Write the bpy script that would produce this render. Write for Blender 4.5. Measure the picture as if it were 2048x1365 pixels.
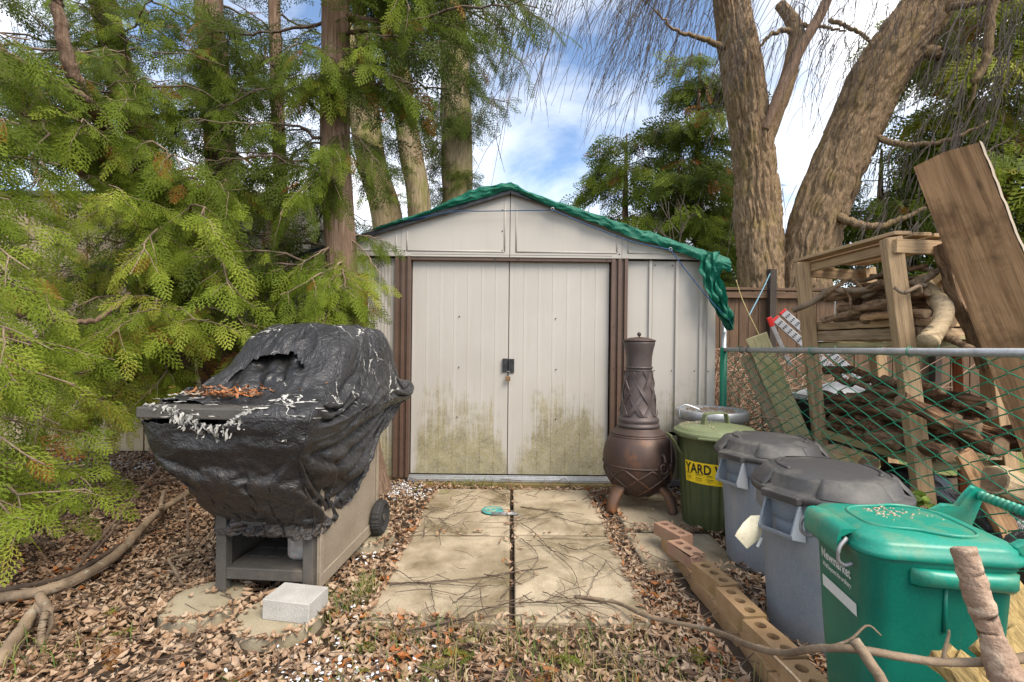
import bpy, bmesh, math, random, time
import numpy as np
from mathutils import Vector, Matrix, noise as mnoise
T0 = time.time()
random.seed(7); RNG = np.random.default_rng(7)
R = math.radians
for o in list(bpy.data.objects): bpy.data.objects.remove(o)
scene = bpy.context.scene
COL = scene.collection

# ------------------------------------------------------------------ camera
F = 930.0; CAMH = 1.25; CX = 1024.0; HY = 695.0; ROLL = R(0.65)
cam_d = bpy.data.cameras.new('camera'); cam = bpy.data.objects.new('camera', cam_d); COL.objects.link(cam)
cam_d.sensor_width = 36.0; cam_d.lens = F / 2048.0 * 36.0
cam_d.shift_y = (HY - 682.5) / 2048.0
cam_d.clip_start = 0.05; cam_d.clip_end = 2000.0
_c, _s = math.cos(ROLL), math.sin(ROLL)
cam.matrix_world = Matrix(((_c, -_s, 0, 0), (0, 0, -1, 0), (_s, _c, 0, CAMH), (0, 0, 0, 1)))
scene.camera = cam

# ------------------------------------------------------------------ sky, sun, exposure
SUN_AZ = R(140.0); SUN_EL = R(50.0)        # azimuth clockwise from +Y
world = bpy.data.worlds.new('World'); scene.world = world; world.use_nodes = True
nt = world.node_tree; nt.nodes.clear()
def wn(t): return nt.nodes.new(t)
sky = wn('ShaderNodeTexSky'); sky.sky_type = 'NISHITA'; sky.sun_disc = False
sky.sun_elevation = SUN_EL; sky.sun_rotation = SUN_AZ; sky.air_density = 1.0; sky.dust_density = 0.6; sky.ozone_density = 1.6
tc = wn('ShaderNodeTexCoord'); sx = wn('ShaderNodeSeparateXYZ'); nt.links.new(tc.outputs['Generated'], sx.inputs[0])
ad = wn('ShaderNodeMath'); ad.operation = 'ADD'; ad.inputs[1].default_value = 0.22; nt.links.new(sx.outputs['Z'], ad.inputs[0])
mxm = wn('ShaderNodeMath'); mxm.operation = 'MAXIMUM'; mxm.inputs[1].default_value = 0.05; nt.links.new(ad.outputs[0], mxm.inputs[0])
dx = wn('ShaderNodeMath'); dx.operation = 'DIVIDE'; nt.links.new(sx.outputs['X'], dx.inputs[0]); nt.links.new(mxm.outputs[0], dx.inputs[1])
dy = wn('ShaderNodeMath'); dy.operation = 'DIVIDE'; nt.links.new(sx.outputs['Y'], dy.inputs[0]); nt.links.new(mxm.outputs[0], dy.inputs[1])
cb = wn('ShaderNodeCombineXYZ'); nt.links.new(dx.outputs[0], cb.inputs[0]); nt.links.new(dy.outputs[0], cb.inputs[1])
cn = wn('ShaderNodeTexNoise'); cn.inputs['Scale'].default_value = 1.25; cn.inputs['Detail'].default_value = 9; cn.inputs['Roughness'].default_value = 0.56; cn.inputs['Distortion'].default_value = 0.35
mp = wn('ShaderNodeMapping'); mp.inputs['Location'].default_value = (-0.5, 0.6, 3.1); nt.links.new(cb.outputs[0], mp.inputs[0]); nt.links.new(mp.outputs[0], cn.inputs['Vector'])
cr_ = wn('ShaderNodeValToRGB'); cr_.color_ramp.elements[0].position = 0.36; cr_.color_ramp.elements[1].position = 0.70
nt.links.new(cn.outputs['Fac'], cr_.inputs[0])
mixc = wn('ShaderNodeMix'); mixc.data_type = 'RGBA'; mixc.inputs[7].default_value = (8.8, 8.6, 8.3, 1)
nt.links.new(cr_.outputs[0], mixc.inputs[0]); nt.links.new(sky.outputs[0], mixc.inputs[6])
bg = wn('ShaderNodeBackground'); bg.inputs['Strength'].default_value = 0.10; nt.links.new(mixc.outputs[2], bg.inputs['Color'])
wo = wn('ShaderNodeOutputWorld'); nt.links.new(bg.outputs[0], wo.inputs[0])
sun_d = bpy.data.lights.new('sun', 'SUN'); sun_d.energy = 2.1; sun_d.angle = R(34); sun_d.color = (1.0, 0.90, 0.76)
sun = bpy.data.objects.new('sun', sun_d); COL.objects.link(sun)
_sd = Vector((math.sin(SUN_AZ) * math.cos(SUN_EL), math.cos(SUN_AZ) * math.cos(SUN_EL), math.sin(SUN_EL)))
sun.rotation_euler = (-_sd).to_track_quat('-Z', 'Y').to_euler(); sun.location = (6, -6, 12)
scene.view_settings.view_transform = 'Standard'; scene.view_settings.look = 'None'
scene.view_settings.exposure = 1.36; scene.view_settings.gamma = 1.0
scene.view_settings.use_curve_mapping = False
scene.render.engine = 'CYCLES'; scene.cycles.max_bounces = 6; scene.cycles.diffuse_bounces = 3; scene.cycles.transmission_bounces = 4; scene.cycles.caustics_reflective = False; scene.cycles.caustics_refractive = False

# ------------------------------------------------------------------ pixel -> place helpers
def ray(px, py):
    u, v = px - CX, py - HY
    return (_c * u + _s * v) / F, -(-_s * u + _c * v) / F
def P(px, py, Y):
    a, b = ray(px, py); return Vector((a * Y, Y, CAMH + b * Y))
def G(px, py, z=0.0):
    a, b = ray(px, py); t = (z - CAMH) / b; return Vector((a * t, t, z))

# ------------------------------------------------------------------ mesh builder
def A(v): return np.asarray([tuple(p) for p in v], dtype=np.float64).reshape(-1, 3)
class MB:
    def __init__(s): s.v = []; s.f = []; s.t = []; s.n = 0
    def add(s, verts, faces, tone=0.5):
        verts = np.asarray(verts, dtype=np.float64).reshape(-1, 3)
        if isinstance(faces, np.ndarray): faces = [faces]
        for fa in faces:
            fa = np.asarray(fa, dtype=np.int64)
            if fa.size: s.f.append(fa + s.n)
        s.v.append(verts)
        s.t.append(np.full(len(verts), tone) if np.isscalar(tone) else np.asarray(tone, dtype=np.float64))
        s.n += len(verts); return s
    def box(s, c, size, rot=None, tone=0.5):
        h = np.array(size) / 2.0
        v = np.array([[x, y, z] for x in (-1, 1) for y in (-1, 1) for z in (-1, 1)]) * h
        if rot is not None: v = v @ np.array(rot.to_matrix() if hasattr(rot, 'to_matrix') else rot).T
        return s.add(v + np.array(tuple(c)), np.array([[0, 1, 3, 2], [4, 6, 7, 5], [0, 4, 5, 1], [2, 3, 7, 6], [0, 2, 6, 4], [1, 5, 7, 3]]), tone)
    def bx(s, x0, x1, y0, y1, z0, z1): return s.box(((x0 + x1) / 2, (y0 + y1) / 2, (z0 + z1) / 2), (x1 - x0, y1 - y0, z1 - z0))
    def beam(s, p0, p1, w, h, up=(0, 0, 1), tone=0.5):
        p0, p1 = Vector(p0), Vector(p1); a = (p1 - p0); L = a.length; a.normalize()
        u = Vector(up); w_ = u.cross(a)
        if w_.length < 1e-4: w_ = Vector((1, 0, 0)).cross(a)
        w_.normalize(); u = a.cross(w_)
        return s.box((p0 + p1) / 2, (L, w, h), np.array([[a.x, w_.x, u.x], [a.y, w_.y, u.y], [a.z, w_.z, u.z]]), tone)
    def tube(s, pts, rad, n=6, cap=True, tone=0.5, closed=False):
        p = A(pts); m = len(p); rad = np.broadcast_to(np.asarray(rad, dtype=float), (m,))
        if closed: t = np.roll(p, -1, 0) - np.roll(p, 1, 0)
        else: t = np.gradient(p, axis=0)
        t /= np.maximum(np.linalg.norm(t, axis=1, keepdims=True), 1e-9)
        ref = np.array([0, 0, 1.0]) if abs(t[:, 2]).mean() < 0.8 else np.array([1.0, 0.1, 0])
        a = np.cross(t, ref); a /= np.maximum(np.linalg.norm(a, axis=1, keepdims=True), 1e-9)
        b = np.cross(a, t)
        th = np.arange(n) * 2 * np.pi / n
        v = p[:, None] + rad[:, None, None] * (np.cos(th)[None, :, None] * a[:, None] + np.sin(th)[None, :, None] * b[:, None])
        k = m if closed else m - 1
        i = np.arange(k)[:, None]; j = np.arange(n)[None]; i2 = (i + 1) % m; j2 = (j + 1) % n
        q = np.stack([i * n + j, i2 * n + j, i2 * n + j2, i * n + j2], -1).reshape(-1, 4)
        fs = [q]
        if cap and not closed: fs += [np.arange(n)[None], (np.arange(n)[::-1] + (m - 1) * n)[None]]
        return s.add(v.reshape(-1, 3), fs, tone)
    def lathe(s, prof, n=48, c=(0, 0, 0), mod=None, caps=True):
        pr = np.asarray(prof, dtype=float); m = len(pr)
        th = np.arange(n) * 2 * np.pi / n
        r = np.repeat(pr[:, :1], n, 1); z = np.repeat(pr[:, 1:2], n, 1)
        if mod is not None: r = r + mod(th[None, :], z)
        v = np.stack([r * np.cos(th), r * np.sin(th), z], -1).reshape(-1, 3) + np.array(c)
        i = np.arange(m - 1)[:, None]; j = np.arange(n)[None]; j2 = (j + 1) % n
        q = np.stack([i * n + j, i * n + j2, (i + 1) * n + j2, (i + 1) * n + j], -1).reshape(-1, 4)
        fs = [q]
        if caps: fs += [np.arange(n)[::-1][None], (np.arange(n) + (m - 1) * n)[None]]
        return s.add(v, fs)
    def loft(s, rings, caps=True):
        m = len(rings); n = len(rings[0]); v = np.concatenate([np.asarray(r) for r in rings])
        i = np.arange(m - 1)[:, None]; j = np.arange(n)[None]; j2 = (j + 1) % n
        q = np.stack([i * n + j, i * n + j2, (i + 1) * n + j2, (i + 1) * n + j], -1).reshape(-1, 4)
        fs = [q]
        if caps: fs += [np.arange(n)[::-1][None], (np.arange(n) + (m - 1) * n)[None]]
        return s.add(v, fs)
    def grid(s, V, tone=0.5):
        V = np.asarray(V); a, b = V.shape[:2]
        i = np.arange(a - 1)[:, None]; j = np.arange(b - 1)[None]
        q = np.stack([i * b + j, (i + 1) * b + j, (i + 1) * b + j + 1, i * b + j + 1], -1).reshape(-1, 4)
        return s.add(V.reshape(-1, 3), q, tone)
    def mesh(s, name, smooth=False, tone=True):
        me = bpy.data.meshes.new(name)
        if not s.v: return me
        V = np.concatenate(s.v); me.vertices.add(len(V)); me.vertices.foreach_set('co', V.astype(np.float32).ravel())
        loops = np.concatenate([f.ravel() for f in s.f]); tot = np.concatenate([np.full(len(f), f.shape[1]) for f in s.f])
        st = np.concatenate([[0], np.cumsum(tot)[:-1]])
        me.loops.add(len(loops)); me.loops.foreach_set('vertex_index', loops.astype(np.int32))
        me.polygons.add(len(tot)); me.polygons.foreach_set('loop_start', st.astype(np.int32)); me.polygons.foreach_set('loop_total', tot.astype(np.int32))
        me.polygons.foreach_set('use_smooth', np.full(len(tot), bool(smooth)))
        if tone:
            at = me.attributes.new('tone', 'FLOAT', 'POINT'); at.data.foreach_set('value', np.concatenate(s.t).astype(np.float32))
        me.update(calc_edges=True); me.validate(); return me
    def build(s, name, mat, parent=None, smooth=False, world_coords=True, bevel=0, matrix=None):
        return link(name, s.mesh(name, smooth), mat, parent, world_coords, bevel, matrix)
WM = {}
def link(name, me, mat, parent=None, world_coords=True, bevel=0, matrix=None):
    o = bpy.data.objects.new(name, me); COL.objects.link(o)
    if mat is not None and not me.materials: me.materials.append(mat)
    m = matrix if matrix is not None else Matrix.Identity(4)
    o.matrix_basis = m
    if parent is not None:
        o.parent = parent
        if world_coords: o.matrix_parent_inverse = WM[parent.name].inverted()
        WM[o.name] = m if world_coords else WM[parent.name] @ m
    else: WM[o.name] = m
    if bevel:
        b = o.modifiers.new('bevel', 'BEVEL'); b.width = bevel; b.segments = 2; b.limit_method = 'ANGLE'; b.angle_limit = R(40)
    return o
def tag(o, label, cat=None, group=None, kind=None):
    if label: o['label'] = label
    if cat: o['category'] = cat
    if group: o['group'] = group
    if kind: o['kind'] = kind
    return o
def thing(name, label, cat, loc=(0, 0, 0), rotz=0.0, group=None, rot=None):
    o = bpy.data.objects.new(name, None); COL.objects.link(o); o.empty_display_size = 0.1
    m = Matrix.Translation(Vector(loc)) @ (rot.to_4x4() if rot is not None else Matrix.Rotation(rotz, 4, 'Z'))
    o.matrix_basis = m; WM[o.name] = m
    return tag(o, label, cat, group)
def cr(pts, n):                       # Catmull-Rom resample
    p = A(pts); m = len(p)
    pp = np.vstack([2 * p[0] - p[1], p, 2 * p[-1] - p[-2]])
    u = np.linspace(0, m - 1, n); i = np.minimum(u.astype(int), m - 2); t = (u - i)[:, None]
    a, b, c, d = pp[i], pp[i + 1], pp[i + 2], pp[i + 3]
    return 0.5 * (2 * b + (c - a) * t + (2 * a - 5 * b + 4 * c - d) * t ** 2 + (3 * b - a - 3 * c + d) * t ** 3)
def rr(hx, hy, r, n=8, z=0.0, cx=0.0, cy=0.0):      # rounded-rectangle ring, counter-clockwise
    out = []
    for k, (sx_, sy_) in enumerate(((1, -1), (1, 1), (-1, 1), (-1, -1))):
        a0 = -np.pi / 2 + k * np.pi / 2
        for t in np.linspace(0, np.pi / 2, n):
            out.append((cx + sx_ * (hx - r) + r * math.cos(a0 + t), cy + sy_ * (hy - r) + r * math.sin(a0 + t), z))
    return np.array(out)
def vnoise(x, y, px=None, seed=0):    # vectorised value noise, x periodic with integer px
    r = np.random.default_rng(seed).random((257, 257))
    xi = np.floor(x).astype(int); yi = np.floor(y).astype(int); fx = x - xi; fy = y - yi
    fx = fx * fx * (3 - 2 * fx); fy = fy * fy * (3 - 2 * fy)
    if px: x0, x1 = xi % px, (xi + 1) % px
    else: x0, x1 = xi % 256, (xi + 1) % 256
    y0, y1 = yi % 256, (yi + 1) % 256
    return (r[x0, y0] * (1 - fx) + r[x1, y0] * fx) * (1 - fy) + (r[x0, y1] * (1 - fx) + r[x1, y1] * fx) * fy
def fbm(x, y, o=4, seed=0):
    s = 0; a = 0.5
    for k in range(o): s = s + a * vnoise(x * 2 ** k + 17 * k, y * 2 ** k + 31 * k, seed=seed + k); a *= 0.5
    return s / (1 - 0.5 ** o)

# ------------------------------------------------------------------ materials
def NM(name):
    m = bpy.data.materials.new(name); m.use_nodes = True; t = m.node_tree; t.nodes.clear()
    out = t.nodes.new('ShaderNodeOutputMaterial'); return m, t, out
def nd(t, typ, **kw):
    n = t.nodes.new(typ)
    for k, v in kw.items():
        if k in n.inputs: n.inputs[k].default_value = v
        else: setattr(n, k, v)
    return n
def c4(c): return (c[0], c[1], c[2], 1.0)
def noise_(t, vec, scale, detail=5, rough=0.55, dist=0.0):
    n = nd(t, 'ShaderNodeTexNoise', Scale=scale, Detail=detail, Roughness=rough, Distortion=dist); t.links.new(vec, n.inputs['Vector']); return n
def ramp(t, fac, stops, interp='LINEAR'):
    n = t.nodes.new('ShaderNodeValToRGB'); e = n.color_ramp; e.interpolation = interp
    while len(e.elements) < len(stops): e.elements.new(0.5)
    for el, (p, c) in zip(e.elements, stops): el.position = p; el.color = c4(c) if not np.isscalar(c) else (c, c, c, 1)
    t.links.new(fac, n.inputs[0]); return n
def mixrgb(t, fac, a, b, mode='MIX'):
    n = t.nodes.new('ShaderNodeMix'); n.data_type = 'RGBA'; n.blend_type = mode
    for sock, v in ((n.inputs[0], fac), (n.inputs[6], a), (n.inputs[7], b)):
        if hasattr(v, 'is_linked') or hasattr(v, 'node'): t.links.new(v, sock)
        elif np.isscalar(v): sock.default_value = v
        else: sock.default_value = c4(v)
    return n.outputs[2]
def coords(t, stretch=(1, 1, 1), kind='Object', rnd=True):
    tc = t.nodes.new('ShaderNodeTexCoord'); mp = t.nodes.new('ShaderNodeMapping'); mp.inputs['Scale'].default_value = stretch
    t.links.new(tc.outputs[kind], mp.inputs[0])
    if rnd:
        oi = t.nodes.new('ShaderNodeObjectInfo'); ml = nd(t, 'ShaderNodeMath', operation='MULTIPLY'); ml.inputs[1].default_value = 40.0
        t.links.new(oi.outputs['Random'], ml.inputs[0]); t.links.new(ml.outputs[0], mp.inputs['Location'])
    return mp.outputs[0]
def surf(t, out, color, rough=0.6, metal=0.0, bump=None, bstr=0.3, bdist=0.01, spec=0.5, coat=0.0):
    b = t.nodes.new('ShaderNodeBsdfPrincipled')
    for sock, v in ((b.inputs['Base Color'], color), (b.inputs['Roughness'], rough), (b.inputs['Metallic'], metal)):
        if hasattr(v, 'node'): t.links.new(v, sock)
        elif np.isscalar(v): sock.default_value = v
        else: sock.default_value = c4(v)
    b.inputs['Specular IOR Level'].default_value = spec; b.inputs['Coat Weight'].default_value = coat
    if bump is not None:
        bn = nd(t, 'ShaderNodeBump', Strength=bstr, Distance=bdist); t.links.new(bump, bn.inputs['Height']); t.links.new(bn.outputs[0], b.inputs['Normal'])
    t.links.new(b.outputs[0], out.inputs[0]); return b
def mat(name, c1, c2=None, scale=6, rough=0.6, rough2=None, metal=0.0, bump=0.2, bscale=60, stretch=(1, 1, 1), c3=None, c3w=(0.6, 0.75), c3scale=3, spec=0.4, bdist=0.004, coat=0.0, lo=0.35, hi=0.65, fine=0.16, streak=None, sw=(0.52, 0.8)):
    m, t, out = NM(name); v = coords(t, stretch)
    n1 = noise_(t, v, scale); c2 = c2 or tuple(x * 0.75 for x in c1)
    col = ramp(t, n1.outputs['Fac'], [(lo, c1), (hi, c2)]).outputs[0]
    n2 = noise_(t, v, bscale, 4, 0.6)
    fr = ramp(t, n2.outputs['Fac'], [(0.25, 1 - fine), (0.75, 1 + fine)]).outputs[0]
    col = mixrgb(t, 1.0, col, fr, 'MULTIPLY')
    if c3:
        n3 = noise_(t, v, c3scale, 8, 0.65); col = mixrgb(t, ramp(t, n3.outputs['Fac'], [(c3w[0], 0.0), (c3w[1], 1.0)]).outputs[0], col, c3)
    if streak:
        vs = coords(t, (16, 16, 1.1)); n5 = noise_(t, vs, 2.0, 7, 0.7); n6 = noise_(t, v, 2.6, 4); k5 = nd(t, 'ShaderNodeMath', operation='MULTIPLY'); t.links.new(ramp(t, n5.outputs['Fac'], [(sw[0], 0.0), (sw[1], 1.0)]).outputs[0], k5.inputs[0]); t.links.new(ramp(t, n6.outputs['Fac'], [(0.4, 0.15), (0.65, 1.0)]).outputs[0], k5.inputs[1]); col = mixrgb(t, k5.outputs[0], col, streak)
    rg = rough
    if rough2 is not None: rg = ramp(t, n1.outputs['Fac'], [(lo, rough), (hi, rough2)]).outputs[0]
    surf(t, out, col, rg, metal, n2.outputs['Fac'] if bump else None, bump, bdist, spec, coat); return m
def wood(name, c1, c2, rough=0.75, grain=1.0, bump=0.5, green=None, knots=True, gw=(0.52, 0.72)):
    m, t, out = NM(name); v = coords(t, (0.9, 14, 14))
    n1 = noise_(t, v, 3.0 * grain, 6, 0.6, 0.6); v2 = coords(t, (1.5, 60, 60)); n2 = noise_(t, v2, 3.0 * grain, 4, 0.6)
    col = ramp(t, n1.outputs['Fac'], [(0.28, c2), (0.5, c1), (0.72, tuple(x * 1.12 for x in c1))]).outputs[0]
    col = mixrgb(t, 1.0, col, ramp(t, n2.outputs['Fac'], [(0.3, 0.72), (0.65, 1.1)]).outputs[0], 'MULTIPLY')
    v3 = coords(t, (1, 1, 1))
    n3 = noise_(t, v3, 2.5, 4, 0.6)
    col = mixrgb(t, 1.0, col, ramp(t, n3.outputs['Fac'], [(0.3, 0.78), (0.7, 1.15)]).outputs[0], 'MULTIPLY')
    if green: n4 = noise_(t, v3, 3.3, 6, 0.7); col = mixrgb(t, ramp(t, n4.outputs['Fac'], [(gw[0], 0.0), (gw[1], 0.8)]).outputs[0], col, green)
    if knots:
        vo = nd(t, 'ShaderNodeTexVoronoi', Scale=1.0); v4 = coords(t, (3.2, 9, 9)); t.links.new(v4, vo.inputs['Vector'])
        col = mixrgb(t, ramp(t, vo.outputs['Distance'], [(0.05, 0.85), (0.16, 0.0)]).outputs[0], col, tuple(x * 0.35 for x in c2))
    mx = nd(t, 'ShaderNodeMath', operation='ADD'); t.links.new(n1.outputs['Fac'], mx.inputs[0]); t.links.new(n2.outputs['Fac'], mx.inputs[1])
    surf(t, out, col, rough, 0, mx.outputs[0], bump, 0.004, 0.25); return m
def tonemat(name, stops, rough=0.6, trans=0.0, jitter=0.25, spec=0.3, scale=30):
    """colour from each piece's own 'tone' (leaf colour; in the cedars also painted light and shade), with leaf translucency"""
    m, t, out = NM(name); at = nd(t, 'ShaderNodeAttribute', attribute_name='tone')
    v = coords(t, (1, 1, 1), rnd=False); n = noise_(t, v, scale, 2)
    ma = nd(t, 'ShaderNodeMath', operation='MULTIPLY_ADD'); ma.inputs[1].default_value = jitter; t.links.new(n.outputs['Fac'], ma.inputs[0])
    sb = nd(t, 'ShaderNodeMath', operation='SUBTRACT'); sb.inputs[1].default_value = jitter / 2; t.links.new(at.outputs['Fac'], sb.inputs[0]); t.links.new(sb.outputs[0], ma.inputs[2])
    col = ramp(t, ma.outputs[0], stops).outputs[0]
    b = surf(t, out, col, rough, 0, None, spec=spec)
    if trans:
        tr = t.nodes.new('ShaderNodeBsdfTranslucent'); t.links.new(col, tr.inputs[0]); ms = nd(t, 'ShaderNodeMixShader'); ms.inputs[0].default_value = trans
        t.links.new(b.outputs[0], ms.inputs[1]); t.links.new(tr.outputs[0], ms.inputs[2]); t.links.new(ms.outputs[0], out.inputs[0])
    return m
M = {}
M['soil'] = mat('soil', (0.10, 0.072, 0.05), (0.055, 0.04, 0.03), 3, 0.95, bump=0.8, bscale=45, bdist=0.02, spec=0.1)
M['lawn_soil'] = M['soil']
M['leaf'] = tonemat('dry_leaf', [(0.0, (0.055, 0.032, 0.02)), (0.2, (0.15, 0.088, 0.055)), (0.42, (0.28, 0.172, 0.10)), (0.62, (0.38, 0.258, 0.165)), (0.8, (0.46, 0.355, 0.255)), (0.9, (0.33, 0.12, 0.04)), (1.0, (0.38, 0.14, 0.035))], 0.6, 0.12, 0.12, 0.35, 60)
M['cedar'] = tonemat('cedar_foliage', [(0.0, (0.034, 0.052, 0.008)), (0.35, (0.075, 0.105, 0.012)), (0.6, (0.135, 0.19, 0.018)), (0.82, (0.235, 0.295, 0.032)), (0.94, (0.33, 0.375, 0.055)), (1.0, (0.30, 0.12, 0.03))], 0.6, 0.42, 0.12, 0.15, 20)
M['green'] = tonemat('weed', [(0.0, (0.06, 0.10, 0.015)), (1.0, (0.20, 0.28, 0.04))], 0.5, 0.3)
M['twig'] = mat('twig_bark', (0.17, 0.12, 0.085), (0.08, 0.055, 0.04), 14, 0.8, bump=0.5, bscale=120)
M['twig_grey'] = mat('grey_twig', (0.13, 0.105, 0.085), (0.07, 0.055, 0.045), 14, 0.85, bump=0.4, bscale=120)
M['twig_dark'] = mat('dark_twig', (0.095, 0.065, 0.045), (0.045, 0.03, 0.022), 14, 0.85, bump=0.4, bscale=120)
M['branch'] = mat('branch_bark', (0.26, 0.19, 0.125), (0.12, 0.085, 0.055), 9, 0.8, bump=0.7, bscale=70, c3=(0.30, 0.28, 0.22), c3w=(0.58, 0.7), c3scale=22)
def barkmat(name, c1, c2, c3, moss=None, st=(9, 9, 1.2), mw=(0.5, 0.68)):
    m, t, out = NM(name); v = coords(t, st); n1 = noise_(t, v, 3, 8, 0.65, 0.4); v2 = coords(t, (1, 1, 0.7)); n2 = noise_(t, v2, 3, 5)
    col = ramp(t, n1.outputs['Fac'], [(0.3, c2), (0.5, c1), (0.72, c3)]).outputs[0]
    if moss: col = mixrgb(t, ramp(t, n2.outputs['Fac'], [(mw[0], 0.0), (mw[1], 0.8)]).outputs[0], col, moss)
    surf(t, out, col, 0.9, 0, n1.outputs['Fac'], 0.95, 0.02, 0.15); return m
M['bark_cedar'] = barkmat('cedar_bark', (0.22, 0.145, 0.10), (0.10, 0.062, 0.042), (0.34, 0.25, 0.19), st=(22, 22, 1.1))
M['bark_willow'] = barkmat('willow_bark', (0.245, 0.168, 0.10), (0.075, 0.05, 0.032), (0.42, 0.305, 0.195), (0.22, 0.17, 0.055), st=(20, 20, 4), mw=(0.52, 0.75))
M['bark_poplar'] = barkmat('mossy_bark', (0.28, 0.215, 0.13), (0.13, 0.10, 0.06), (0.40, 0.33, 0.21), (0.18, 0.18, 0.05), st=(12, 12, 1.4), mw=(0.45, 0.65))
M['bark_log'] = barkmat('log_bark', (0.235, 0.152, 0.092), (0.06, 0.038, 0.024), (0.38, 0.27, 0.17), st=(3, 14, 14))
M['bark_rot'] = barkmat('rotten_wood', (0.125, 0.07, 0.042), (0.03, 0.02, 0.013), (0.34, 0.20, 0.105), st=(3, 10, 10))
M['snow'] = mat('old_snow', (0.82, 0.84, 0.88), (0.7, 0.72, 0.76), 20, 0.6, bump=0.4, bscale=120, spec=0.3)
M['slab'] = mat('paving_concrete', (0.44, 0.37, 0.265), (0.32, 0.265, 0.185), 3.2, 0.9, bump=0.6, bscale=110, c3=(0.16, 0.125, 0.07), c3w=(0.43, 0.68), c3scale=3.0, bdist=0.003, fine=0.22, spec=0.2)
M['stone_round'] = mat('stepping_concrete', (0.36, 0.31, 0.22), (0.27, 0.23, 0.155), 5, 0.9, bump=0.45, bscale=140, c3=(0.20, 0.18, 0.11), c3w=(0.52, 0.72), c3scale=5, spec=0.2)
M['block'] = mat('grey_concrete', (0.46, 0.445, 0.415), (0.37, 0.355, 0.33), 8, 0.95, bump=0.7, bscale=170, bdist=0.004, spec=0.2, fine=0.25)
M['brown_metal'] = mat('brown_painted_metal', (0.115, 0.072, 0.052), (0.095, 0.058, 0.042), 5, 0.45, bump=0.05)
M['galv'] = mat('galvanised_steel', (0.52, 0.53, 0.54), (0.40, 0.41, 0.42), 9, 0.38, 0.55, metal=0.75, bump=0.08, bscale=50, c3=(0.34, 0.31, 0.26), c3w=(0.6, 0.8))
M['alu'] = mat('aluminium', (0.34, 0.34, 0.35), (0.26, 0.26, 0.27), 12, 0.45, metal=0.5, bump=0.05)
M['steel_dark'] = mat('dark_steel', (0.05, 0.052, 0.055), (0.03, 0.03, 0.03), 20, 0.4, metal=0.4)
M['brass'] = mat('old_brass', (0.30, 0.19, 0.09), (0.18, 0.11, 0.06), 30, 0.5, metal=0.5)
M['hole'] = mat('slot_shade_black', (0.012, 0.011, 0.01), bump=0, rough=0.95)  # flat black for the shade inside the ladder's punched openings
M['rope'] = mat('blue_rope', (0.012, 0.07, 0.19), (0.008, 0.04, 0.12), 30, 0.6, bump=0.5, bscale=300)
M['iron'] = mat('cast_iron_brown', (0.080, 0.049, 0.038), (0.052, 0.034, 0.03), 5, 0.52, 0.62, metal=0.25, bump=0.32, bscale=170, c3=(0.20, 0.082, 0.035), c3w=(0.56, 0.78), c3scale=6, spec=0.5, bdist=0.003)
M['iron_grey'] = mat('cast_iron_grey', (0.105, 0.082, 0.078), (0.072, 0.056, 0.054), 6, 0.5, metal=0.25, bump=0.32, bscale=170, c3=(0.16, 0.075, 0.04), c3w=(0.62, 0.82), c3scale=6, bdist=0.003)
M['iron_rust'] = mat('rusted_iron', (0.17, 0.10, 0.065), (0.11, 0.07, 0.055), 7, 0.75, metal=0.1, bump=0.5, bscale=120, c3=(0.26, 0.10, 0.03), c3w=(0.5, 0.7), c3scale=8)
M['plastic_olive'] = mat('olive_plastic', (0.058, 0.076, 0.028), (0.048, 0.064, 0.024), 5, 0.48, bump=0.06, bscale=90, c3=(0.10, 0.12, 0.05), c3w=(0.52, 0.8), spec=0.45, streak=(0.13, 0.14, 0.075))
M['plastic_olive_lid'] = mat('faded_olive_plastic', (0.17, 0.195, 0.10), (0.135, 0.16, 0.08), 5, 0.5, bump=0.06, bscale=90, c3=(0.24, 0.26, 0.15), c3w=(0.58, 0.8), spec=0.4)
M['plastic_grey'] = mat('blue_grey_plastic', (0.235, 0.27, 0.315), (0.195, 0.225, 0.265), 4, 0.5, bump=0.06, bscale=110, c3=(0.29, 0.30, 0.30), c3w=(0.5, 0.75), spec=0.4, streak=(0.33, 0.32, 0.29))
M['plastic_black'] = mat('black_plastic_lid', (0.052, 0.05, 0.05), (0.038, 0.037, 0.037), 6, 0.46, 0.6, bump=0.12, bscale=150, c3=(0.13, 0.12, 0.105), c3w=(0.5, 0.74), c3scale=6, spec=0.5)
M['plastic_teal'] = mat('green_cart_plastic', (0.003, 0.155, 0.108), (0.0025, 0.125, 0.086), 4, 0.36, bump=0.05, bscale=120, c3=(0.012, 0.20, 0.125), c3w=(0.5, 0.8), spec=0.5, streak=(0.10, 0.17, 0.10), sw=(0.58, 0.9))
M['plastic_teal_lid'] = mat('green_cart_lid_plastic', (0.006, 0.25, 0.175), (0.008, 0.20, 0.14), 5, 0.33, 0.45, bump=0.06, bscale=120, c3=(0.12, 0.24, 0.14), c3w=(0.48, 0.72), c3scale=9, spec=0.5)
M['white_print'] = mat('white_print', (0.75, 0.76, 0.75), (0.55, 0.6, 0.58), 60, 0.6, bump=0)
M['yellow'] = mat('yellow_sticker', (0.85, 0.62, 0.015), (0.78, 0.55, 0.012), 7, 0.4, bump=0.02)
M['ink'] = mat('black_ink', (0.015, 0.014, 0.012), bump=0, rough=0.6)
M['paper'] = mat('cream_paper', (0.74, 0.70, 0.54), (0.68, 0.63, 0.47), 8, 0.7, bump=0.08, bscale=60)
M['debris'] = mat('pale_debris', (0.55, 0.47, 0.36), (0.38, 0.28, 0.18), 60, 0.9, bump=0.3)
M['brick_pink'] = mat('pink_brick', (0.40, 0.245, 0.17), (0.34, 0.20, 0.135), 9, 0.92, bump=0.6, bscale=150, c3=(0.34, 0.26, 0.16), c3w=(0.5, 0.75), c3scale=7, bdist=0.003, spec=0.15)
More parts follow.
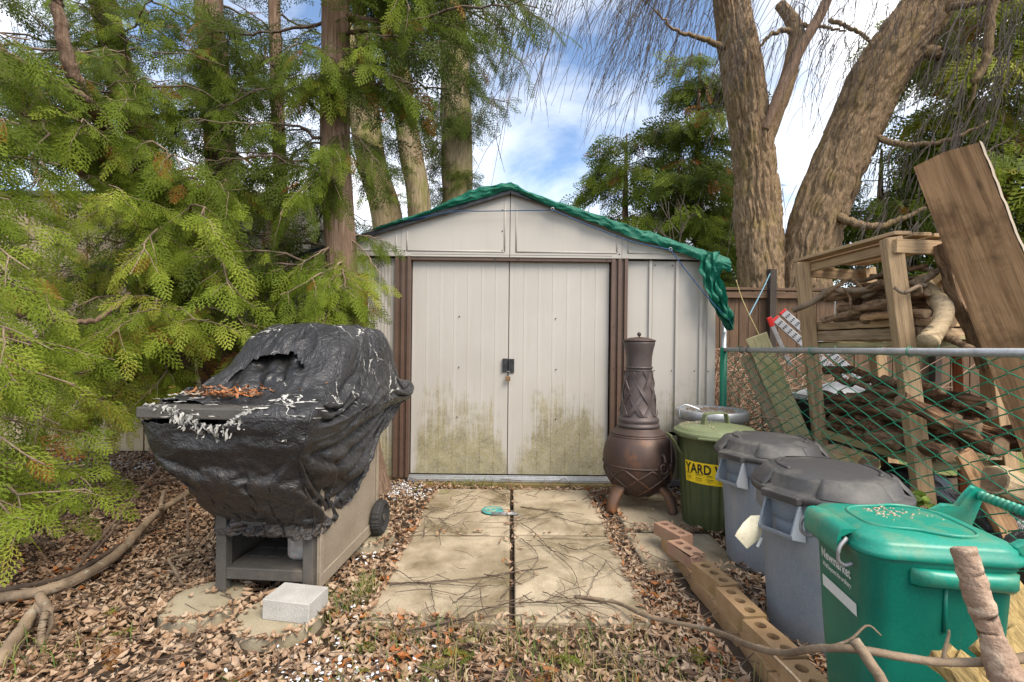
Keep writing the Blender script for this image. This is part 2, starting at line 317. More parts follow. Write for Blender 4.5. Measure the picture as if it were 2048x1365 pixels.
M['brick_yellow'] = mat('yellow_brick', (0.40, 0.265, 0.145), (0.32, 0.20, 0.105), 8, 0.92, bump=0.6, bscale=150, c3=(0.24, 0.17, 0.06), c3w=(0.52, 0.75), c3scale=6, bdist=0.003, spec=0.15)
M['brick_chip'] = mat('chipped_brick', (0.36, 0.30, 0.25), (0.22, 0.17, 0.13), 40, 0.95, bump=0.8, bscale=90)
M['post_wood'] = wood('weathered_post', (0.46, 0.32, 0.185), (0.23, 0.15, 0.085), green=(0.25, 0.21, 0.08), gw=(0.6, 0.8))
M['grey_wood'] = wood('grey_board', (0.36, 0.26, 0.165), (0.16, 0.11, 0.07), green=(0.20, 0.20, 0.10), gw=(0.55, 0.75))
M['green_wood'] = wood('treated_board', (0.43, 0.375, 0.20), (0.27, 0.23, 0.12), green=(0.25, 0.25, 0.08), gw=(0.5, 0.75))
M['fence_wood'] = wood('dark_fence_board', (0.13, 0.078, 0.048), (0.06, 0.038, 0.025), knots=False)
M['fence_post'] = wood('dark_fence_post', (0.055, 0.042, 0.035), (0.03, 0.024, 0.02), knots=False)
M['slab_wood'] = wood('rough_sawn_plank', (0.36, 0.215, 0.11), (0.14, 0.075, 0.036), grain=0.5, bump=0.9, green=(0.075, 0.038, 0.018), gw=(0.50, 0.68))
M['slab_lit_edge'] = wood('sawn_plank_lit_edge', (0.38, 0.31, 0.23), (0.27, 0.21, 0.15), grain=0.6, bump=0.8, knots=False)  # paler than the plank face: the lit edge is put into colour
M['pale_wood'] = wood('debarked_wood', (0.46, 0.35, 0.215), (0.27, 0.19, 0.11), green=(0.34, 0.24, 0.07), knots=False)
M['peeled'] = mat('peeled_bark', (0.36, 0.25, 0.18), (0.27, 0.175, 0.12), 22, 0.85, bump=0.9, bscale=45, bdist=0.012, c3=(0.44, 0.33, 0.24), c3w=(0.5, 0.6), c3scale=30)
M['end_wood'] = mat('sawn_log_end', (0.25, 0.17, 0.10), (0.13, 0.085, 0.05), 12, 0.9, bump=0.5)
M['rust_board'] = wood('rust_red_board', (0.22, 0.062, 0.022), (0.12, 0.035, 0.015), knots=False)
M['split_wood'] = wood('splintered_yellow_wood', (0.42, 0.30, 0.125), (0.18, 0.12, 0.045), grain=1.4, bump=0.9)
M['tan_wall'] = mat('tan_siding', (0.44, 0.35, 0.225), (0.38, 0.30, 0.19), 2, 0.7, bump=0.05, c3=(0.30, 0.24, 0.15), c3w=(0.6, 0.85), c3scale=1.4)
M['white_fence'] = mat('pale_siding', (0.58, 0.54, 0.46), (0.5, 0.46, 0.38), 2, 0.7, bump=0.05)
M['tile_roof'] = mat('grey_roofing', (0.12, 0.11, 0.10), bump=0.4)
M['cart_dark'] = mat('grill_frame', (0.085, 0.078, 0.07), (0.06, 0.055, 0.05), 9, 0.6, bump=0.12, bscale=90, c3=(0.14, 0.115, 0.09), c3w=(0.52, 0.75), c3scale=6)
M['cart_beige'] = mat('grill_side_panel', (0.30, 0.25, 0.19), (0.25, 0.205, 0.155), 4, 0.6, bump=0.06, c3=(0.20, 0.16, 0.115), c3w=(0.55, 0.8), c3scale=4)
M['rubber'] = mat('black_rubber', (0.03, 0.03, 0.03), (0.022, 0.022, 0.022), 10, 0.7, bump=0.2, bscale=100)
M['teal_disc'] = mat('teal_enamel', (0.08, 0.36, 0.34), (0.06, 0.28, 0.27), 30, 0.4, bump=0.1)
M['gold'] = mat('faded_gold', (0.55, 0.47, 0.26), (0.4, 0.35, 0.2), 40, 0.5)
M['wire_green'] = mat('green_vinyl_wire', (0.006, 0.19, 0.10), (0.005, 0.15, 0.08), 30, 0.4, bump=0, spec=0.5)
M['post_green'] = mat('green_vinyl_post', (0.006, 0.17, 0.095), (0.005, 0.13, 0.075), 6, 0.4, bump=0.03)
M['red'] = mat('red_plastic', (0.55, 0.025, 0.02), bump=0, rough=0.4)
M['strap_blue'] = mat('blue_strap', (0.10, 0.22, 0.30), (0.16, 0.28, 0.34), 20, 0.7, bump=0.1)
M['strap_yellow'] = mat('yellow_strap', (0.36, 0.30, 0.12), (0.28, 0.23, 0.1), 20, 0.7, bump=0.1)
M['tub'] = mat('black_tub', (0.04, 0.042, 0.045), (0.03, 0.03, 0.03), 6, 0.35, bump=0.1, spec=0.5)
M['bag'] = mat('black_bag', (0.012, 0.012, 0.013), (0.02, 0.02, 0.02), 12, 0.3, bump=0.6, bscale=18, bdist=0.02, spec=0.5)
M['clear_bag'] = mat('printed_plastic_bag', (0.30, 0.27, 0.25), (0.45, 0.43, 0.42), 14, 0.25, bump=0.5, bscale=25, bdist=0.01, c3=(0.35, 0.10, 0.05), c3w=(0.58, 0.66), c3scale=14)
M['white_plastic'] = mat('white_plastic', (0.62, 0.63, 0.62), (0.5, 0.5, 0.5), 8, 0.5, bump=0.05)
M['blue_plastic'] = mat('blue_plastic', (0.02, 0.08, 0.28), bump=0, rough=0.45)
M['grass'] = tonemat('grass_blades', [(0.0, (0.05, 0.09, 0.015)), (0.6, (0.11, 0.19, 0.03)), (1.0, (0.28, 0.24, 0.09))], 0.6, 0.3)
M['lid_metal'] = M['galv']
M['flap'] = mat('bare_backing_scrim', (0.46, 0.45, 0.42), (0.28, 0.27, 0.25), 30, 0.8, bump=0.6, bscale=60)
# ================================================================== SETTING: ground, litter, paving
def gz(x, y):
    return (fbm(np.asarray(x, float) * 1.3 + 50, np.asarray(y, float) * 1.3 + 50, 3, 3) - 0.5) * 0.05 - 0.012
xs = np.unique(np.concatenate([np.linspace(-600, -8, 14), np.linspace(-8, 8, 150), np.linspace(8, 600, 14)]))
ys = np.unique(np.concatenate([np.linspace(-300, -1, 8), np.linspace(-1, 10, 110), np.linspace(10, 900, 16)]))
GX, GY = np.meshgrid(xs, ys, indexing='ij'); fade = np.clip((9 - np.abs(GX)) / 3, 0, 1) * np.clip((10 - GY) / 2, 0, 1)
mb = MB(); mb.grid(np.stack([GX, GY, gz(GX, GY) * fade - 0.012 * (1 - fade)], -1)); tag(mb.build('ground', M['soil'], smooth=True), None, kind='structure')
lawn_m = mat('lawn_ground', (0.10, 0.15, 0.03), (0.16, 0.15, 0.05), 3, 0.95, bump=0.6, bscale=60)
mb = MB(); lx = np.linspace(2.5, 30, 40); ly = np.linspace(4.6, 40, 50); LX, LY = np.meshgrid(lx, ly, indexing='ij')
mb.grid(np.stack([LX, LY, 0.03 + 0.02 * np.sin(LX * 1.3) * np.cos(LY)], -1)); tag(mb.build('lawn', lawn_m, smooth=True), None, kind='structure')

SLABS = [(-0.655, 0.0, 3.035, 4.03), (0.022, 0.675, 3.045, 4.02), (-0.66, 0.003, 2.07, 3.02), (0.026, 0.655, 2.08, 3.03), (0.80, 1.33, 3.20, 3.98), (0.78, 1.36, 2.62, 3.165)]
ROUNDS = [(-1.43, 2.19, 0.18), (-1.02, 2.08, 0.185), (-0.92, 2.97, 0.18)]
mb = MB(); mb.bx(-0.70, 1.40, 2.05, 4.06, -0.06, -0.018)
path = tag(mb.build('path', M['soil']), None, kind='structure')
for k, (x0, x1, y0, y1) in enumerate(SLABS):
    # slab with worn, irregular edge, its own mesh
    n = 60; r = rr((x1 - x0) / 2, (y1 - y0) / 2, 0.028, 12); r2 = []
    out = []
    for a in range(len(r)):
        p, q = r[a], r[(a + 1) % len(r)]; L = np.linalg.norm(q - p); m_ = max(1, int(L / 0.05))
        for b in range(m_): out.append(p + (q - p) * b / m_)
    ring = np.array(out); ang = np.arctan2(ring[:, 1], ring[:, 0])
    ring[:, :2] *= (1 - 0.012 * fbm(ring[:, 0] * 9 + k * 7 + 30, ring[:, 1] * 9 + 30, 3, k)[:, None])
    ring[:, 0] += (x0 + x1) / 2; ring[:, 1] += (y0 + y1) / 2
    tilt = (random.uniform(-.006, .006), random.uniform(-.006, .006))
    def zz(rg, z): rg = rg.copy(); rg[:, 2] = z + tilt[0] * (rg[:, 0] - x0) + tilt[1] * (rg[:, 1] - y0); return rg
    def shr(rg, d): c = rg.mean(0); e = rg.copy(); v = e - c; e[:, :2] -= d * v[:, :2] / np.maximum(np.abs(v[:, :2]).max(0), 1e-6); return e
    zt = [0.026, 0.03, 0.024, 0.028, 0.018, 0.004][k]
    mb = MB(); mb.loft([zz(ring, -0.02), zz(ring, zt - 0.008), zz(shr(ring, 0.004), zt - 0.002), zz(shr(ring, 0.012), zt)])
    mb.build('paving_slab', M['slab'], path, smooth=False)
STONE_LABELS = ['bare round concrete stepping stone under a grill leg', 'round concrete stepping stone carrying the grey concrete block', 'round concrete stepping stone under the grill wheel']
for k, (x, y, r) in enumerate(ROUNDS):
    mb = MB(); mb.lathe([(r, -0.03), (r, 0.038), (r - 0.004, 0.046), (r - 0.012, 0.05)], 56, (x, y, 0))
    tag(mb.build('stepping_stone', M['stone_round']), STONE_LABELS[k], 'stepping stone')

def leaf_proto(L, W, curl, fold, seed):
    r = np.random.default_rng(seed); a, c = .30 + .06 * r.normal(), .64 + .06 * r.normal(); w1, w2 = W / 2, W / 2 * .82
    P_ = [(0, 0), (a, w1), (a, 0), (a, -w1 * r.uniform(.8, 1.1)), (c, w2), (c, 0), (c, -w2 * r.uniform(.8, 1.1)), (1, W * .08 * r.normal())]
    V = np.array([((u - .5) * L, y, curl * L * ((u - .5) ** 2) * 2.2 + abs(y) * 2 * fold * r.uniform(.6, 1.2) + .025 * L * r.normal()) for u, y in P_])
    return V, np.array([[0, 2, 1, 1], [0, 3, 2, 2], [1, 2, 5, 4], [2, 3, 6, 5], [4, 5, 7, 7], [5, 6, 7, 7]])
def rotm(az, tilt, ta):
    """vectorised: rotation about z by az then tilt by angle about horizontal axis ta"""
    n = len(az); c, s = np.cos(az), np.sin(az); Z = np.zeros((n, 3, 3)); Z[:, 0, 0] = c; Z[:, 0, 1] = -s; Z[:, 1, 0] = s; Z[:, 1, 1] = c; Z[:, 2, 2] = 1
    k = np.stack([np.cos(ta), np.sin(ta), np.zeros(n)], -1); K = np.zeros((n, 3, 3))
    K[:, 0, 1] = -k[:, 2]; K[:, 0, 2] = k[:, 1]; K[:, 1, 0] = k[:, 2]; K[:, 1, 2] = -k[:, 0]; K[:, 2, 0] = -k[:, 1]; K[:, 2, 1] = k[:, 0]
    T = np.eye(3)[None] + np.sin(tilt)[:, None, None] * K + (1 - np.cos(tilt))[:, None, None] * (K @ K)
    return T @ Z
def scatter(mb, proto, pos, Rm, sc, tone):
    V, q = proto; n = len(pos)
    if n == 0: return
    W = np.einsum('nij,vj->nvi', Rm, V) * sc[:, None, None] + pos[:, None]
    Q = q[None] + (np.arange(n) * len(V))[:, None, None]
    if q.shape[1] == 4:
        tri = q[:, 2] == q[:, 3]; fs = [Q[:, ~tri].reshape(-1, 4), Q[:, tri][:, :, :3].reshape(-1, 3)]
    else: fs = [Q.reshape(-1, 3)]
    mb.add(W.reshape(-1, 3), fs, np.repeat(tone, len(V)))
def inside(x, y, m=0.0):
    k = np.zeros(len(x), bool)
    for (x0, x1, y0, y1) in SLABS: k |= (x > x0 + m) & (x < x1 - m) & (y > y0 + m) & (y < y1 - m)
    return k
def in_round(x, y, m=0.0):
    k = np.zeros(len(x), bool)
    for (cx_, cy_, r) in ROUNDS: k |= (x - cx_) ** 2 + (y - cy_) ** 2 < (r - m) ** 2
    return k
SHED_Y = 4.30
n = 84000
py = 1.25 + (5.3 - 1.25) * RNG.random(n) ** 0.85; px_ = (RNG.random(n) * 2.22 - 1.22) * (1.22 * py + 0.15)
keep = (px_ > -5.2) & (px_ < 3.4) & ~((px_ > -1.95) & (px_ < 1.85) & (py > SHED_Y - 0.02))
ins = inside(px_, py, 0.035); keep &= ~ins | (RNG.random(n) < 0.006)
ins2 = (px_ > -0.62) & (px_ < 0.62) & (py > 2.12) & (py < 4.0); keep &= ~ins2 | (RNG.random(n) < 0.16)
inr = in_round(px_, py, 0.025); keep &= ~inr | (RNG.random(n) < 0.05)
keep &= (fbm(px_ * 2.3 + 77, py * 2.3 + 77, 3, 41) > .34) | (RNG.random(n) < .6)
keep &= ~((px_ > 0.9) & (px_ < 1.1) & (py < 3.0) & (py > 1.4))     # brick row
px_, py = px_[keep], py[keep]; n = len(px_)
protos = [leaf_proto(0.062, 0.030, 0.5, 0.38, 1), leaf_proto(0.068, 0.026, -0.45, 0.45, 2), leaf_proto(0.054, 0.03, 0.8, 0.3, 3), leaf_proto(0.085, 0.014, 0.35, 0.2, 4), leaf_proto(0.075, 0.012, -0.45, 0.3, 5), leaf_proto(0.045, 0.026, 0.9, 0.3, 6)]
zone_narrow = np.clip((px_ + 0.55) / 0.6, 0.05, 0.72)           # narrow willow leaves on the right, oval leaves on the left
kind = np.where(RNG.random(n) < zone_narrow, RNG.choice([3, 4], n), RNG.choice([0, 1, 2, 5], n))
tone = np.clip(RNG.normal(0.63, 0.18, n), 0.0, 0.82)
damp = fbm(px_ * 1.1 + 9, py * 1.1 + 3, 3, 8)
tone = np.clip(tone - 0.75 * np.clip(damp - 0.5, 0, 0.4), 0.02, 0.84)
org = fbm(px_ * 2.1 + 19, py * 2.1 + 13, 3, 12)
tone = np.where(RNG.random(n) < np.clip((org - 0.42) * 0.9, 0.02, 0.4) * np.where(px_ > -0.7, 1.0, 0.35), RNG.uniform(0.88, 1.0, n), tone)
pz = gz(px_, py) + RNG.random(n) ** 1.5 * 0.032 + 0.004
pz = np.where(inside(px_, py), 0.036, pz); pz = np.where(in_round(px_, py, -.02), 0.054, pz)
Rm = rotm(RNG.random(n) * 6.283, np.abs(RNG.normal(0, 0.40, n)), RNG.random(n) * 6.283)
mb = MB()
for k in range(6):
    s_ = kind == k
    scatter(mb, protos[k], np.stack([px_, py, pz], -1)[s_], Rm[s_], np.clip(RNG.lognormal(-.46, .28, n), .28, 1.15)[s_], tone[s_])
tag(mb.build('leaf_litter', M['leaf'], smooth=True), 'dead brown leaves covering the bare ground', 'leaves', kind='stuff')

# crumbs of old snow lying in the leaves
mb = MB(); oct_v = np.array([[1, 0, 0], [0, 1, 0], [-1, 0, 0], [0, -1, 0], [0.1, 0.1, 0.5], [.6, .65, .2], [-.62, .6, .22], [-.6, -.66, .18], [.65, -.6, .2]]); oct_f = np.array([[0, 5, 4], [5, 1, 4], [1, 6, 4], [6, 2, 4], [2, 7, 4], [7, 3, 4], [3, 8, 4], [8, 0, 4]])
for (cx_, cy_, sx_, sy_, n) in [(-1.0, 4.02, 0.16, 0.12, 420), (-0.75, 3.86, 0.14, 0.1, 120), (-0.66, 1.70, 0.16, 0.10, 260), (-0.5, 1.60, 0.16, 0.06, 90), (-3.9, 4.75, 0.6, 0.12, 400), (-3.2, 4.7, 0.5, 0.1, 260), (-0.78, 2.75, 0.1, 0.15, 40), (1.34, 4.08, 0.1, 0.06, 60), (-0.72, 2.2, 0.06, 0.1, 40)]:
    p = RNG.normal(size=(n, 2)) * (sx_, sy_) + (cx_, cy_); pos = np.stack([p[:, 0], p[:, 1], gz(p[:, 0], p[:, 1]) + 0.018 + RNG.random(n) * 0.012], -1)
    k = ~inside(p[:, 0], p[:, 1]) & ~((p[:, 1] > SHED_Y - 0.03) & (p[:, 0] > -1.95)); pos = pos[k]
    scatter(mb, (oct_v * [1, .7, .8], oct_f), pos, rotm(RNG.random(len(pos)) * 6.28, RNG.normal(0, .4, len(pos)), RNG.random(len(pos)) * 6), RNG.uniform(0.004, 0.013, len(pos)), np.full(len(pos), .5))
tag(mb.build('snow_crumbs', M['snow'], smooth=True), 'crumbs of old snow melting among the dead leaves', 'snow', kind='stuff')

# ================================================================== SHED
def mth(t, op, a, b=None, c=None):
    n = nd(t, 'ShaderNodeMath', operation=op)
    for i, v in enumerate((a, b, c)):
        if v is None: continue
        if hasattr(v, 'node'): t.links.new(v, n.inputs[i])
        else: n.inputs[i].default_value = v
    return n.outputs[0]
def shedmat(name, mode):
    m, t, out = NM(name); tc = t.nodes.new('ShaderNodeTexCoord'); v = tc.outputs['Object']; sp = t.nodes.new('ShaderNodeSeparateXYZ'); t.links.new(v, sp.inputs[0])
    n1 = noise_(t, v, 1.6, 4); mp = nd(t, 'ShaderNodeMapping'); mp.inputs['Scale'].default_value = (14, 14, 0.9); t.links.new(v, mp.inputs[0]); ns = noise_(t, mp.outputs[0], 2.2, 6, 0.65)
    nf = noise_(t, v, 55, 5, 0.7); nm = noise_(t, v, 9, 6, 0.7)
    col = ramp(t, n1.outputs['Fac'], [(0.3, (0.445, 0.42, 0.385)), (0.7, (0.40, 0.377, 0.34))]).outputs[0]
    col = mixrgb(t, mth(t, 'MULTIPLY', ramp(t, ns.outputs['Fac'], [(0.5, 0.0), (0.8, 1.0)]).outputs[0], 0.3), col, (0.36, 0.32, 0.26))
    if mode == 'door':
        d = mth(t, 'DIVIDE', mth(t, 'ABSOLUTE', mth(t, 'SUBTRACT', mth(t, 'ABSOLUTE', sp.outputs['X']), 0.49)), 0.49)
        h = mth(t, 'MULTIPLY', mth(t, 'SUBTRACT', 1.0, mth(t, 'POWER', d, 3.4)), 0.86)
    elif mode == 'wall': h = 0.80
    else: h = -1.0
    if mode != 'gable':
        nb = noise_(t, v, 2.4, 3); h = mth(t, 'ADD', h, mth(t, 'MULTIPLY', mth(t, 'SUBTRACT', nb.outputs['Fac'], 0.5), 0.9)); mp3 = nd(t, 'ShaderNodeMapping'); mp3.inputs['Scale'].default_value = (55, 55, 2.2); t.links.new(v, mp3.inputs[0]); nq = noise_(t, mp3.outputs[0], 1.6, 5, 0.7)
        h = mth(t, 'ADD', h, mth(t, 'MULTIPLY', mth(t, 'SUBTRACT', nq.outputs['Fac'], 0.5), 0.9))
        a = mth(t, 'MULTIPLY', mth(t, 'SUBTRACT', h, sp.outputs['Z']), 2.7)
        a = mth(t, 'ADD', a, mth(t, 'MULTIPLY', mth(t, 'SUBTRACT', ns.outputs['Fac'], 0.5), 2.6)); a = mth(t, 'ADD', a, mth(t, 'MULTIPLY', mth(t, 'SUBTRACT', nm.outputs['Fac'], 0.5), 1.8))
        big = nd(t, 'ShaderNodeClamp'); t.links.new(a, big.inputs[0])
        sp_ = ramp(t, nf.outputs['Fac'], [(0.35, 0.45), (0.6, 1.0)]).outputs[0]
        fac = mth(t, 'MULTIPLY', mth(t, 'MULTIPLY', big.outputs[0], sp_), 0.88)
        alg = ramp(t, nm.outputs['Fac'], [(0.25, (0.38, 0.34, 0.21)), (0.45, (0.26, 0.225, 0.095)), (0.7, (0.13, 0.112, 0.04))]).outputs[0]
        col = mixrgb(t, fac, col, alg)
        if mode == 'wall':   # rust streaks running down the ribs
            mp2 = nd(t, 'ShaderNodeMapping'); mp2.inputs['Scale'].default_value = (22, 1, 1.3); t.links.new(v, mp2.inputs[0]); nr = noise_(t, mp2.outputs[0], 2.0, 5, 0.7)
            col = mixrgb(t, ramp(t, nr.outputs['Fac'], [(0.66, 0.0), (0.72, 0.75)]).outputs[0], col, (0.42, 0.25, 0.11))
    surf(t, out, col, 0.5, 0, nf.outputs['Fac'], 0.06, 0.002, 0.35); return m
M['shed_door'] = shedmat('shed_door_metal', 'door'); M['shed_wall'] = shedmat('shed_wall_metal', 'wall'); M['shed_gable'] = shedmat('shed_gable_metal', 'gable')
YS = SHED_Y; XL, XR = -1.95, 1.865; ZB, ZE, ZP = 0.05, 2.055, 2.665; XP = -0.03; DEPTH = 2.9
shed = thing('garden_shed', 'beige metal garden shed with brown door frame and mossy double doors', 'shed', (0, YS, 0))
def roofz(x): return ZP - (ZP - ZE - 0.0) * abs(x - XP) / (XR + 0.03 - XP)
def profile_sheet(name, xprof, y, z0, z1, m, parent):
    pts = [(x, y - d) for x, d in xprof]; V = np.zeros((len(pts), 2, 3))
    for i, (x, yy) in enumerate(pts): V[i, 0] = (x, yy, z0); V[i, 1] = (x, yy, z1)
    b = MB(); b.grid(V); o = b.build(name, m, parent)
    so = o.modifiers.new('thickness', 'SOLIDIFY'); so.thickness = 0.003; so.offset = -1 if False else 0; return o
# doors, seven creased bays each
for side, (x0, x1) in enumerate(((-0.93, -0.036), (-0.030, 0.895))):
    prof = [(x0, 0.0)]; nb = 7; w = (x1 - x0) / nb
    for k in range(nb):
        a = x0 + k * w
        if k: prof += [(a - 0.003, 0.0125), (a, 0.009)]
        prof += [(a + 0.004, 0.0115), (a + 0.03, 0.010)]
    prof += [(x1 - 0.004, 0.012), (x1, 0.0)]
    d = profile_sheet('door', prof, YS + 0.018, 0.075, 2.07, M['shed_door'], shed)
    if side == 0:
        b = MB(); b.bx(-0.085, -0.037, YS - 0.006, YS + 0.004, 1.02, 1.145); b.bx(-0.085, -0.077, YS - 0.02, YS - 0.006, 1.02, 1.145); b.build('latch_plate', M['steel_dark'], d)
    else:
        b = MB(); b.bx(-0.029, 0.022, YS - 0.006, YS + 0.004, 1.015, 1.142); b.bx(-0.028, -0.02, YS - 0.032, YS - 0.006, 1.015, 1.142); b.build('latch_plate', M['steel_dark'], d)
# brown frame
for (x0, x1) in ((-1.075, -0.935), (0.905, 1.05)):
    w = x1 - x0; prof = [(x0, 0.0), (x0, .05), (x0 + w * .22, .05), (x0 + w * .24, .028), (x0 + w * .40, .028), (x0 + w * .42, .05), (x0 + w * .62, .05), (x0 + w * .64, .03), (x0 + w * .8, .03), (x0 + w * .82, .055), (x1, .055), (x1, 0)]
    profile_sheet('door_jamb', prof, YS, ZB, 2.075, M['brown_metal'], shed)
b = MB(); b.bx(-0.935, 0.905, YS - 0.045, YS - 0.001, 2.04, 2.085); b.bx(-0.935, 0.905, YS - 0.055, YS - 0.001, 2.086, 2.096); b.build('door_header', M['brown_metal'], shed, bevel=0.003)
b = MB(); b.bx(-0.93, 0.93, YS - 0.075, YS - 0.02, 0.052, 0.07); b.bx(-0.93, 0.93, YS - 0.10, YS - 0.076, 0.03, 0.058); b.bx(-0.93, 0.93, YS - 0.055, YS - 0.045, 0.0705, 0.078); b.build('door_track', M['galv'], shed, bevel=0.003)
# wall sheets right and left of the frame
def ribs(x0, x1, rl):
    out = [(x0, 0.0)]
    for r in rl: out += [(r - 0.014, 0.0), (r - 0.012, 0.022), (r + 0.012, 0.022), (r + 0.014, 0.0)]
    return out + [(x1, 0.0)]
profile_sheet('wall_panel', ribs(1.05, 1.29, [1.27]), YS, ZB, 2.06, M['shed_wall'], shed)
profile_sheet('wall_panel', ribs(1.292, 1.53, [1.515]), YS - 0.001, ZB, 2.06, M['shed_wall'], shed)
profile_sheet('wall_panel', ribs(1.532, XR - .06, [1.735]), YS - 0.002, ZB, 2.06, M['shed_wall'], shed)
profile_sheet('corner_trim', [(XR - 0.075, 0.0), (XR - 0.07, 0.028), (XR, 0.028), (XR, 0.0)], YS, ZB, 2.06, M['shed_wall'], shed)
fine = [(-1.32 + 0.006 + i * 0.245 / 16, 0.003 * (i % 2)) for i in range(17)]
profile_sheet('wall_panel', fine, YS, ZB, 2.06, M['shed_wall'], shed)
profile_sheet('wall_panel', ribs(XL, -1.317, [-1.75, -1.5, -1.34]), YS - 0.001, ZB, 2.06, M['shed_wall'], shed)
b = MB(); b.bx(XL, XL + 0.005, YS + 0.01, YS + DEPTH, ZB, 2.055); b.build('side_wall', M['shed_wall'], shed)
b = MB(); b.bx(XR - 0.005, XR, YS + 0.03, YS + DEPTH, ZB, 2.055); b.build('side_wall', M['shed_wall'], shed)
b = MB(); b.bx(XL, XR, YS + DEPTH + 0.001, YS + DEPTH + 0.01, ZB, 2.055); b.build('back_wall', M['shed_wall'], shed)
# gable panels
for (x0, x1) in ((XL - 0.03, -1.025), (-1.022, XP - 0.003), (XP + 0.003, 0.992), (0.995, XR + 0.02)):
    zt0, zt1 = roofz(x0) - 0.015, roofz(x1) - 0.015; zb = 2.072
    if zt0 < zb + 0.01: zt0 = zb + 0.012
    if zt1 < zb + 0.01: zt1 = zb + 0.012
    b = MB(); V = [(x0, YS - .055, zb), (x1, YS - .055, zb), (x1, YS - .055, zt1), (x0, YS - .055, zt0), (x0, YS - .02, zb), (x1, YS - .02, zb), (x1, YS - .02, zt1), (x0, YS - .02, zt0)]
    b.add(V, np.array([[0, 1, 2, 3], [7, 6, 5, 4], [0, 4, 5, 1], [1, 5, 6, 2], [2, 6, 7, 3], [3, 7, 4, 0]]))
    g = b.build('gable_panel', M['shed_gable'], shed)
    i0, i1, ib = x0 + 0.055, x1 - 0.045, zb + 0.05
    if zt0 > zb + 0.2 or zt1 > zb + 0.2:
        j0 = max(roofz(i0) - 0.07, ib + 0.01); j1 = max(roofz(i1) - 0.07, ib + 0.01)
        b = MB(); b.tube([(i0, YS - .055, ib), (i1, YS - .055, ib)], 0.0075, 6); b.tube([(i0, YS - .055, ib), (i0, YS - .055, j0)], 0.0075, 6); b.tube([(i1, YS - .055, ib), (i1, YS - .055, j1)], 0.0075, 6)
        b.build('pressed_bead', M['shed_gable'], g, smooth=True)
b = MB(); b.add([(XL, YS + DEPTH + .005, 2.056), (XR, YS + DEPTH + .005, 2.056), (XP, YS + DEPTH + .005, ZP - .005)], np.array([[0, 1, 2]])); b.build('back_gable', M['shed_gable'], shed)
for sgn in (-1, 1):
    xe = XR + 0.07 if sgn > 0 else XL - 0.08
    b = MB(); ze = roofz(xe); L = [(XP, YS - .075), (xe, YS - .075)]
    V = np.array([[XP, YS - .09, ZP], [xe, YS - .09, ze], [xe, YS + DEPTH + .05, ze], [XP, YS + DEPTH + .05, ZP]]); V2 = V + np.array([0, 0, 0.012])
    b.add(np.vstack([V, V2]), np.array([[0, 1, 2, 3], [7, 6, 5, 4], [0, 4, 5, 1], [1, 5, 6, 2], [2, 6, 7, 3], [3, 7, 4, 0]])); b.build('roof_panel', M['shed_gable'], shed)
    b = MB(); b.beam((XP, YS - 0.098, ZP - 0.006), (xe, YS - 0.098, ze - 0.006), 0.012, 0.04); b.build('roof_trim', M['steel_dark'], shed)
scr = MB(); scr.lathe([(0.0065, 0), (0.006, 0.003), (0.003, 0.005)], 8); scr_me = scr.mesh('screw', True)
for (x, z, y) in [(-0.49, 1.06, 0), (0.41, 1.05, 0), (-0.49, 1.53, 0), (0.40, 1.52, 0), (-0.5, 0.60, 0), (0.41, 0.59, 0), (-0.87, 2.06, .05), (-.16, 2.06, .05), (.05, 2.06, .05), (.86, 2.06, .05), (-0.955, 1.9, .05), (-0.955, 1.55, .05), (-0.955, 1.03, .05), (.93, 1.06, .05), (.93, 1.45, .05), (1.03, 1.45, .05), (1.31, 1.05, .02), (1.47, 1.05, .02), (1.68, 1.05, .02), (1.80, 1.05, .04), (1.31, 2.02, .02), (1.47, 2.02, .02), (1.56, 2.02, .02), (-0.99, 2.42, .056), (-0.99, 2.12, .056), (0.97, 2.11, .056), (-.1, 2.13, .056), (-.1, 2.31, .056), (-.1, 2.5, .056)]:
    link('screw', scr_me, M['steel_dark'], shed, True, 0, Matrix.Translation((x, YS - y - 0.0005, z)) @ Matrix.Rotation(R(90), 4, 'X'))
b = MB(); b.bx(XL, XR, YS + 0.0, YS + DEPTH, -0.03, 0.048); b.build('floor_base', M['grey_wood'], shed)
moss_wood = wood('mossy_sill', (0.24, 0.175, 0.08), (0.12, 0.09, 0.04), green=(0.14, 0.13, 0.03), gw=(0.42, 0.66))
b = MB(); b.bx(-0.86, 1.0, YS - 0.15, YS - 0.005, -0.03, 0.028); b.build('front_sill', moss_wood, shed, bevel=0.006)
b = MB(); b.bx(1.0, XR + .02, YS - 0.06, YS + 0.03, 0.0, 0.048); b.build('base_rail', M['galv'], shed, bevel=0.004)
# padlock
pl = thing('padlock', 'small brass padlock hanging from the shed door latch', 'padlock', (-0.034, YS - 0.03, 0.985))
b = MB(); b.loft([rr(.022, .009, .005, 4, z) for z in (-0.045, -0.043, -0.005, -0.003)]); b.build('lock_body', M['brass'], pl, world_coords=False, bevel=0.002)
b = MB(); b.tube([(-.014, 0, -.004), (-.014, 0, .03)] + [(-.014 * math.cos(a), 0, .03 + .014 * math.sin(a)) for a in np.linspace(0.2, 2.9, 8)] + [(.014, 0, .03), (.014, 0, -.004)], 0.0035, 8); b.build('shackle', M['alu'], pl, True, False)

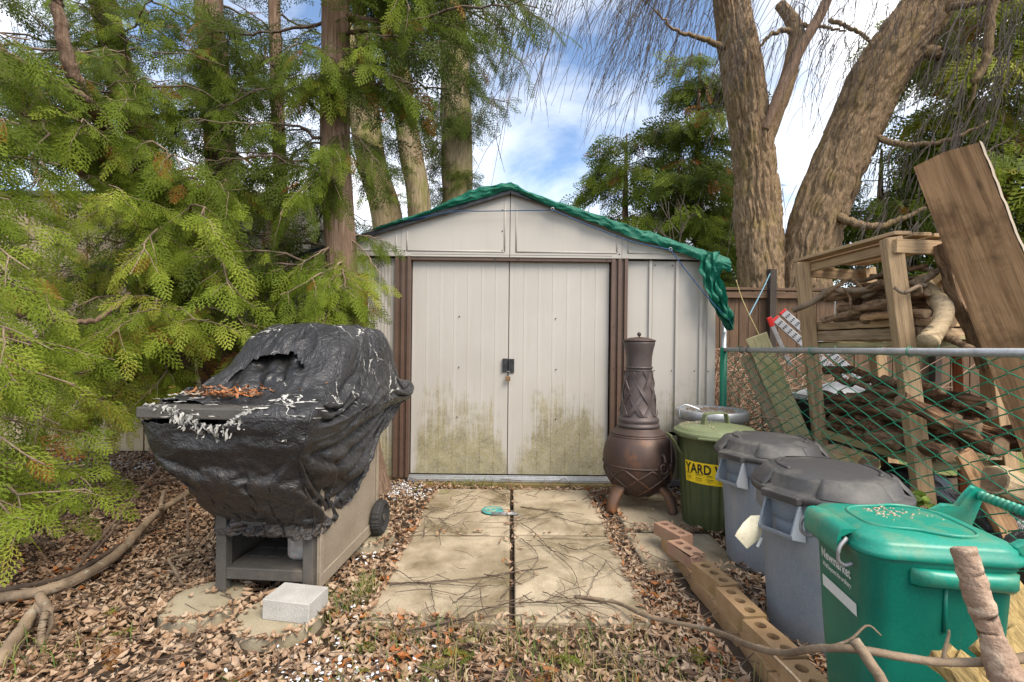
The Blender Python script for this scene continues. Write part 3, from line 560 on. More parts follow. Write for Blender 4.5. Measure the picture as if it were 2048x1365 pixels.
# ------------------------------------------------------------------ tarp
def tarpmat():
    m, t, out = NM('green_tarp'); v = coords(t, rnd=False); n1 = noise_(t, v, 7, 6, 0.6); vo = nd(t, 'ShaderNodeTexVoronoi', Scale=22.0, feature='DISTANCE_TO_EDGE'); t.links.new(v, vo.inputs[0])
    wv = nd(t, 'ShaderNodeTexWave', Scale=120.0); t.links.new(v, wv.inputs[0])
    col = ramp(t, n1.outputs['Fac'], [(0.3, (0.006, 0.115, 0.075)), (0.55, (0.010, 0.165, 0.105)), (0.75, (0.03, 0.22, 0.145))]).outputs[0]
    n2 = noise_(t, v, 16, 6, 0.7); col = mixrgb(t, ramp(t, n2.outputs['Fac'], [(0.64, 0.0), (0.80, 0.35)]).outputs[0], col, (0.24, 0.38, 0.31))
    hh = mth(t, 'ADD', mth(t, 'MULTIPLY', ramp(t, vo.outputs['Distance'], [(0.0, 1.0), (0.12, 0.0)]).outputs[0], 0.5), n2.outputs['Fac'])
    b = surf(t, out, col, 0.52, 0, hh, 0.5, 0.008, 0.35)
    tr = t.nodes.new('ShaderNodeBsdfTranslucent'); t.links.new(col, tr.inputs[0]); ms = nd(t, 'ShaderNodeMixShader'); ms.inputs[0].default_value = 0.25
    t.links.new(b.outputs[0], ms.inputs[1]); t.links.new(tr.outputs[0], ms.inputs[2]); t.links.new(ms.outputs[0], out.inputs[0]); return m
M['tarp'] = tarpmat()
tarp = thing('tarp', 'crumpled green tarp draped over the shed roof', 'tarp', (0, YS, ZP))
na, nb_ = 150, 46
s_ = np.linspace(-1.25, XR + 0.085, na); V = np.zeros((na, nb_, 3))
flap = np.interp(s_, [-1.25, -0.7, -0.1, 0.05, 0.35, 0.8, 1.3, 1.7, 1.95], [0.012, 0.015, 0.02, 0.03, 0.05, 0.085, 0.085, 0.095, 0.11])
bulge = np.interp(s_, [-1.25, -0.75, -0.5, -0.3, -0.05, 0.12, 0.3, 2], [0.010, 0.016, 0.065, 0.085, 0.045, 0.018, 0.010, 0.008])
zr = np.array([roofz(x) for x in s_]) + 0.016
for j in range(nb_):
    if j < 22:
        y = YS + DEPTH * (1 - j / 21) - 0.11 * (j / 21); V[:, j, 0] = s_; V[:, j, 1] = y
        V[:, j, 2] = zr + bulge * (0.5 + 0.5 * j / 21) + 0.02 * (fbm(s_ * 4 + 9, np.full(na, y * 3 + 9), 3, 4) - 0.3)
    else:
        k = (j - 21) / (nb_ - 22); dn = flap * k
        V[:, j, 0] = s_; V[:, j, 1] = YS - 0.11 - 0.02 * np.sin(k * 3.0)  - 0.03 * (fbm(s_ * 8 + 3, np.full(na, k * 2 + 4.), 3, 6) - 0.4)
        V[:, j, 2] = zr + bulge * (1 - 0.85 * k) - dn + 0.008 * np.sin(s_ * 9 + 1) * k
V[:, :, 1] -= 0.022 * (1 - np.abs(2 * fbm(V[:, :, 0] * 7 + V[:, :, 2] * 9 + 40, V[:, :, 2] * 14 - V[:, :, 0] * 3 + 40, 2, 5) - 1)) ** 4 * (np.arange(46) > 20)[None]; V[:, :, 2] += 0.012 * (1 - np.abs(2 * fbm(V[:, :, 0] * 9 + 40, V[:, :, 1] * 5 + 40, 2, 15) - 1)) ** 4
b = MB(); b.grid(V); o = b.build('sheet', M['tarp'], tarp, smooth=True)
# ragged tail hanging at the corner
na, nb_ = 60, 22; V = np.zeros((na, nb_, 3)); t_ = np.linspace(0, 1, na)
for i in range(na):
    t = t_[i]; c = P(1416 + 8 * t + 38 * t ** 1.8, 508 + 150 * t, YS - 0.14); wl = np.interp(t, [0, .15, .5, .8, 1], [0.105, 0.10, 0.09, 0.065, 0.012]); 
    for j in range(nb_):
        u = j / (nb_ - 1) - 0.5
        V[i, j] = (c.x + u * 2 * wl * 0.85 + 0.012 * math.sin(t * 23 + j), c.y + 0.03 * math.sin(u * 19 + t * 3) * (0.4 + t) + 0.02 * math.sin(t * 30 + u * 9), c.z + 0.05 * u * (1 - t) + 0.02 * math.sin(j * 1.9) * t)
V[:, :, 1] += 0.03 * (fbm(V[:, :, 0] * 14 + 60, V[:, :, 2] * 14 + 60, 3, 9) - 0.5)
b = MB(); b.grid(V); b.build('hanging_tail', M['tarp'], tarp, smooth=True)
gr = MB(); gr.tube([(0.014 * math.cos(a), 0, 0.014 * math.sin(a)) for a in np.linspace(0, 6.283, 13)[:-1]], 0.0045, 6, closed=True); gme = gr.mesh('grommet', True)
for (px, py) in ((1105, 419), (1341, 499)):
    p = P(px, py, YS - 0.165); link('grommet', gme, M['alu'], tarp, True, 0, Matrix.Translation(p))
b = MB(); pts = [P(760, 452, YS - .12), P(905, 424, YS - .13), P(960, 423, YS - .115), P(1085, 421, YS - .13), P(1105, 420, YS - .18)]; b.tube(cr(pts, 24), 0.0042, 6)
b.tube(cr([P(1105, 420, YS - .18), P(1180, 452, YS - .185), P(1260, 482, YS - .185), P(1341, 500, YS - .18)], 20), 0.0045, 6)
b.tube(cr([P(1341, 500, YS - .18), P(1375, 545, YS - .17), P(1420, 600, YS - .17), P(1462, 645, YS - .16)], 20), 0.0045, 6)
tag(b.build('rope', M['rope'], smooth=True), 'thin blue rope tied along the front edge of the tarp', 'rope')

# ================================================================== tan outbuilding behind the cedars
tb = thing('outbuilding', 'tan panelled outbuilding wall behind the cedar trees', 'building', (-4.8, 5.4, 0))
x = -9.0; k = 0
while x < -2.45:
    w = 0.34; b = MB(); b.bx(x, x + w - 0.012, 5.38 - (0.004 if k % 2 else 0), 5.42, 0.0, 2.92); b.build('wall_panel', M['tan_wall'] if x < -3.6 else M['white_fence'], tb, bevel=0.004); x += w; k += 1
b = MB(); b.bx(-9.0, -2.45, 5.421, 5.47, 0, 2.90); b.build('backing_wall', M['tan_wall'], tb)
b = MB(); b.bx(-9.1, -2.4, 5.33, 8.2, 2.925, 2.99); b.build('roof_edge', M['tile_roof'], tb, bevel=0.01)
b = MB(); b.bx(-2.52, -2.46, 5.48, 8.1, 0, 2.9); b.build('side_wall', M['white_fence'], tb)

# rust-red board and pale pole leaning at the shed's left corner
b = MB(); b.box((0, 0, 0.95), (0.16, 0.022, 1.9)); o = b.build('board', M['rust_board'], None, matrix=Matrix.Translation((-1.42, YS - 0.16, 0.0)) @ Matrix.Rotation(R(-2.0), 4, 'X') @ Matrix.Rotation(R(1.0), 4, 'Y'))
tag(o, 'rust red board standing between the cedar trunk and the shed', 'board')
b = MB(); b.tube(cr([(-1.25, YS - 0.12, 0.0), (-1.26, YS - 0.1, 0.9), (-1.30, YS - 0.08, 1.25), (-1.30, YS - 0.075, 1.5)], 16), 0.012, 8)
tag(b.build('pipe', M['white_plastic'], smooth=True), 'thin pale pipe standing beside the rust red board', 'pipe')
# ================================================================== CHIMINEA
ch = thing('chiminea', 'rusty brown cast iron chiminea with woven neck beside the shed door', 'chiminea', (1.0, 3.66, 0.018), R(8))
def lp(name, b, m, parent, smooth=True, bevel=0): return b.build(name, m, parent, smooth, False, bevel)
bowl_prof = [(0.02, 0.085), (0.09, 0.095), (0.16, 0.135), (0.215, 0.195), (0.25, 0.265), (0.267, 0.34), (0.268, 0.40), (0.258, 0.46), (0.236, 0.52), (0.20, 0.575), (0.165, 0.61), (0.15, 0.63)]
bp = cr([(r, z, 0) for r, z in bowl_prof], 50)[:, :2]
def bowl_r(z): return np.interp(z, bp[:, 1], bp[:, 0])
b = MB(); b.lathe(bp, 72); bowl = lp('bowl', b, M['iron'], ch)
def ringt(name, z, r, t, parent, m='iron', n=64):
    b = MB(); b.tube([(r * math.cos(a), r * math.sin(a), z) for a in np.arange(n) * 2 * np.pi / n], t, 8, closed=True); return lp(name, b, M[m], parent)
ringt('band', 0.345, 0.268, 0.0075, bowl); ringt('band', 0.575, 0.20, 0.006, bowl); ringt('band', 0.56, 0.212, 0.004, bowl)
# lattice on the lower bowl
b = MB()
for k in range(8):
    for sg in (-1, 1):
        a0 = k * 2 * np.pi / 8; zz_ = np.linspace(0.335, 0.10, 16); b.tube([(bowl_r(z) * 1.003 * math.cos(a0 + sg * 1.25 * (0.335 - z) / 0.235), bowl_r(z) * 1.003 * math.sin(a0 + sg * 1.25 * (0.335 - z) / 0.235), z) for z in zz_], 0.0085, 6)
lp('lattice', b, M['iron'], bowl)
neck_prof = [(0.158, 0.62), (0.163, 0.635), (0.158, 0.65), (0.148, 0.655), (0.155, 0.665), (0.158, 0.68), (0.15, 0.695), (0.14, 0.70), (0.128, 0.80), (0.113, 0.92), (0.103, 1.03), (0.098, 1.10), (0.099, 1.16), (0.108, 1.22), (0.121, 1.27), (0.122, 1.285), (0.115, 1.287)]
b = MB(); b.lathe(neck_prof, 64); neck = lp('neck', b, M['iron_grey'], ch)
ringt('band', 1.085, 0.101, 0.008, neck, 'iron_grey'); ringt('band', 1.06, 0.102, 0.004, neck, 'iron_grey')
def neck_r(z): return np.interp(z, [p[1] for p in neck_prof[6:]], [p[0] for p in neck_prof[6:]])
# basket weave: two sets of flat helical straps passing over and under
NS = 7; z0, z1 = 0.715, 1.055; tw = 1.55
for sg in (-1, 1):
    b = MB()
    for k in range(NS):
        nz = 60; V = np.zeros((nz, 4, 3)); zc = np.linspace(z0, z1, nz)
        for i, z in enumerate(zc):
            a = k * 2 * np.pi / NS + sg * tw * (z - z0) / (z1 - z0) + (0.2 if sg > 0 else 0)
            ph = math.sin((z - z0) / (z1 - z0) * np.pi * NS * tw / np.pi + k * np.pi) * sg
            lift = 0.005 + 0.005 * ph
            for j, (u, dl) in enumerate(((-0.15, -0.004), (-0.125, 0.002), (0.125, 0.002), (0.15, -0.004))):
                r = neck_r(z) + lift + dl; aa = a + u * 0.95; V[i, j] = (r * math.cos(aa), r * math.sin(aa), z)
        b.grid(V)
    lp('woven_strap', b, M['iron_grey'], neck, False)
b = MB(); b.lathe([(0.105, 1.284), (0.127, 1.288), (0.127, 1.297), (0.118, 1.303), (0.07, 1.318), (0.012, 1.325)], 48)
lid = lp('lid', b, M['iron'], ch)
b = MB(); b.lathe([(0.006, 1.32), (0.006, 1.332)] + [(0.0165 * math.sin(a), 1.346 - 0.0165 * math.cos(a)) for a in np.linspace(0.4, 3.1, 10)], 20); lp('knob', b, M['iron'], lid)
for a in (R(205), R(315), R(80)):
    b = MB(); d = Vector((math.cos(a), math.sin(a), 0)); side = Vector((-d.y, d.x, 0)); rings = []
    for t in np.linspace(0, 1, 10):
        c = d * (0.165 + 0.115 * t + 0.03 * math.sin(t * 3.1)) + Vector((0, 0, 0.205 - 0.205 * t)); w = 0.055 - 0.022 * t + 0.012 * (t > 0.9); th = 0.02
        rings.append(np.array([tuple(c + side * (w * sx_) + d * (th * sy_)) for sx_, sy_ in ((-1, -1), (1, -1), (1, 1), (0, 1.5), (-1, 1))]))
    b.loft(rings); lp('leg', b, M['iron_rust'], ch)
# firebox mouth with its hinged door on the right, hook and ring on the front

ax = Vector((0.93, -0.36, 0.0)).normalized(); sidev = Vector((-ax.y, ax.x, 0)); upv = Vector((0, 0, 1)); cz = 0.37
def on_bowl(u, v, off=0.0):
    z = cz + v; r = bowl_r(z) + off; a0 = math.atan2(ax.y, ax.x); a = a0 + u / 0.268; return (r * math.cos(a), r * math.sin(a), z)
b = MB(); na, nb_ = 15, 17; V = np.zeros((na, nb_, 3))
for i in range(na):
    for j in range(nb_):
        v = -0.155 + 0.32 * j / (nb_ - 1); hw = 0.15 * math.sqrt(max(0.02, 1 - (v / 0.172) ** 2)); V[i, j] = on_bowl(hw * (2 * i / (na - 1) - 1), v, 0.012)
b.grid(V); door = lp('fire_door', b, M['iron'], ch)
b = MB(); b.tube([on_bowl(0.155 * math.cos(t), 0.165 * math.sin(t), 0.012) for t in np.linspace(0, 6.283, 49)[:-1]], 0.0095, 8, closed=True); lp('door_rim', b, M['iron'], door)
for hu in (-.165, .165): b = MB(); p = Vector(on_bowl(hu, -.01, 0.012)); b.tube([p + Vector((0, 0, -.025)), p + Vector((0, 0, .025))], 0.014, 10); lp('hinge', b, M['iron'], door)
fa = R(287); fd = Vector((math.cos(fa), math.sin(fa), 0)); fs = Vector((-fd.y, fd.x, 0))
b = MB(); c = fd * 0.268; b.tube(cr([c + Vector((0, 0, .45)) - fd * .012, c + fd * .02 + Vector((0, 0, .445)), c + fd * .032 + Vector((0, 0, .40)), c + fd * .018 + Vector((0, 0, .37))], 12), 0.011, 8); hk = lp('hook', b, M['iron'], ch)
b = MB(); c = fd * 0.29 + Vector((0, 0, .355)); b.tube([c + fs * (0.036 * math.cos(t)) + upv * (0.036 * math.sin(t)) for t in np.linspace(0, 6.283, 33)[:-1]], 0.006, 8, closed=True); lp('ring', b, M['iron'], hk)

# ================================================================== BINS
def text_mesh(txt, size, offset=0.0, spacing=1.0, shear=0.0, res=3):
    cu = bpy.data.curves.new('lettering', 'FONT'); cu.body = txt; cu.size = size; cu.offset = offset; cu.space_character = spacing; cu.shear = shear; cu.resolution_u = res
    ob = bpy.data.objects.new('lettering', cu); COL.objects.link(ob); bpy.context.view_layer.update()
    dg = bpy.context.evaluated_depsgraph_get(); me = bpy.data.meshes.new_from_object(ob.evaluated_get(dg))
    bpy.data.objects.remove(ob); bpy.data.curves.remove(cu); return me
def wrapped(me, fn):
    v = np.zeros(len(me.vertices) * 3, np.float32); me.vertices.foreach_get('co', v); v = v.reshape(-1, 3)
    me.vertices.foreach_set('co', np.array([fn(p[0], p[1], p[2]) for p in v], np.float32).ravel()); me.update(); return me
def bin_body(rb, rt, h, ribs_n=0, rib=0.0, skirt=None, n=96):
    prof = [(rb - 0.012, 0.0), (rb, 0.012)]
    for z in np.linspace(0.03, h - 0.03, 14): prof.append((rb + (rt - rb) * z / h, z))
    if skirt: prof = [p for p in prof if p[1] < h - skirt - 0.005] + [(rb + (rt - rb) * (h - skirt) / h, h - skirt), (rt + 0.012, h - skirt + 0.012), (rt + 0.016, h - 0.02)]
    prof += [(rt + (0.02 if skirt else 0.012), h - 0.015), (rt + (0.02 if skirt else 0.012), h), (rt - 0.006, h), (rt - 0.01, h - 0.03)]
    mod = None
    if ribs_n: mod = lambda th, z: rib * (np.abs(np.sin(th * ribs_n / 2)) ** 6) * ((z > 0.02) & (z < h * 0.86)) * -1
    return MB().lathe(prof, n, mod=mod, caps=True)
# galvanised can
gc = thing('metal_bin', 'galvanised metal bin with dented lid behind the olive bin', 'bin', (1.69, 3.93, 0.0), 0, None, Matrix.Diagonal((1.0, 1.0, 1.12)))
b = MB(); pr = [(0.21, 0.0)] + [(0.215 + 0.045 * z / .62 + (0.006 if k % 6 in (0, 1) else 0), z) for k, z in enumerate(np.linspace(0.01, 0.62, 25))] + [(0.268, 0.63)]; b.lathe(pr, 72); lp('body', b, M['galv'], gc)
b = MB(); b.lathe([(0.282, 0.60), (0.288, 0.605), (0.288, 0.655), (0.282, 0.665), (0.27, 0.668), (0.255, 0.652), (0.23, 0.648), (0.15, 0.655), (0.02, 0.658)], 72); gl = lp('lid', b, M['galv'], gc)
b = MB(); b.tube(cr([(-0.285, -0.06, 0.60), (-0.288, -0.055, 0.665), (-0.255, -0.06, 0.70), (-0.2, -0.07, 0.695), (-0.12, -0.085, 0.665)], 20), 0.008, 8); lp('bail_handle', b, M['galv'], gl)
b = MB()
for k in range(60):
    a, r = random.random() * 6.28, 0.2 * math.sqrt(random.random()); b.box((r * math.cos(a), r * math.sin(a), 0.661), (random.uniform(.01, .04), .008, .006), Matrix.Rotation(random.random() * 6, 3, 'Z'))
tag(lp('leaf_debris', b, M['leaf'], gl), None, kind='stuff')

# olive yard-waste bin
yb = thing('waste_bin', 'olive green round plastic bin with yellow sticker', 'bin', (1.465, 3.335, 0.0))
b = bin_body(0.215, 0.262, 0.655, 26, 0.006, n=208); lp('body', b, M['plastic_olive'], yb)
b = MB(); b.lathe([(0.278, 0.635), (0.285, 0.64), (0.285, 0.668), (0.279, 0.675), (0.262, 0.677), (0.256, 0.69), (0.245, 0.697), (0.12, 0.718), (0.01, 0.722)], 80); yl = lp('lid', b, M['plastic_olive_lid'], yb)
b = MB(); hp = cr([(-0.105, -.037, 0.705), (-0.092, -.033, 0.772), (-0.065, -.024, 0.793), (0.065, .024, 0.793), (0.092, .033, 0.772), (0.105, .037, 0.705)], 26)
rings = []
for i, p in enumerate(hp):
    sd = Vector((-0.33, 0.94, 0)); tg = Vector(hp[min(i + 1, 25)] - hp[max(i - 1, 0)]).normalized(); nn = tg.cross(sd).normalized(); c = Vector(p)
    rings.append(np.array([tuple(c + sd * (0.02 * a) + nn * (0.006 * e)) for a, e in ((-1, -1), (1, -1), (1, 1), (-1, 1))]))
b.loft(rings); lp('lid_handle', b, M['plastic_olive_lid'], yl, False, 0.002)
b = MB(); fa = R(238); c = Vector((math.cos(fa) * 0.292, math.sin(fa) * 0.292, 0.65)); b.box(c, (0.018, 0.13, 0.014), Matrix.Rotation(fa, 3, 'Z')); lp('lid_tab', b, M['plastic_olive_lid'], yl, False, 0.004)
for a in (R(178), R(-2)):
    b = MB(); d = Vector((math.cos(a), math.sin(a), 0)); s2 = Vector((-d.y, d.x, 0)); rings = []
    for (o1, z, w) in ((0.235, 0.50, 0.03), (0.30, 0.60, 0.06), (0.325, 0.628, 0.065), (0.325, 0.642, 0.065), (0.25, 0.642, 0.06)):
        rings.append(np.array([tuple(d * (o1 + e) + s2 * (w * q) + Vector((0, 0, z))) for q, e in ((-1, 0), (1, 0), (1, .008), (-1, .008))]))
    b.loft(rings); lp('side_handle', b, M['plastic_olive_lid'], yb, False, 0.003)
def yard_r(z): return 0.215 + 0.047 * z / 0.655 + 0.0025
def on_can(a, z, off=0.0): r = yard_r(z) + off; return (r * math.cos(a), r * math.sin(a), z)
a_st, a_en = R(197), R(330); b = MB(); na = 50; V = np.zeros((na, 6, 3))
for i in range(na):
    for j in range(6): V[i, j] = on_can(a_st + (a_en - a_st) * i / (na - 1), 0.335 + 0.145 * j / 5)
b.grid(V); st = lp('sticker', b, M['yellow'], yb)
me = text_mesh('YARD WASTE', 0.090, 0.0028, 1.06); wrapped(me, lambda x, y, z: on_can(a_st + 0.035 + x * .74 / 0.245, 0.405 + y, 0.0015)); link('sticker_text', me, M['ink'], st, False)
b = MB()
for col_ in range(7):
    for row in range(6):
        if (row in (2,)) : continue
        ln = random.uniform(0.03, 0.055); a0 = a_st + 0.05 + col_ * 0.30; z = 0.395 - row * 0.0085
        V = np.array([[on_can(a0 + (ln / 0.245) * u, z + (0.004 if row % 3 == 0 else 0.0022) * v, 0.001) for v in (0, 1)] for u in (0, .5, 1)]); b.grid(V)
tag(lp('fine_print', b, M['ink'], st), None, kind='stuff')
b = MB()
for k in range(70):
    a, r = random.gauss(2.6, 1.0), random.uniform(0.08, 0.24); z = np.interp(r, [0.01, .12, .245], [.722, .718, .698]); b.box((r * math.cos(a), r * math.sin(a), z + .002), (random.uniform(.004, .016), .006, .004), Matrix.Rotation(random.random() * 6, 3, 'Z'))
tag(lp('pale_crumbs', b, M['debris'], yl), None, kind='stuff')

def grey_bin(loc, rz, label):
    t = thing('grey_bin', label, 'bin', loc, rz, None)
    b = bin_body(0.222, 0.262, 0.645, skirt=0.105); lp('body', b, M['plastic_grey'], t)
    for a in (math.pi, 0.0):
        d = Vector((math.cos(a), math.sin(a), 0)); s2 = Vector((-d.y, d.x, 0)); up = Vector((0, 0, 1)); b = MB(); w = 0.072
        def pt(o, q, z): return tuple(d * o + s2 * q + up * z)
        # open grip: two cheeks, a lower lip and a recessed back
        for q in (-w, w):
            tri = [pt(.262, q - .005, .625), pt(.295, q - .005, .625), pt(.338, q - .005, .512), pt(.335, q - .005, .495), pt(.25, q - .005, .47), pt(.262, q + .005, .625), pt(.295, q + .005, .625), pt(.338, q + .005, .512), pt(.335, q + .005, .495), pt(.25, q + .005, .47)]
            b.add(tri, [np.array([[0, 1, 2, 3, 4]]), np.array([[9, 8, 7, 6, 5]]), np.array([[i, i + 5, (i + 1) % 5 + 5, (i + 1) % 5] for i in range(5)])])
        lipv = [pt(.25, -w, .47), pt(.25, w, .47), pt(.335, w, .495), pt(.335, -w, .495), pt(.262, -w, .485), pt(.262, w, .485), pt(.338, w, .513), pt(.338, -w, .513)]
        b.add(lipv, np.array([[3, 2, 1, 0], [4, 5, 6, 7], [0, 1, 5, 4], [1, 2, 6, 5], [2, 3, 7, 6], [3, 0, 4, 7]]))
        b.beam(pt(.29, -w, .628), pt(.29, w, .628), 0.02, 0.016)
        lp('grip_handle', b, M['plastic_grey'], t, False, 0.003)
    b = MB(); b.lathe([(0.285, 0.628), (0.297, 0.632), (0.299, 0.655), (0.293, 0.664), (0.270, 0.668), (0.262, 0.674), (0.247, 0.718), (0.241, 0.724), (0.20, 0.737), (0.10, 0.75), (0.01, 0.753)], 96)
    ld = lp('lid', b, M['plastic_black'], t)
    for a in (math.pi, 0.0):
        d = Vector((math.cos(a), math.sin(a), 0)); b = MB(); b.box(d * 0.292 + Vector((0, 0, .645)), (0.05, 0.165, 0.032), Matrix.Rotation(a, 3, 'Z')); lp('lid_tab', b, M['plastic_black'], ld, False, 0.006)
    # raised sector steps and the moulded arc groove on the crown
    for (a0, a1) in ((R(205), R(262)), (R(25), R(82)), (R(118), R(160)), (R(298), R(340))):
        b = MB(); V = np.zeros((22, 5, 3))
        for i in range(22):
            a = a0 + (a1 - a0) * i / 21; ed = 1.0 if 0 < i < 21 else 0.0
            for j, (r, z) in enumerate(((0.292, .664), (0.284, .678), (0.262, .70), (0.246, .7215), (0.225, .730))): V[i, j] = (r * math.cos(a), r * math.sin(a), z + (0.004 * ed) - (0.012 * (1 - ed)))
        b.grid(V); lp('lid_step', b, M['plastic_black'], ld)
    for a0 in (R(135), R(-45)):
        b = MB(); b.tube([(0.19 * math.cos(a), 0.19 * math.sin(a), 0.7385) for a in np.linspace(a0 - 0.55, a0 + 0.55, 18)], 0.0085, 8); lp('lid_ridge', b, M['plastic_black'], ld)
    return t
g1 = grey_bin((1.525, 2.745, 0.0), R(22), 'blue grey round bin with dusty black lid beside the olive bin')
g2 = grey_bin((1.395, 2.05, 0.0), R(24), 'blue grey round bin with black lid and a peeling cream paper')
# cream paper hanging at the front grey bin
pp = []
def g2p(px, py, Y): return P(px, py, Y)
quad = [(1524, 1031), (1502, 1032), (1487, 1046), (1475, 1063), (1470, 1072), (1494, 1098), (1520, 1078), (1524, 1069)]
pts = [P(x, y, 1.985 + 0.012 * math.sin(i * 1.3)) for i, (x, y) in enumerate(quad)]; c = sum(pts, Vector()) / len(pts) + Vector((0, -.015, 0))
b = MB(); V = [tuple(p) for p in pts] + [tuple(c)] + [tuple(p + Vector((0, .002, 0))) for p in pts] + [tuple(c + Vector((0, .002, 0)))]
nq = len(pts); b.add(V, [np.array([[i, (i + 1) % nq, nq] for i in range(nq)]), np.array([[nq + 1 + (i + 1) % nq, nq + 1 + i, 2 * nq + 1] for i in range(nq)])])
pa = b.build('paper_tag', M['paper'], None, smooth=True); tag(pa, 'cream paper sheet peeling off the side of a blue grey bin', 'paper')
b = MB(); b.box(P(1519, 1085, 1.975), (0.011, 0.002, 0.042), Matrix.Rotation(R(25), 3, 'Y')); b.build('torn_strip', M['white_print'], pa)

# ================================================================== GREEN CART
ct = thing('green_cart', 'bright green wheeled organics cart with ribbed handle and white lettering', 'bin', (1.188, 1.40, 0.0), 0, None, Matrix.Rotation(R(-8), 3, 'Z') @ Matrix.Diagonal((.79, .79, 1.0)))
def ring_at(hx, hy, r, z, cx=0, cy=0): return rr(hx, hy, r, 10, z, cx, cy)
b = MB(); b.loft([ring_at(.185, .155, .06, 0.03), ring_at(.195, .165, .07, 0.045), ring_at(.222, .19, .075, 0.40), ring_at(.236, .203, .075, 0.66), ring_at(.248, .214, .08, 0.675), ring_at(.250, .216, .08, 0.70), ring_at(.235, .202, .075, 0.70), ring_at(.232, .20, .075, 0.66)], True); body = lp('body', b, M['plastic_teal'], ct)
# lid: stepped rim, domed top, raised wavy panel, rolled lip at the front (-x)
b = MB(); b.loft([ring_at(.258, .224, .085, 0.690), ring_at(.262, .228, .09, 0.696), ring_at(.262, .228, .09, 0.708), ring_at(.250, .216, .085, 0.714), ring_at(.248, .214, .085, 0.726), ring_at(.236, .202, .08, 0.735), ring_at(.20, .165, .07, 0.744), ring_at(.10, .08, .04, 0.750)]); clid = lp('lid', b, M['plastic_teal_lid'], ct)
b = MB(); wv = []
for t in np.linspace(0, 1, 90, endpoint=False):
    a = t * 2 * np.pi; ca, sa = math.cos(a), math.sin(a); rx, ry = 0.172, 0.142
    x = rx * np.sign(ca) * abs(ca) ** 0.55; y = ry * np.sign(sa) * abs(sa) ** 0.55; y *= 1 + 0.16 * math.tanh(x * 22); wv.append((x, y, 0.7525 - 0.010 * (abs(x) / .19) ** 3 - 0.004 * (abs(y) / .16) ** 2))
b.tube(wv, 0.0055, 8, closed=True); lp('lid_bead', b, M['plastic_teal_lid'], clid)
b = MB(); rings = []
for (x, z, w) in ((-.225, .738, .115), (-.262, .742, .125), (-.285, .738, .125), (-.298, .72, .125), (-.30, .67, .12), (-.292, .662, .12), (-.285, .67, .12), (-.283, .715, .12), (-.255, .728, .12), (-.225, .727, .11)):
    rings.append((x, z, w))
V = np.array([[(x, -w + 2 * w * j / 8, z) for j in range(9)] for (x, z, w) in rings]); b.grid(V)
for j in (0, 8): b.add(V[:, j], np.array([list(range(10)) if j else list(range(10))[::-1]]))
lp('front_lip', b, M['plastic_teal_lid'], clid, True)
for s2 in (-1, 1): b = MB(); b.tube(cr([(-.27, .128 * s2, .715), (-.30, .14 * s2, .69), (-.303, .14 * s2, .655), (-.28, .135 * s2, .64), (-.25, .13 * s2, .645)], 16), 0.0065, 8); lp('latch_wire', b, M['alu'], ct)
# side grip ledge on the near long side, strengthening ribs
for s2 in (-1, 1):
    b = MB(); rings = []
    for t in np.linspace(-1, 1, 15):
        x = 0.05 + 0.16 * t; k = max(0.0, 1 - abs(t) ** 4) ** 0.5; d = 0.034 * k + 0.001
        yb_ = s2 * 0.212; rings.append(np.array([(x, yb_ - s2 * .02, .672), (x, yb_ + s2 * d, .672), (x, yb_ + s2 * (d + .006 * k), .655), (x, yb_ + s2 * d * .8, .632), (x, yb_ - s2 * .02, .612)]))
    b.loft(rings); lp('grip_ledge', b, M['plastic_teal_lid'], ct)
    for rx_ in (0.0, 0.13): b = MB(); b.tube([(rx_, s2 * .203, .62), (rx_, s2 * .198, .50)], 0.006, 8); lp('side_rib', b, M['plastic_teal'], ct)
# handle at the back (+x)
for s2 in (-1, 1):
    b = MB(); V = [(.215, .735), (.25, .70), (.29, .66), (.335, .69), (.372, .775), (.385, .806), (.36, .816), (.335, .792), (.30, .75), (.25, .752)]
    n_ = len(V); y0, y1 = s2 * .155, s2 * .185; b.add([(x, y0, z) for x, z in V] + [(x, y1, z) for x, z in V], [np.array([list(range(n_))[::-1] if s2 < 0 else list(range(n_))]), np.array([[i + n_ for i in (range(n_) if s2 < 0 else range(n_ - 1, -1, -1))]]), np.array([[i, (i + 1) % n_, (i + 1) % n_ + n_, i + n_] for i in range(n_)])]); lp('handle_arm', b, M['plastic_teal_lid'], ct, False, 0.006)
b = MB(); yy = np.linspace(-0.155, 0.155, 120); b.tube([(0.366, y, 0.797) for y in yy], 0.013 + 0.0035 * np.sin(yy * 2 * np.pi / 0.0225), 14); lp('handle_bar', b, M['plastic_teal_lid'], ct)
for s2 in (-1, 1):
    b = MB(); b.tube([(.19, s2 * .17, .085), (.19, s2 * .21, .085)], 0.085, 28); lp('wheel', b, M['rubber'], ct, False, 0.008)
# lettering on the front (-x) left corner of the near side face
def cart_front(x, y, z):      # text plane wraps round the front-left rounded corner; x runs along the surface
    zz2 = 0.585 + y; hx = np.interp(zz2, [0.045, .40, .66], [.195, .222, .236]); hy = np.interp(zz2, [0.045, .40, .66], [.165, .19, .203]); r = 0.075
    # arc-length starts on the front face at y=-0.02 and runs to the near (-y) side
    s0 = -(hy - r) + 0.004; L1 = max(hy - r - s0, 0.0); off = 0.0025
    s = x
    if s < L1: return (-hx - off, -(s0 + s), zz2)
    s -= L1; arc = r * np.pi / 2
    if s < arc: a = s / r; return (-(hx - r) - (r + off) * math.cos(a), -(hy - r) - (r + off) * math.sin(a), zz2)
    s -= arc; return (-(hx - r) + s, -hy - off, zz2)
me = text_mesh('Newmarket', 0.041, 0.0011, 1.03); link('lettering', wrapped(me, lambda x, y, z: cart_front(x * 1.0 + 0.005, y, z)), M['white_print'], body, False)
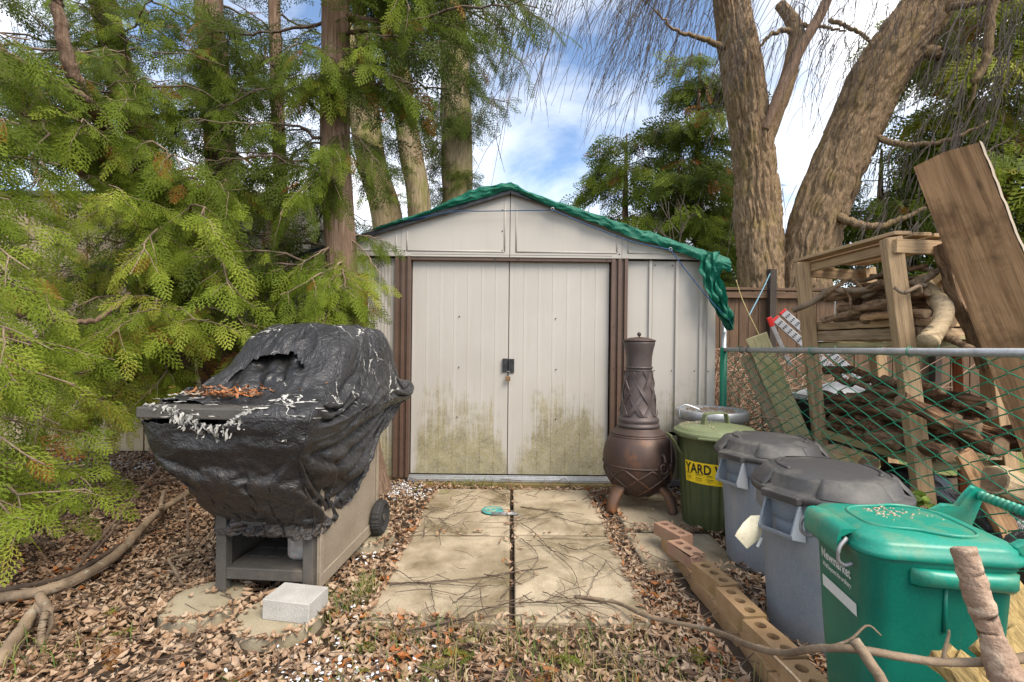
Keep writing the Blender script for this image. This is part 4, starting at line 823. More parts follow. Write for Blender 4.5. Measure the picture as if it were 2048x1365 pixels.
me = text_mesh('Well beyond the ordinary', 0.0225, 0.0002, 0.86, 0.35); link('lettering', wrapped(me, lambda x, y, z: cart_front(x + 0.008, y - 0.028, z)), M['white_print'], body, False)
b = MB(); V = np.array([[cart_front(0.003 + 0.235 * i / 24, -0.095 + 0.036 * j / 3, 0) for j in range(4)] for i in range(25)]); b.grid(V); lp('reflective_strip', b, M['white_print'], body)
b = MB()
for k in range(70):
    x, y = random.gauss(-.05, .05) + (0.1 if random.random() < .25 else 0), random.choice([.10, .06, .02]) + random.gauss(0, .02); b.box((x, y, .751 - 0.010 * (abs(x) / .19) ** 3), (random.uniform(.004, .014), random.uniform(.003, .007), .002), Matrix.Rotation(random.random() * 6, 3, 'Z'))
tag(lp('pale_crumbs', b, M['debris'], clid), None, kind='stuff')

# ================================================================== BRICKS
def brick_mesh(L=0.235, W=0.098, Hh=0.072, chip=False, seed=0):
    bm = bmesh.new(); nseg = 14; holes = [(-L * 0.31, 0), (0, 0), (L * 0.31, 0)]; hr = 0.0225
    vt, vb = [], []
    outer = [(-L / 2, -W / 2), (L / 2, -W / 2), (L / 2, W / 2), (-L / 2, W / 2)]
    def cell(cx_, x0, x1, z, flip, store):
        # square cell with a round hole: ring of quads between hole and cell border
        ring = [bm.verts.new((cx_ + hr * math.cos(a), hr * math.sin(a), z)) for a in np.arange(16) * 2 * np.pi / 16 + np.pi / 16]; store.append(ring); bord = []
        for a in np.arange(16) * 2 * np.pi / 16 + np.pi / 16:
            ca, sa = math.cos(a), math.sin(a); kx = ((x1 - cx_) if ca > 0 else (cx_ - x0)) / max(abs(ca), 1e-6); ky = (W / 2) / max(abs(sa), 1e-6); k = min(kx, ky); bord.append(bm.verts.new((cx_ + k * ca, k * sa, z)))
        cor = [bm.verts.new(p + (z,)) for p in ((x1, W / 2), (x0, W / 2), (x0, -W / 2), (x1, -W / 2))]
        for i in range(16):
            j = (i + 1) % 16; q = [ring[i], bord[i], bord[j], ring[j]]; bm.faces.new(q[::-1] if flip else q)
            a, b2 = bord[i].co, bord[j].co
            if abs(a.x - b2.x) > 1e-6 and abs(a.y - b2.y) > 1e-6:
                cc = min(cor, key=lambda c: (c.co - (a + b2) / 2).length); q = [bord[i], cc, bord[j]]; bm.faces.new(q[::-1] if flip else q)
    xs_ = [-L / 2, -L * 0.155, L * 0.155, L / 2]; top, bot = [], []
    for i, (hx, _) in enumerate(holes):
        cell(hx, xs_[i], xs_[i + 1], Hh, False, top); cell(hx, xs_[i], xs_[i + 1], 0.0, True, bot)
    for rt, rb in zip(top, bot):
        for i in range(16): j = (i + 1) % 16; bm.faces.new([rt[j], rb[j], rb[i], rt[i]][::-1])
    c = [[bm.verts.new((x, y, z)) for (x, y) in outer] for z in (0, Hh)]
    for i in range(4): j = (i + 1) % 4; bm.faces.new([c[0][i], c[0][j], c[1][j], c[1][i]])
    bmesh.ops.remove_doubles(bm, verts=bm.verts, dist=1e-5)
    if chip:
        for v in bm.verts:
            if v.co.x < -L * 0.40: v.co.x += 0.018 * (mnoise.noise(v.co * 40) + 0.6) + (0.02 if v.co.z > 0.03 else 0); v.co.z -= 0.012 if v.co.z > 0.03 else 0
    for v in bm.verts: v.co += Vector((mnoise.noise(v.co * 25 + Vector((seed, 0, 0))), mnoise.noise(v.co * 25 + Vector((0, seed, 0))), 0)) * 0.0016
    bmesh.ops.recalc_face_normals(bm, faces=bm.faces); me = bpy.data.meshes.new('brick'); bm.to_mesh(me); bm.free(); return me
def put_brick(x, y, z, rz, m, label, group=None, chip=False, seed=0, tilt=0, rx=0):
    o = link('brick', brick_mesh(chip=chip, seed=seed), M[m], None, matrix=Matrix.Translation((x, y, z)) @ Matrix.Rotation(rz, 4, 'Z') @ Matrix.Rotation(tilt, 4, 'Y') @ Matrix.Rotation(rx, 4, 'X')); tag(o, label, 'brick', group)
    b = MB()
    for hx in (-.235 * .31, 0, .235 * .31): b.lathe([(0.0215, 0.004), (0.0215, 0.012)], 16, (hx, 0, 0))
    b.build('hole_floor', M['soil'], o, world_coords=False); return o
def brick_at(px, py, z, *a, **k): g = G(px, py, z); return put_brick(g.x, g.y, z - 0.072, *a, **k)
low = ['yellow lower course brick under the small whole pink brick', 'yellow lower course brick under the chipped pink brick', 'yellow lower course brick under the first yellow upper brick', 'yellow lower course brick under the second yellow upper brick', 'yellow lower course brick under the third yellow upper brick', 'yellow lower course brick under the last yellow upper brick']
for k in range(6):
    put_brick(1.005 + 0.004 * math.sin(k * 2), 2.80 - 0.243 * k, 0.0, R(90 + [3, -2, 4, 1, -3, 2][k]), 'brick_yellow', low[k], 'lower course of the brick edging', seed=k)
put_brick(1.005, 2.87, 0.0725, R(112), 'brick_pink', 'small whole pink brick at the shed end of the brick edging', seed=11)
put_brick(0.99, 2.585, 0.0725, R(108), 'brick_pink', 'pink brick with a chipped grey end in the brick edging', chip=True, seed=12)
for k, y in enumerate((2.305, 2.05, 1.797, 1.545)):
    put_brick(1.015 + 0.003 * k, y, 0.0725, R(93 + [8, 1, 5, 0][k]), 'brick_yellow', ['yellow upper course brick touching the chipped pink brick', 'second yellow upper course brick after the chipped pink brick', 'third yellow upper course brick after the chipped pink brick', 'fourth yellow upper course brick after the chipped pink brick'][k], 'upper course of the brick edging', seed=20 + k)
# grey concrete block on its stepping stone
b = MB(); b.loft([rr(.112, .076, .004, 3, z) for z in (0.0, 0.088)])
o = b.build('concrete_block', M['block'], None, bevel=0.004, matrix=Matrix.Translation((-0.955, 2.085, 0.0505)) @ Matrix.Rotation(R(-10), 4, 'Z')); tag(o, 'rough grey concrete block lying on a round stepping stone', 'block')
# teal disc ornament lying on the slab
dg_ = G(985, 1021, 0.035); tt = thing('garden_ornament', 'teal oval disc ornament with pale metal rods on the paving', 'ornament', (dg_.x, dg_.y, 0.0315), R(-8))
b = MB(); b.lathe([(0.078, 0.0), (0.082, 0.003), (0.08, 0.008), (0.07, 0.007), (0.02, 0.006)], 40); o = lp('disc', b, M['teal_disc'], tt)
b = MB(); b.tube([(0.052 * math.cos(a), 0.052 * math.sin(a), .0085) for a in np.linspace(0.3, 5.2, 24)], 0.0025, 5); b.tube([(0.025 * math.cos(a), 0.03 * math.sin(a), .0085) for a in np.linspace(0, 6.2, 16)], 0.0025, 5); lp('relief_pattern', b, M['gold'], o)
b = MB(); b.tube([(-.0, -.06, .006), (.19, -.04, .008)], 0.006, 8); b.tube([(.01, -.085, .006), (.20, -.062, .008)], 0.006, 8); b.tube(cr([(.05, .02, .01), (.12, 0, .014), (.2, -.07, .012), (.24, -.10, .01)], 12), 0.0025, 6); lp('chime_rod', b, M['alu'], tt)
# ================================================================== GRILL AND ITS COVER
GR_LOC = (-1.18, 2.255, 0.0505); GR_ROT = R(-4.0)
gl_ = thing('grill', 'barbecue grill cart with beige side panel and slotted bottom shelf', 'grill', GR_LOC, GR_ROT)
for (x, y) in ((-.218, 0.0), (.218, 0.0)):
    b = MB(); b.bx(x - .026, x + .026, y - .02, y + .03, 0.0, 0.86); lp('leg', b, M['cart_dark'], gl_, False, 0.004)
for x in (-.218,):
    b = MB(); b.bx(x - .026, x + .026, .74, .79, -0.03, 0.86); lp('leg', b, M['cart_dark'], gl_, False, 0.004)
b = MB(); b.bx(-.192, .192, -.018, .022, 0.062, 0.118); lp('shelf_rail', b, M['cart_dark'], gl_, False, 0.005)
# slotted bottom shelf: a sheet with real openings
gx = [-.2]; 
for c in range(4):
    x0 = -.2 + .03 + c * .092; gx += [x0, x0 + .068]
gx += [.2]; gy = [0.024, .10]
for r in range(6): y0 = .12 + r * .10; gy += [y0, y0 + .012]
gy += [.76]; gx = sorted(set(gx)); gy = sorted(set(gy)); V = np.array([[(x, y, .112) for y in gy] for x in gx]); nx, ny = len(gx), len(gy); fs = []
for i in range(nx - 1):
    for j in range(ny - 1):
        slot = (i % 2 == 1) and (j >= 2 and j % 2 == 0 and j < ny - 2)
        if not slot: fs.append([i * ny + j, (i + 1) * ny + j, (i + 1) * ny + j + 1, i * ny + j + 1])
b = MB(); b.add(V.reshape(-1, 3), np.array(fs)); o = lp('bottom_shelf', b, M['cart_dark'], gl_, False); so = o.modifiers.new('thickness', 'SOLIDIFY'); so.thickness = 0.012; so.offset = -1
b = MB(); b.bx(.246, .256, .012, .80, 0.02, 0.84); sp_ = lp('side_panel', b, M['cart_beige'], gl_, False, 0.002)
b = MB(); b.bx(.2565, .266, .012, .80, 0.02, 0.085); b.bx(.2565, .266, .012, .045, 0.0855, 0.84); b.bx(.2565, .266, .765, .80, 0.0855, 0.84); lp('panel_trim', b, M['cart_beige'], sp_, False, 0.003)
b = MB(); b.bx(-.256, -.246, .012, .80, 0.02, 0.84); lp('side_panel', b, M['cart_dark'], gl_, False, 0.002)
b = MB(); b.bx(-.24, .24, .785, .80, .12, .84); lp('back_panel', b, M['cart_dark'], gl_, False)
for x in (.30, -.30):
    b = MB(); n = 72
    pr = [(0.03, -.032), (0.085, -.034), (0.092, -.028), (0.104, -.024), (0.107, -.012), (0.107, .012), (0.104, .024), (0.092, .028), (0.085, .034), (0.06, .02), (0.03, .024)]
    b.lathe(pr, n, mod=lambda th, z: -0.0035 * ((np.sin(th * 36) > 0) & (np.abs(z) < .026)) * (np.abs(z) > .006)); W_ = np.concatenate(b.v); b.v = [np.stack([W_[:, 2] + x, W_[:, 0] + 0.735, W_[:, 1] + 0.107], -1)]
    w = lp('wheel', b, M['rubber'], gl_, False)
    b = MB(); b.tube([(x - .028, .735, .107), (x + .03 * (1 if x > 0 else -1), .735, .107)], 0.022, 20); lp('hub', b, M['cart_dark'], w, False)
b = MB(); b.bx(-.27, .27, .02, .80, .80, .93); lp('firebox', b, M['cart_dark'], gl_, False, 0.01)
b = MB(); V = []
for y in (.22, .78):
    V.append(np.array([(-.255, y, .935), (-.255, y, 1.10), (-.20, y, 1.17), (-.08, y, 1.22), (.08, y, 1.22), (.20, y, 1.17), (.255, y, 1.10), (.255, y, .935)]))
b.loft(V); lp('hood', b, M['steel_dark'], gl_, False, 0.01)
b = MB(); b.bx(-.368, .165, -.338, .015, .885, .932); lp('side_shelf', b, M['cart_dark'], gl_, False, 0.006)
b = MB(); b.bx(-.30, .30, .81, 1.15, .87, .905); lp('side_shelf', b, M['cart_dark'], gl_, False, 0.006)

def covermat():
    m, t, out = NM('tattered_black_cover'); v = coords(t, rnd=False); sp = t.nodes.new('ShaderNodeSeparateXYZ'); t.links.new(v, sp.inputs[0])
    n1 = noise_(t, v, 5, 6, 0.6); n2 = noise_(t, v, 26, 6, 0.65); n3 = noise_(t, v, 110, 3, 0.6)
    col = ramp(t, n1.outputs['Fac'], [(0.3, (0.014, 0.014, 0.0155)), (0.7, (0.034, 0.034, 0.037))]).outputs[0]
    # dirt spatter on the vertical faces
    low = ramp(t, sp.outputs['Z'], [(0.35, 1.0), (0.86, 0.0)]).outputs[0]
    low = mth(t, 'MULTIPLY', low, ramp(t, sp.outputs['Y'], [(0.0, 1.0), (0.16, 0.12)]).outputs[0]); dirt = mth(t, 'MULTIPLY', low, ramp(t, n2.outputs['Fac'], [(0.42, 0.0), (0.68, 0.75)]).outputs[0]); col = mixrgb(t, dirt, col, (0.085, 0.062, 0.045))
    spk = mth(t, 'MULTIPLY', low, ramp(t, n3.outputs['Fac'], [(0.68, 0.0), (0.72, 0.6)]).outputs[0]); col = mixrgb(t, spk, col, (0.30, 0.27, 0.24))
    # flaked coating: jagged thin flakes along creases of the upper part
    dv = nd(t, 'ShaderNodeVectorMath', operation='ADD'); t.links.new(v, dv.inputs[0]); nv = noise_(t, v, 9, 4); sc = nd(t, 'ShaderNodeVectorMath', operation='SCALE'); sc.inputs['Scale'].default_value = 0.16; t.links.new(nv.outputs['Color'], sc.inputs[0]); t.links.new(sc.outputs[0], dv.inputs[1])
    vo = nd(t, 'ShaderNodeTexVoronoi', Scale=6.5, feature='DISTANCE_TO_EDGE'); t.links.new(dv.outputs[0], vo.inputs['Vector'])
    patch = noise_(t, v, 3.4, 3); pw = ramp(t, patch.outputs['Fac'], [(0.50, 0.0), (0.74, 1.0)]).outputs[0]
    shelf = ramp(t, mth(t, 'ABSOLUTE', mth(t, 'SUBTRACT', sp.outputs['Z'], 0.955)), [(0.02, 1.0), (0.10, 0.25)]).outputs[0]
    up = ramp(t, sp.outputs['Z'], [(0.80, 0.0), (0.92, 1.0)]).outputs[0]
    width = mth(t, 'MULTIPLY', mth(t, 'MULTIPLY', pw, mth(t, 'ADD', shelf, 0.18)), mth(t, 'ADD', 0.0, mth(t, 'MULTIPLY', ramp(t, n2.outputs['Fac'], [(0.4, 0.0), (0.7, 1.0)]).outputs[0], 0.16)))
    fl = mth(t, 'MULTIPLY', mth(t, 'LESS_THAN', vo.outputs['Distance'], width), up)
    col = mixrgb(t, mth(t, 'MULTIPLY', fl, 0.9), col, (0.55, 0.54, 0.50))
    rg = mth(t, 'ADD', mth(t, 'ADD', 0.31, mth(t, 'MULTIPLY', n2.outputs['Fac'], 0.12)), mth(t, 'MULTIPLY', mth(t, 'ADD', fl, dirt), 0.4))
    n4 = noise_(t, v, 9, 4, 0.5, 1.2); n5 = noise_(t, v, 27, 4, 0.5, 1.4); n6 = noise_(t, v, 60, 3, 0.5, 0.8)
    rid = lambda n_, k: mth(t, 'MULTIPLY', mth(t, 'ABSOLUTE', mth(t, 'SUBTRACT', n_.outputs['Fac'], 0.5)), k)
    hh = mth(t, 'ADD', mth(t, 'ADD', rid(n4, 3.0), rid(n5, 1.6)), mth(t, 'ADD', rid(n6, 0.5), mth(t, 'MULTIPLY', fl, -0.12)))
    surf(t, out, col, rg, 0, hh, 0.62, 0.014, 0.5); return m
M['cover'] = covermat()
cv = thing('grill_cover', 'tattered black vinyl cover draped over the barbecue grill', 'cover', GR_LOC, GR_ROT)
LV = [(.04, .55, .60, 1.312), (.12, .45, .72, 1.310), (.20, .36, .84, 1.302), (.255, .26, .94, 1.27), (.29, .18, .99, 1.21), (.312, .08, 1.03, 1.11), (.325, -.03, 1.08, 1.02), (.335, -.16, 1.13, .968), (.34, -.26, 1.20, .948), (.346, -.298, 1.235, .928), (.347, -.305, 1.235, .895), (.335, -.30, 1.21, .81), (.310, -.25, 1.14, .68), (.285, -.16, 1.02, .54), (.262, -.075, .88, .42), (.25, -.035, .80, .345), (.256, -.04, .80, .30)]
RAD = [.03, .08, .11, .12, .12, .11, .09, .07, .05, .04, .035, .04, .05, .06, .06, .05, .05]
def rrN(hx, y0, y1, r, ne=(64, 104), nc=9):
    cy_ = (y0 + y1) / 2; hy = (y1 - y0) / 2; r = min(r, hx * .95, hy * .95); out = []
    cor = [(-hx + r, -hy + r, np.pi), (hx - r, -hy + r, 1.5 * np.pi), (hx - r, hy - r, 0), (-hx + r, hy - r, .5 * np.pi)]
    for k in range(4):
        c = cor[k]; pts = [(c[0] + r * math.cos(c[2] + t), c[1] + r * math.sin(c[2] + t)) for t in np.linspace(0, np.pi / 2, nc)]; out += pts[:-1]
        nx_ = cor[(k + 1) % 4]; p0 = np.array(pts[-1]); p1 = np.array((nx_[0] + r * math.cos(nx_[2]), nx_[1] + r * math.sin(nx_[2]))); m_ = ne[k % 2]
        for i in range(m_): out.append(tuple(p0 + (p1 - p0) * i / m_))
    a = np.array(out); a[:, 1] += cy_; return a
rings = np.array([np.column_stack([rrN(h, y0, y1, r), np.full(len(rrN(h, y0, y1, r)), z)]) for (h, y0, y1, z), r in zip(LV, RAD)])   # (levels, N, 3)
NL = 112; N = rings.shape[1]; res = np.zeros((NL, N, 3))
for j in range(N): res[:, j] = cr(rings[:, j], NL)
lev = np.linspace(0, len(LV) - 1, NL); base = rings[10]
hem_y = base[:, 1]; fac = np.clip((0.90 - np.interp(hem_y, [-.30, -.02, .35, .62, .95, 1.22], [.345, .345, .40, .54, .78, .86])) / 0.555, 0, 1)
right_only = np.where(base[:, 0] > -0.2, 1.0, 1.0)
for i in range(NL):
    if lev[i] > 10: res[i] = base + (res[i] - base) * fac[:, None]
per = np.concatenate([[0], np.cumsum(np.linalg.norm(np.diff(base, axis=0), axis=1))]); PX = np.repeat(per[None], NL, 0); ZZ = res[:, :, 2]
cen = np.array([0, .45, 0]); outw = res - cen; outw[:, :, 2] = 0; outw /= np.maximum(np.linalg.norm(outw, axis=2, keepdims=True), 1e-6)
below = np.clip((lev - 9.5) / 4.5, 0, 1)[:, None]; above = np.clip((9.5 - lev) / 3, 0, 1)[:, None]
# the sheet is relaxed as cloth: below the shelf it keeps the shelf's girth, so it buckles into gathers
def relax(L, steps=150, its=5):
    r = np.random.default_rng(2); nL, n_ = L.shape[:2]; lv = lev[:, None]
    du = np.roll(L, -1, 1) - np.roll(L, 1, 1); dv_ = np.gradient(L, axis=0); nrm = np.cross(dv_, du); nrm /= np.maximum(np.linalg.norm(nrm, axis=2, keepdims=True), 1e-9); sgn = np.sign((nrm * (L - np.array([0, .45, .6]))).sum(2, keepdims=True).mean()); nrm *= sgn
    hsp = np.linalg.norm(np.roll(base, -1, 0) - base, axis=1)[None]; h0 = np.linalg.norm(np.roll(L, -1, 1) - L, axis=2); w = np.clip((lv - 9.2) / 1.2, 0, 1)
    rh = h0 * 1.035 * (1 - w) + np.maximum(h0, hsp * .985) * w; rv = np.linalg.norm(np.diff(L, axis=0), axis=2) * (1.0 + .018 * np.clip((lv[1:] - 3) / 5, 0, 1)); rd = np.sqrt(rh[:-1] ** 2 + rv ** 2)
    Pp = L + nrm * (r.normal(size=L.shape[:2])[:, :, None] * .004 + .02 * (fbm(PX * 5 + 3, ZZ * 2 + 3, 3, 41) - .45)[:, :, None] * np.clip((lv - 6) / 4, 0, 1)[:, :, None]); old = Pp.copy()
    inner = np.interp(lev, [0, 5, 8, 9.4, 10.4, 12, 16], [-.004, -.008, -.012, -.010, -.03, -.07, -.06])[:, None]; outer = np.interp(lev, [0, 5, 9, 10.5, 12, 16], [.025, .03, .03, .05, .075, .06])[:, None]
    pin = np.zeros((nL, n_), bool); pin[:3] = True; pin[-3, ::9] = True; pin[-3, 4::18] = True
    def con(a, b_, rest, st):
        d = b_ - a; l = np.maximum(np.linalg.norm(d, axis=-1, keepdims=True), 1e-9); e = d * ((l - rest[..., None]) / l) * .5 * st; return e
    ne = n_ - n_ % 2
    for s_ in range(steps):
        vel = (Pp - old) * .90; old = Pp.copy(); Pp = Pp + vel; Pp[:, :, 2] -= .0011
        for it in range(its):
            for o_ in (0, 1):
                ia = np.arange(o_, ne, 2); ib = (ia + 1) % n_; e = con(Pp[:, ia], Pp[:, ib], rh[:, ia], 1.0); Pp[:, ia] += e; Pp[:, ib] -= e
                ja = np.arange(o_, nL - 1, 2); e = con(Pp[ja], Pp[ja + 1], rv[ja], 1.0); Pp[ja] += e; Pp[ja + 1] -= e
            nx_ = np.roll(Pp, -1, 1); e = con(Pp[:-1], nx_[1:], rd, .35); Pp[:-1] += e; Pp[1:] -= np.roll(e, 1, 1)
            e = con(nx_[:-1] * 0 + np.roll(Pp, -1, 1)[:-1], Pp[1:], rd, .35); Pp[:-1] += np.roll(e, 1, 1); Pp[1:] -= e
        lap = (np.roll(Pp, 1, 1) + np.roll(Pp, -1, 1)) / 2 - Pp; Pp += .035 * lap; Pp[1:-1] += .02 * ((Pp[2:] + Pp[:-2]) / 2 - Pp[1:-1])
        d = ((Pp - L) * nrm).sum(2); fix = np.clip(d, inner, outer) - d; Pp += nrm * fix[:, :, None]; Pp[pin] = L[pin]; Pp[:, :, 2] = np.maximum(Pp[:, :, 2], L[:, :, 2] - np.interp(lev, [10, 13, 16], [.09, .05, .02])[:, None])
    return Pp
rdg = lambda x, y, sd: (1 - np.abs(2 * fbm(x, y, 2, sd) - 1)) ** 5
L_ = res.copy(); L_[:, :, 2] += above * np.clip(lev / 2, 0, 1)[:, None] * ((fbm(res[:, :, 0] * 5 + 20, res[:, :, 1] * 4 + 20, 3, 25) - .5) * .05)
L_ += outw * ((fbm(PX * 3 + 9, ZZ * 4 + 9, 3, 23) - .5) * .05)[:, :, None] * np.clip(lev / 3, 0, 1)[:, None, None]
bx_ = base[:, 0][None]; nearf = (base[:, 1] < -.2)[None] * 1.0; rightf = ((base[:, 0] > .28) & (base[:, 1] > -.25))[None] * 1.0; bel = np.clip((lev - 10) / 4, 0, 1)[:, None]
val = sum(a * np.exp(-((bx_ - c + .04 * (lev[:, None] - 11) / 5) / w) ** 2) for c, w, a in ((.07, .016, .050), (.20, .022, .040), (-.12, .03, .03), (-.24, .02, .035))) * nearf * bel
by_ = base[:, 1][None]; sw = sum(a * np.exp(-((L_[:, :, 2] - (z0 + k_ * (by_ - .5) + .10 * (by_ - .5) ** 2)) / w) ** 2) for z0, k_, w, a in ((.86, .16, .014, .030), (.79, .26, .016, .034), (.70, .36, .018, .036), (.60, .44, .018, .036), (.50, .5, .02, .03))) * rightf * np.clip((lev - 9.8) / 1, 0, 1)[:, None]
L_ -= outw * (val + sw - .012 * rightf * bel)[:, :, None]
res = relax(L_)
# fine pulled creases in the thin vinyl
c1 = rdg(PX * 4 + ZZ * 9 + 60, ZZ * 5 - PX * 5 + 60, 51); c2 = rdg(PX * 9 - ZZ * 5 + 80, ZZ * 11 + PX * 2 + 80, 52); c3 = rdg(res[:, :, 0] * 6 + res[:, :, 1] * 3 + 90, res[:, :, 1] * 7 + 90, 53)
res += outw * (c1 * .012 * np.clip((lev - 7) / 3, .3, 1)[:, None] + c2 * .008)[:, :, None]; res[:, :, 2] += above * np.clip(lev / 2, 0, 1)[:, None] * (c3 * .016 + c2 * .008)
print('cover relaxed', round(time.time() - T0, 1))
ii = np.arange(NL - 1)[:, None]; jj = np.arange(N)[None]; Q = np.stack([ii * N + jj, ii * N + (jj + 1) % N, (ii + 1) * N + (jj + 1) % N, (ii + 1) * N + jj], -1)
cc = res.reshape(-1, 3)[Q].mean(2); nse = fbm(cc[..., 0] * 14 + 7, cc[..., 2] * 16 + 7, 3, 31) - .5
hole = (((cc[..., 0] + 0.03) / 0.165) ** 2 + ((cc[..., 2] - 1.06 - 0.16 * np.clip(cc[..., 0] + .03, -.2, .2)) / 0.095) ** 2 + nse * 1.3 < 1) & (cc[..., 1] < .30)
gap = (cc[..., 2] < .952) & (cc[..., 2] > .868) & (cc[..., 1] < -.22) & (cc[..., 0] < 0.14 + nse * .2)
hemrag = (ii > NL - 3) & (vnoise(PX[:1, :] * 25 + 3, PX[:1, :] * 0 + 2, seed=4)[0][None] > .62)
Q = Q[~(hole | gap | hemrag)]
b = MB(); b.add(res.reshape(-1, 3), [Q.reshape(-1, 4), np.arange(N)[None]]); o = lp('cover_sheet', b, M['cover'], cv)
ss = o.modifiers.new('smooth', 'SUBSURF'); ss.levels = 1; ss.render_levels = 1; so = o.modifiers.new('thickness', 'SOLIDIFY'); so.thickness = 0.003; so.offset = -1
# crumpled inner plastic seen through the tear, dead cedar bits lying in it
b = MB(); u, w = np.meshgrid(np.linspace(-.23, .18, 50), np.linspace(.95, 1.20, 34), indexing='ij')
yy = np.interp(w, [.95, 1.02, 1.11, 1.21], [-.10, .0, .11, .21]) + .045 + .07 * (fbm(u * 13 + 5, w * 15 + 5, 4, 33) - .5) - .04 * np.abs(np.sin(u * 26 + w * 11)); b.grid(np.stack([u, yy, w + .02 * (fbm(u * 20, w * 20, 3, 3) - .5)], -1)); lp('torn_lining', b, M['bag'], cv)
b = MB(); n = 170; pos = np.stack([RNG.normal(-.10, .11, n), RNG.normal(-.13, .04, n), .962 + RNG.random(n) * .02], -1); pos[:, 2] += np.clip(pos[:, 1] + .12, 0, .1) * .5
scatter(b, protos[3], pos, rotm(RNG.random(n) * 6.28, RNG.normal(0, .4, n), RNG.random(n) * 6.28), RNG.uniform(.3, .8, n), np.where(RNG.random(n) < .6, RNG.uniform(.88, 1, n), RNG.uniform(.2, .8, n))); tag(lp('cedar_debris', b, M['leaf'], cv), None, kind='stuff')
# frayed pale fringes along the torn edges
b = MB()
def fringe(path, ln, n, seed):
    r = random.Random(seed); pts = cr(path, n * 3)
    for k in range(n):
        p = Vector(pts[k * 3]); L = ln * r.uniform(.2, 1.2); w = r.uniform(.003, .009); sw = r.uniform(-.35, .35); V = np.zeros((5, 3, 3))
        for i in range(5):
            t = i / 4
            for j in range(3): V[i, j] = (p.x + sw * L * t + (j - 1) * w * (1 - .55 * t) + r.gauss(0, .0025), p.y - .012 - .012 * math.sin(t * 3 + k) + (j - 1) * r.gauss(0, .004), p.z - L * t + r.gauss(0, .003))
        b.grid(V)
fringe([(-.20, -.345, .938), (-.12, -.348, .905), (-.04, -.35, .87), (.04, -.35, .872), (.09, -.348, .905), (.15, -.345, .938)], .055, 84, 1)
fringe([(.13, -.325, .925), (.19, -.322, .90), (.25, -.318, .87), (.30, -.31, .85)], .05, 34, 2)
fringe([(-.34, -.30, .945), (-.28, -.318, .94), (-.20, -.322, .94)], .03, 24, 3)
lp('torn_fringe', b, M['flap'], cv, True)
b = MB(); fl_ = []
def flake(p, L, w, az, seed):
    r = random.Random(seed); V = np.zeros((6, 3, 3)); d = Vector((math.cos(az), math.sin(az), 0)); s2 = Vector((-d.y, d.x, 0))
    for i in range(6):
        for j in range(3): q = Vector(p) + d * (L * (i / 5 - .5)) + s2 * (w * (j - 1) * (0.4 + r.random() * .6) * math.sin(math.pi * (i + .6) / 6.2)); V[i, j] = (q.x, q.y, q.z + r.gauss(0, .002) + .002)
    b.grid(V)
top_c = res[int(NL * 7.6 / 16)]
for k in range(30):
    j = random.randrange(0, 80); i = int(NL * random.uniform(6.6, 8.8) / 16); p = res[i, j]; flake((p[0], p[1], p[2] + .006), random.uniform(.03, .09), random.uniform(.003, .009), random.gauss(0, .5), k)
tag(lp('coating_flake', b, M['flap'], cv, True), None, kind='stuff')
# seam piping up the near right corner and over the hood, and the buckle strap
jc = 8 + 64 + 4
b = MB(); ln = [res[i, jc] + outw[i, jc] * .004 for i in range(int(NL * 2.0 / 16), NL - 2)]; b.tube(cr(ln[::3], 90), 0.0055, 6); lp('seam_piping', b, M['cover'], cv)
b = MB(); b.tube(cr([(-.06, -.10, .375), (.0, -.105, .37), (.06, -.10, .372)], 8), 0.008, 6); b.box((0.02, -.108, .372), (.05, .012, .018)); lp('strap', b, M['rubber'], cv, False)
# printed plastic bag standing on the bottom shelf
bgx = thing('plastic_bag', 'clear printed plastic bag with barcode on the grill shelf', 'bag', tuple(Matrix.Translation(GR_LOC) @ Matrix.Rotation(GR_ROT, 4, 'Z') @ Vector((.135, .20, .1155))), GR_ROT)
rg = []
for (z, s_) in ((0.0, .9), (.02, 1.0), (.12, 1.02), (.2, .95), (.24, .8)):
    q = rr(.085 * s_, .11 * s_, .03, 8, z); q[:, :2] *= (1 + .06 * np.sin(np.arange(len(q)) * 1.7 + z * 40))[:, None]; rg.append(q)
b = MB(); b.loft(rg); lp('bag_body', b, M['clear_bag'], bgx)
b = MB(); b.bx(-.02, .045, -.1215, -.119, .12, .17); bc = lp('barcode_label', b, M['white_print'], bgx, False); b = MB()
for k in range(14): b.bx(-.016 + k * .004, -.016 + k * .004 + random.choice([.0012, .0024]), -.1226, -.1217, .128, .165)
lp('barcode_bars', b, M['ink'], bc, False)
# ================================================================== CHAIN-LINK FENCE
clf = thing('chain_link_fence', 'green chain link fence with galvanised top rail behind the bins', 'fence', (1.95, 4.2, 0))
FA, FB = Vector((1.935, 4.22, 0)), Vector((2.275, 1.0, 0)); FD = (FB - FA).normalized(); FN = Vector((-FD.y, FD.x, 0)); FN = FN if FN.x > 0 else -FN; FL = (FB - FA).length
b = MB(); b.tube([FA + Vector((0, 0, CAMH)), FB + Vector((0, 0, CAMH))], 0.0205, 16); lp2 = b.build('top_rail', M['galv'], clf, True)
b = MB(); b.tube([FA + Vector((.0, .03, -.05)), FA + Vector((.0, .03, 1.60))], 0.024, 14); b.build('end_post', M['galv'], clf, True)
b = MB(); b.tube([FA + Vector((.0, .03, 0.0)), FA + Vector((.0, .03, 1.27))], 0.031, 16); b.build('post_sleeve', M['post_green'], clf, True)
b = MB(); b.tube([FB + Vector((.0, 0, -.05)), FB + Vector((.0, 0, 1.27))], 0.03, 14); b.build('end_post', M['galv'], clf, True)
dw, dh = 0.078, 0.088; nw = int(FL / dw); nz = int(1.25 / (dh / 2)); b = MB()
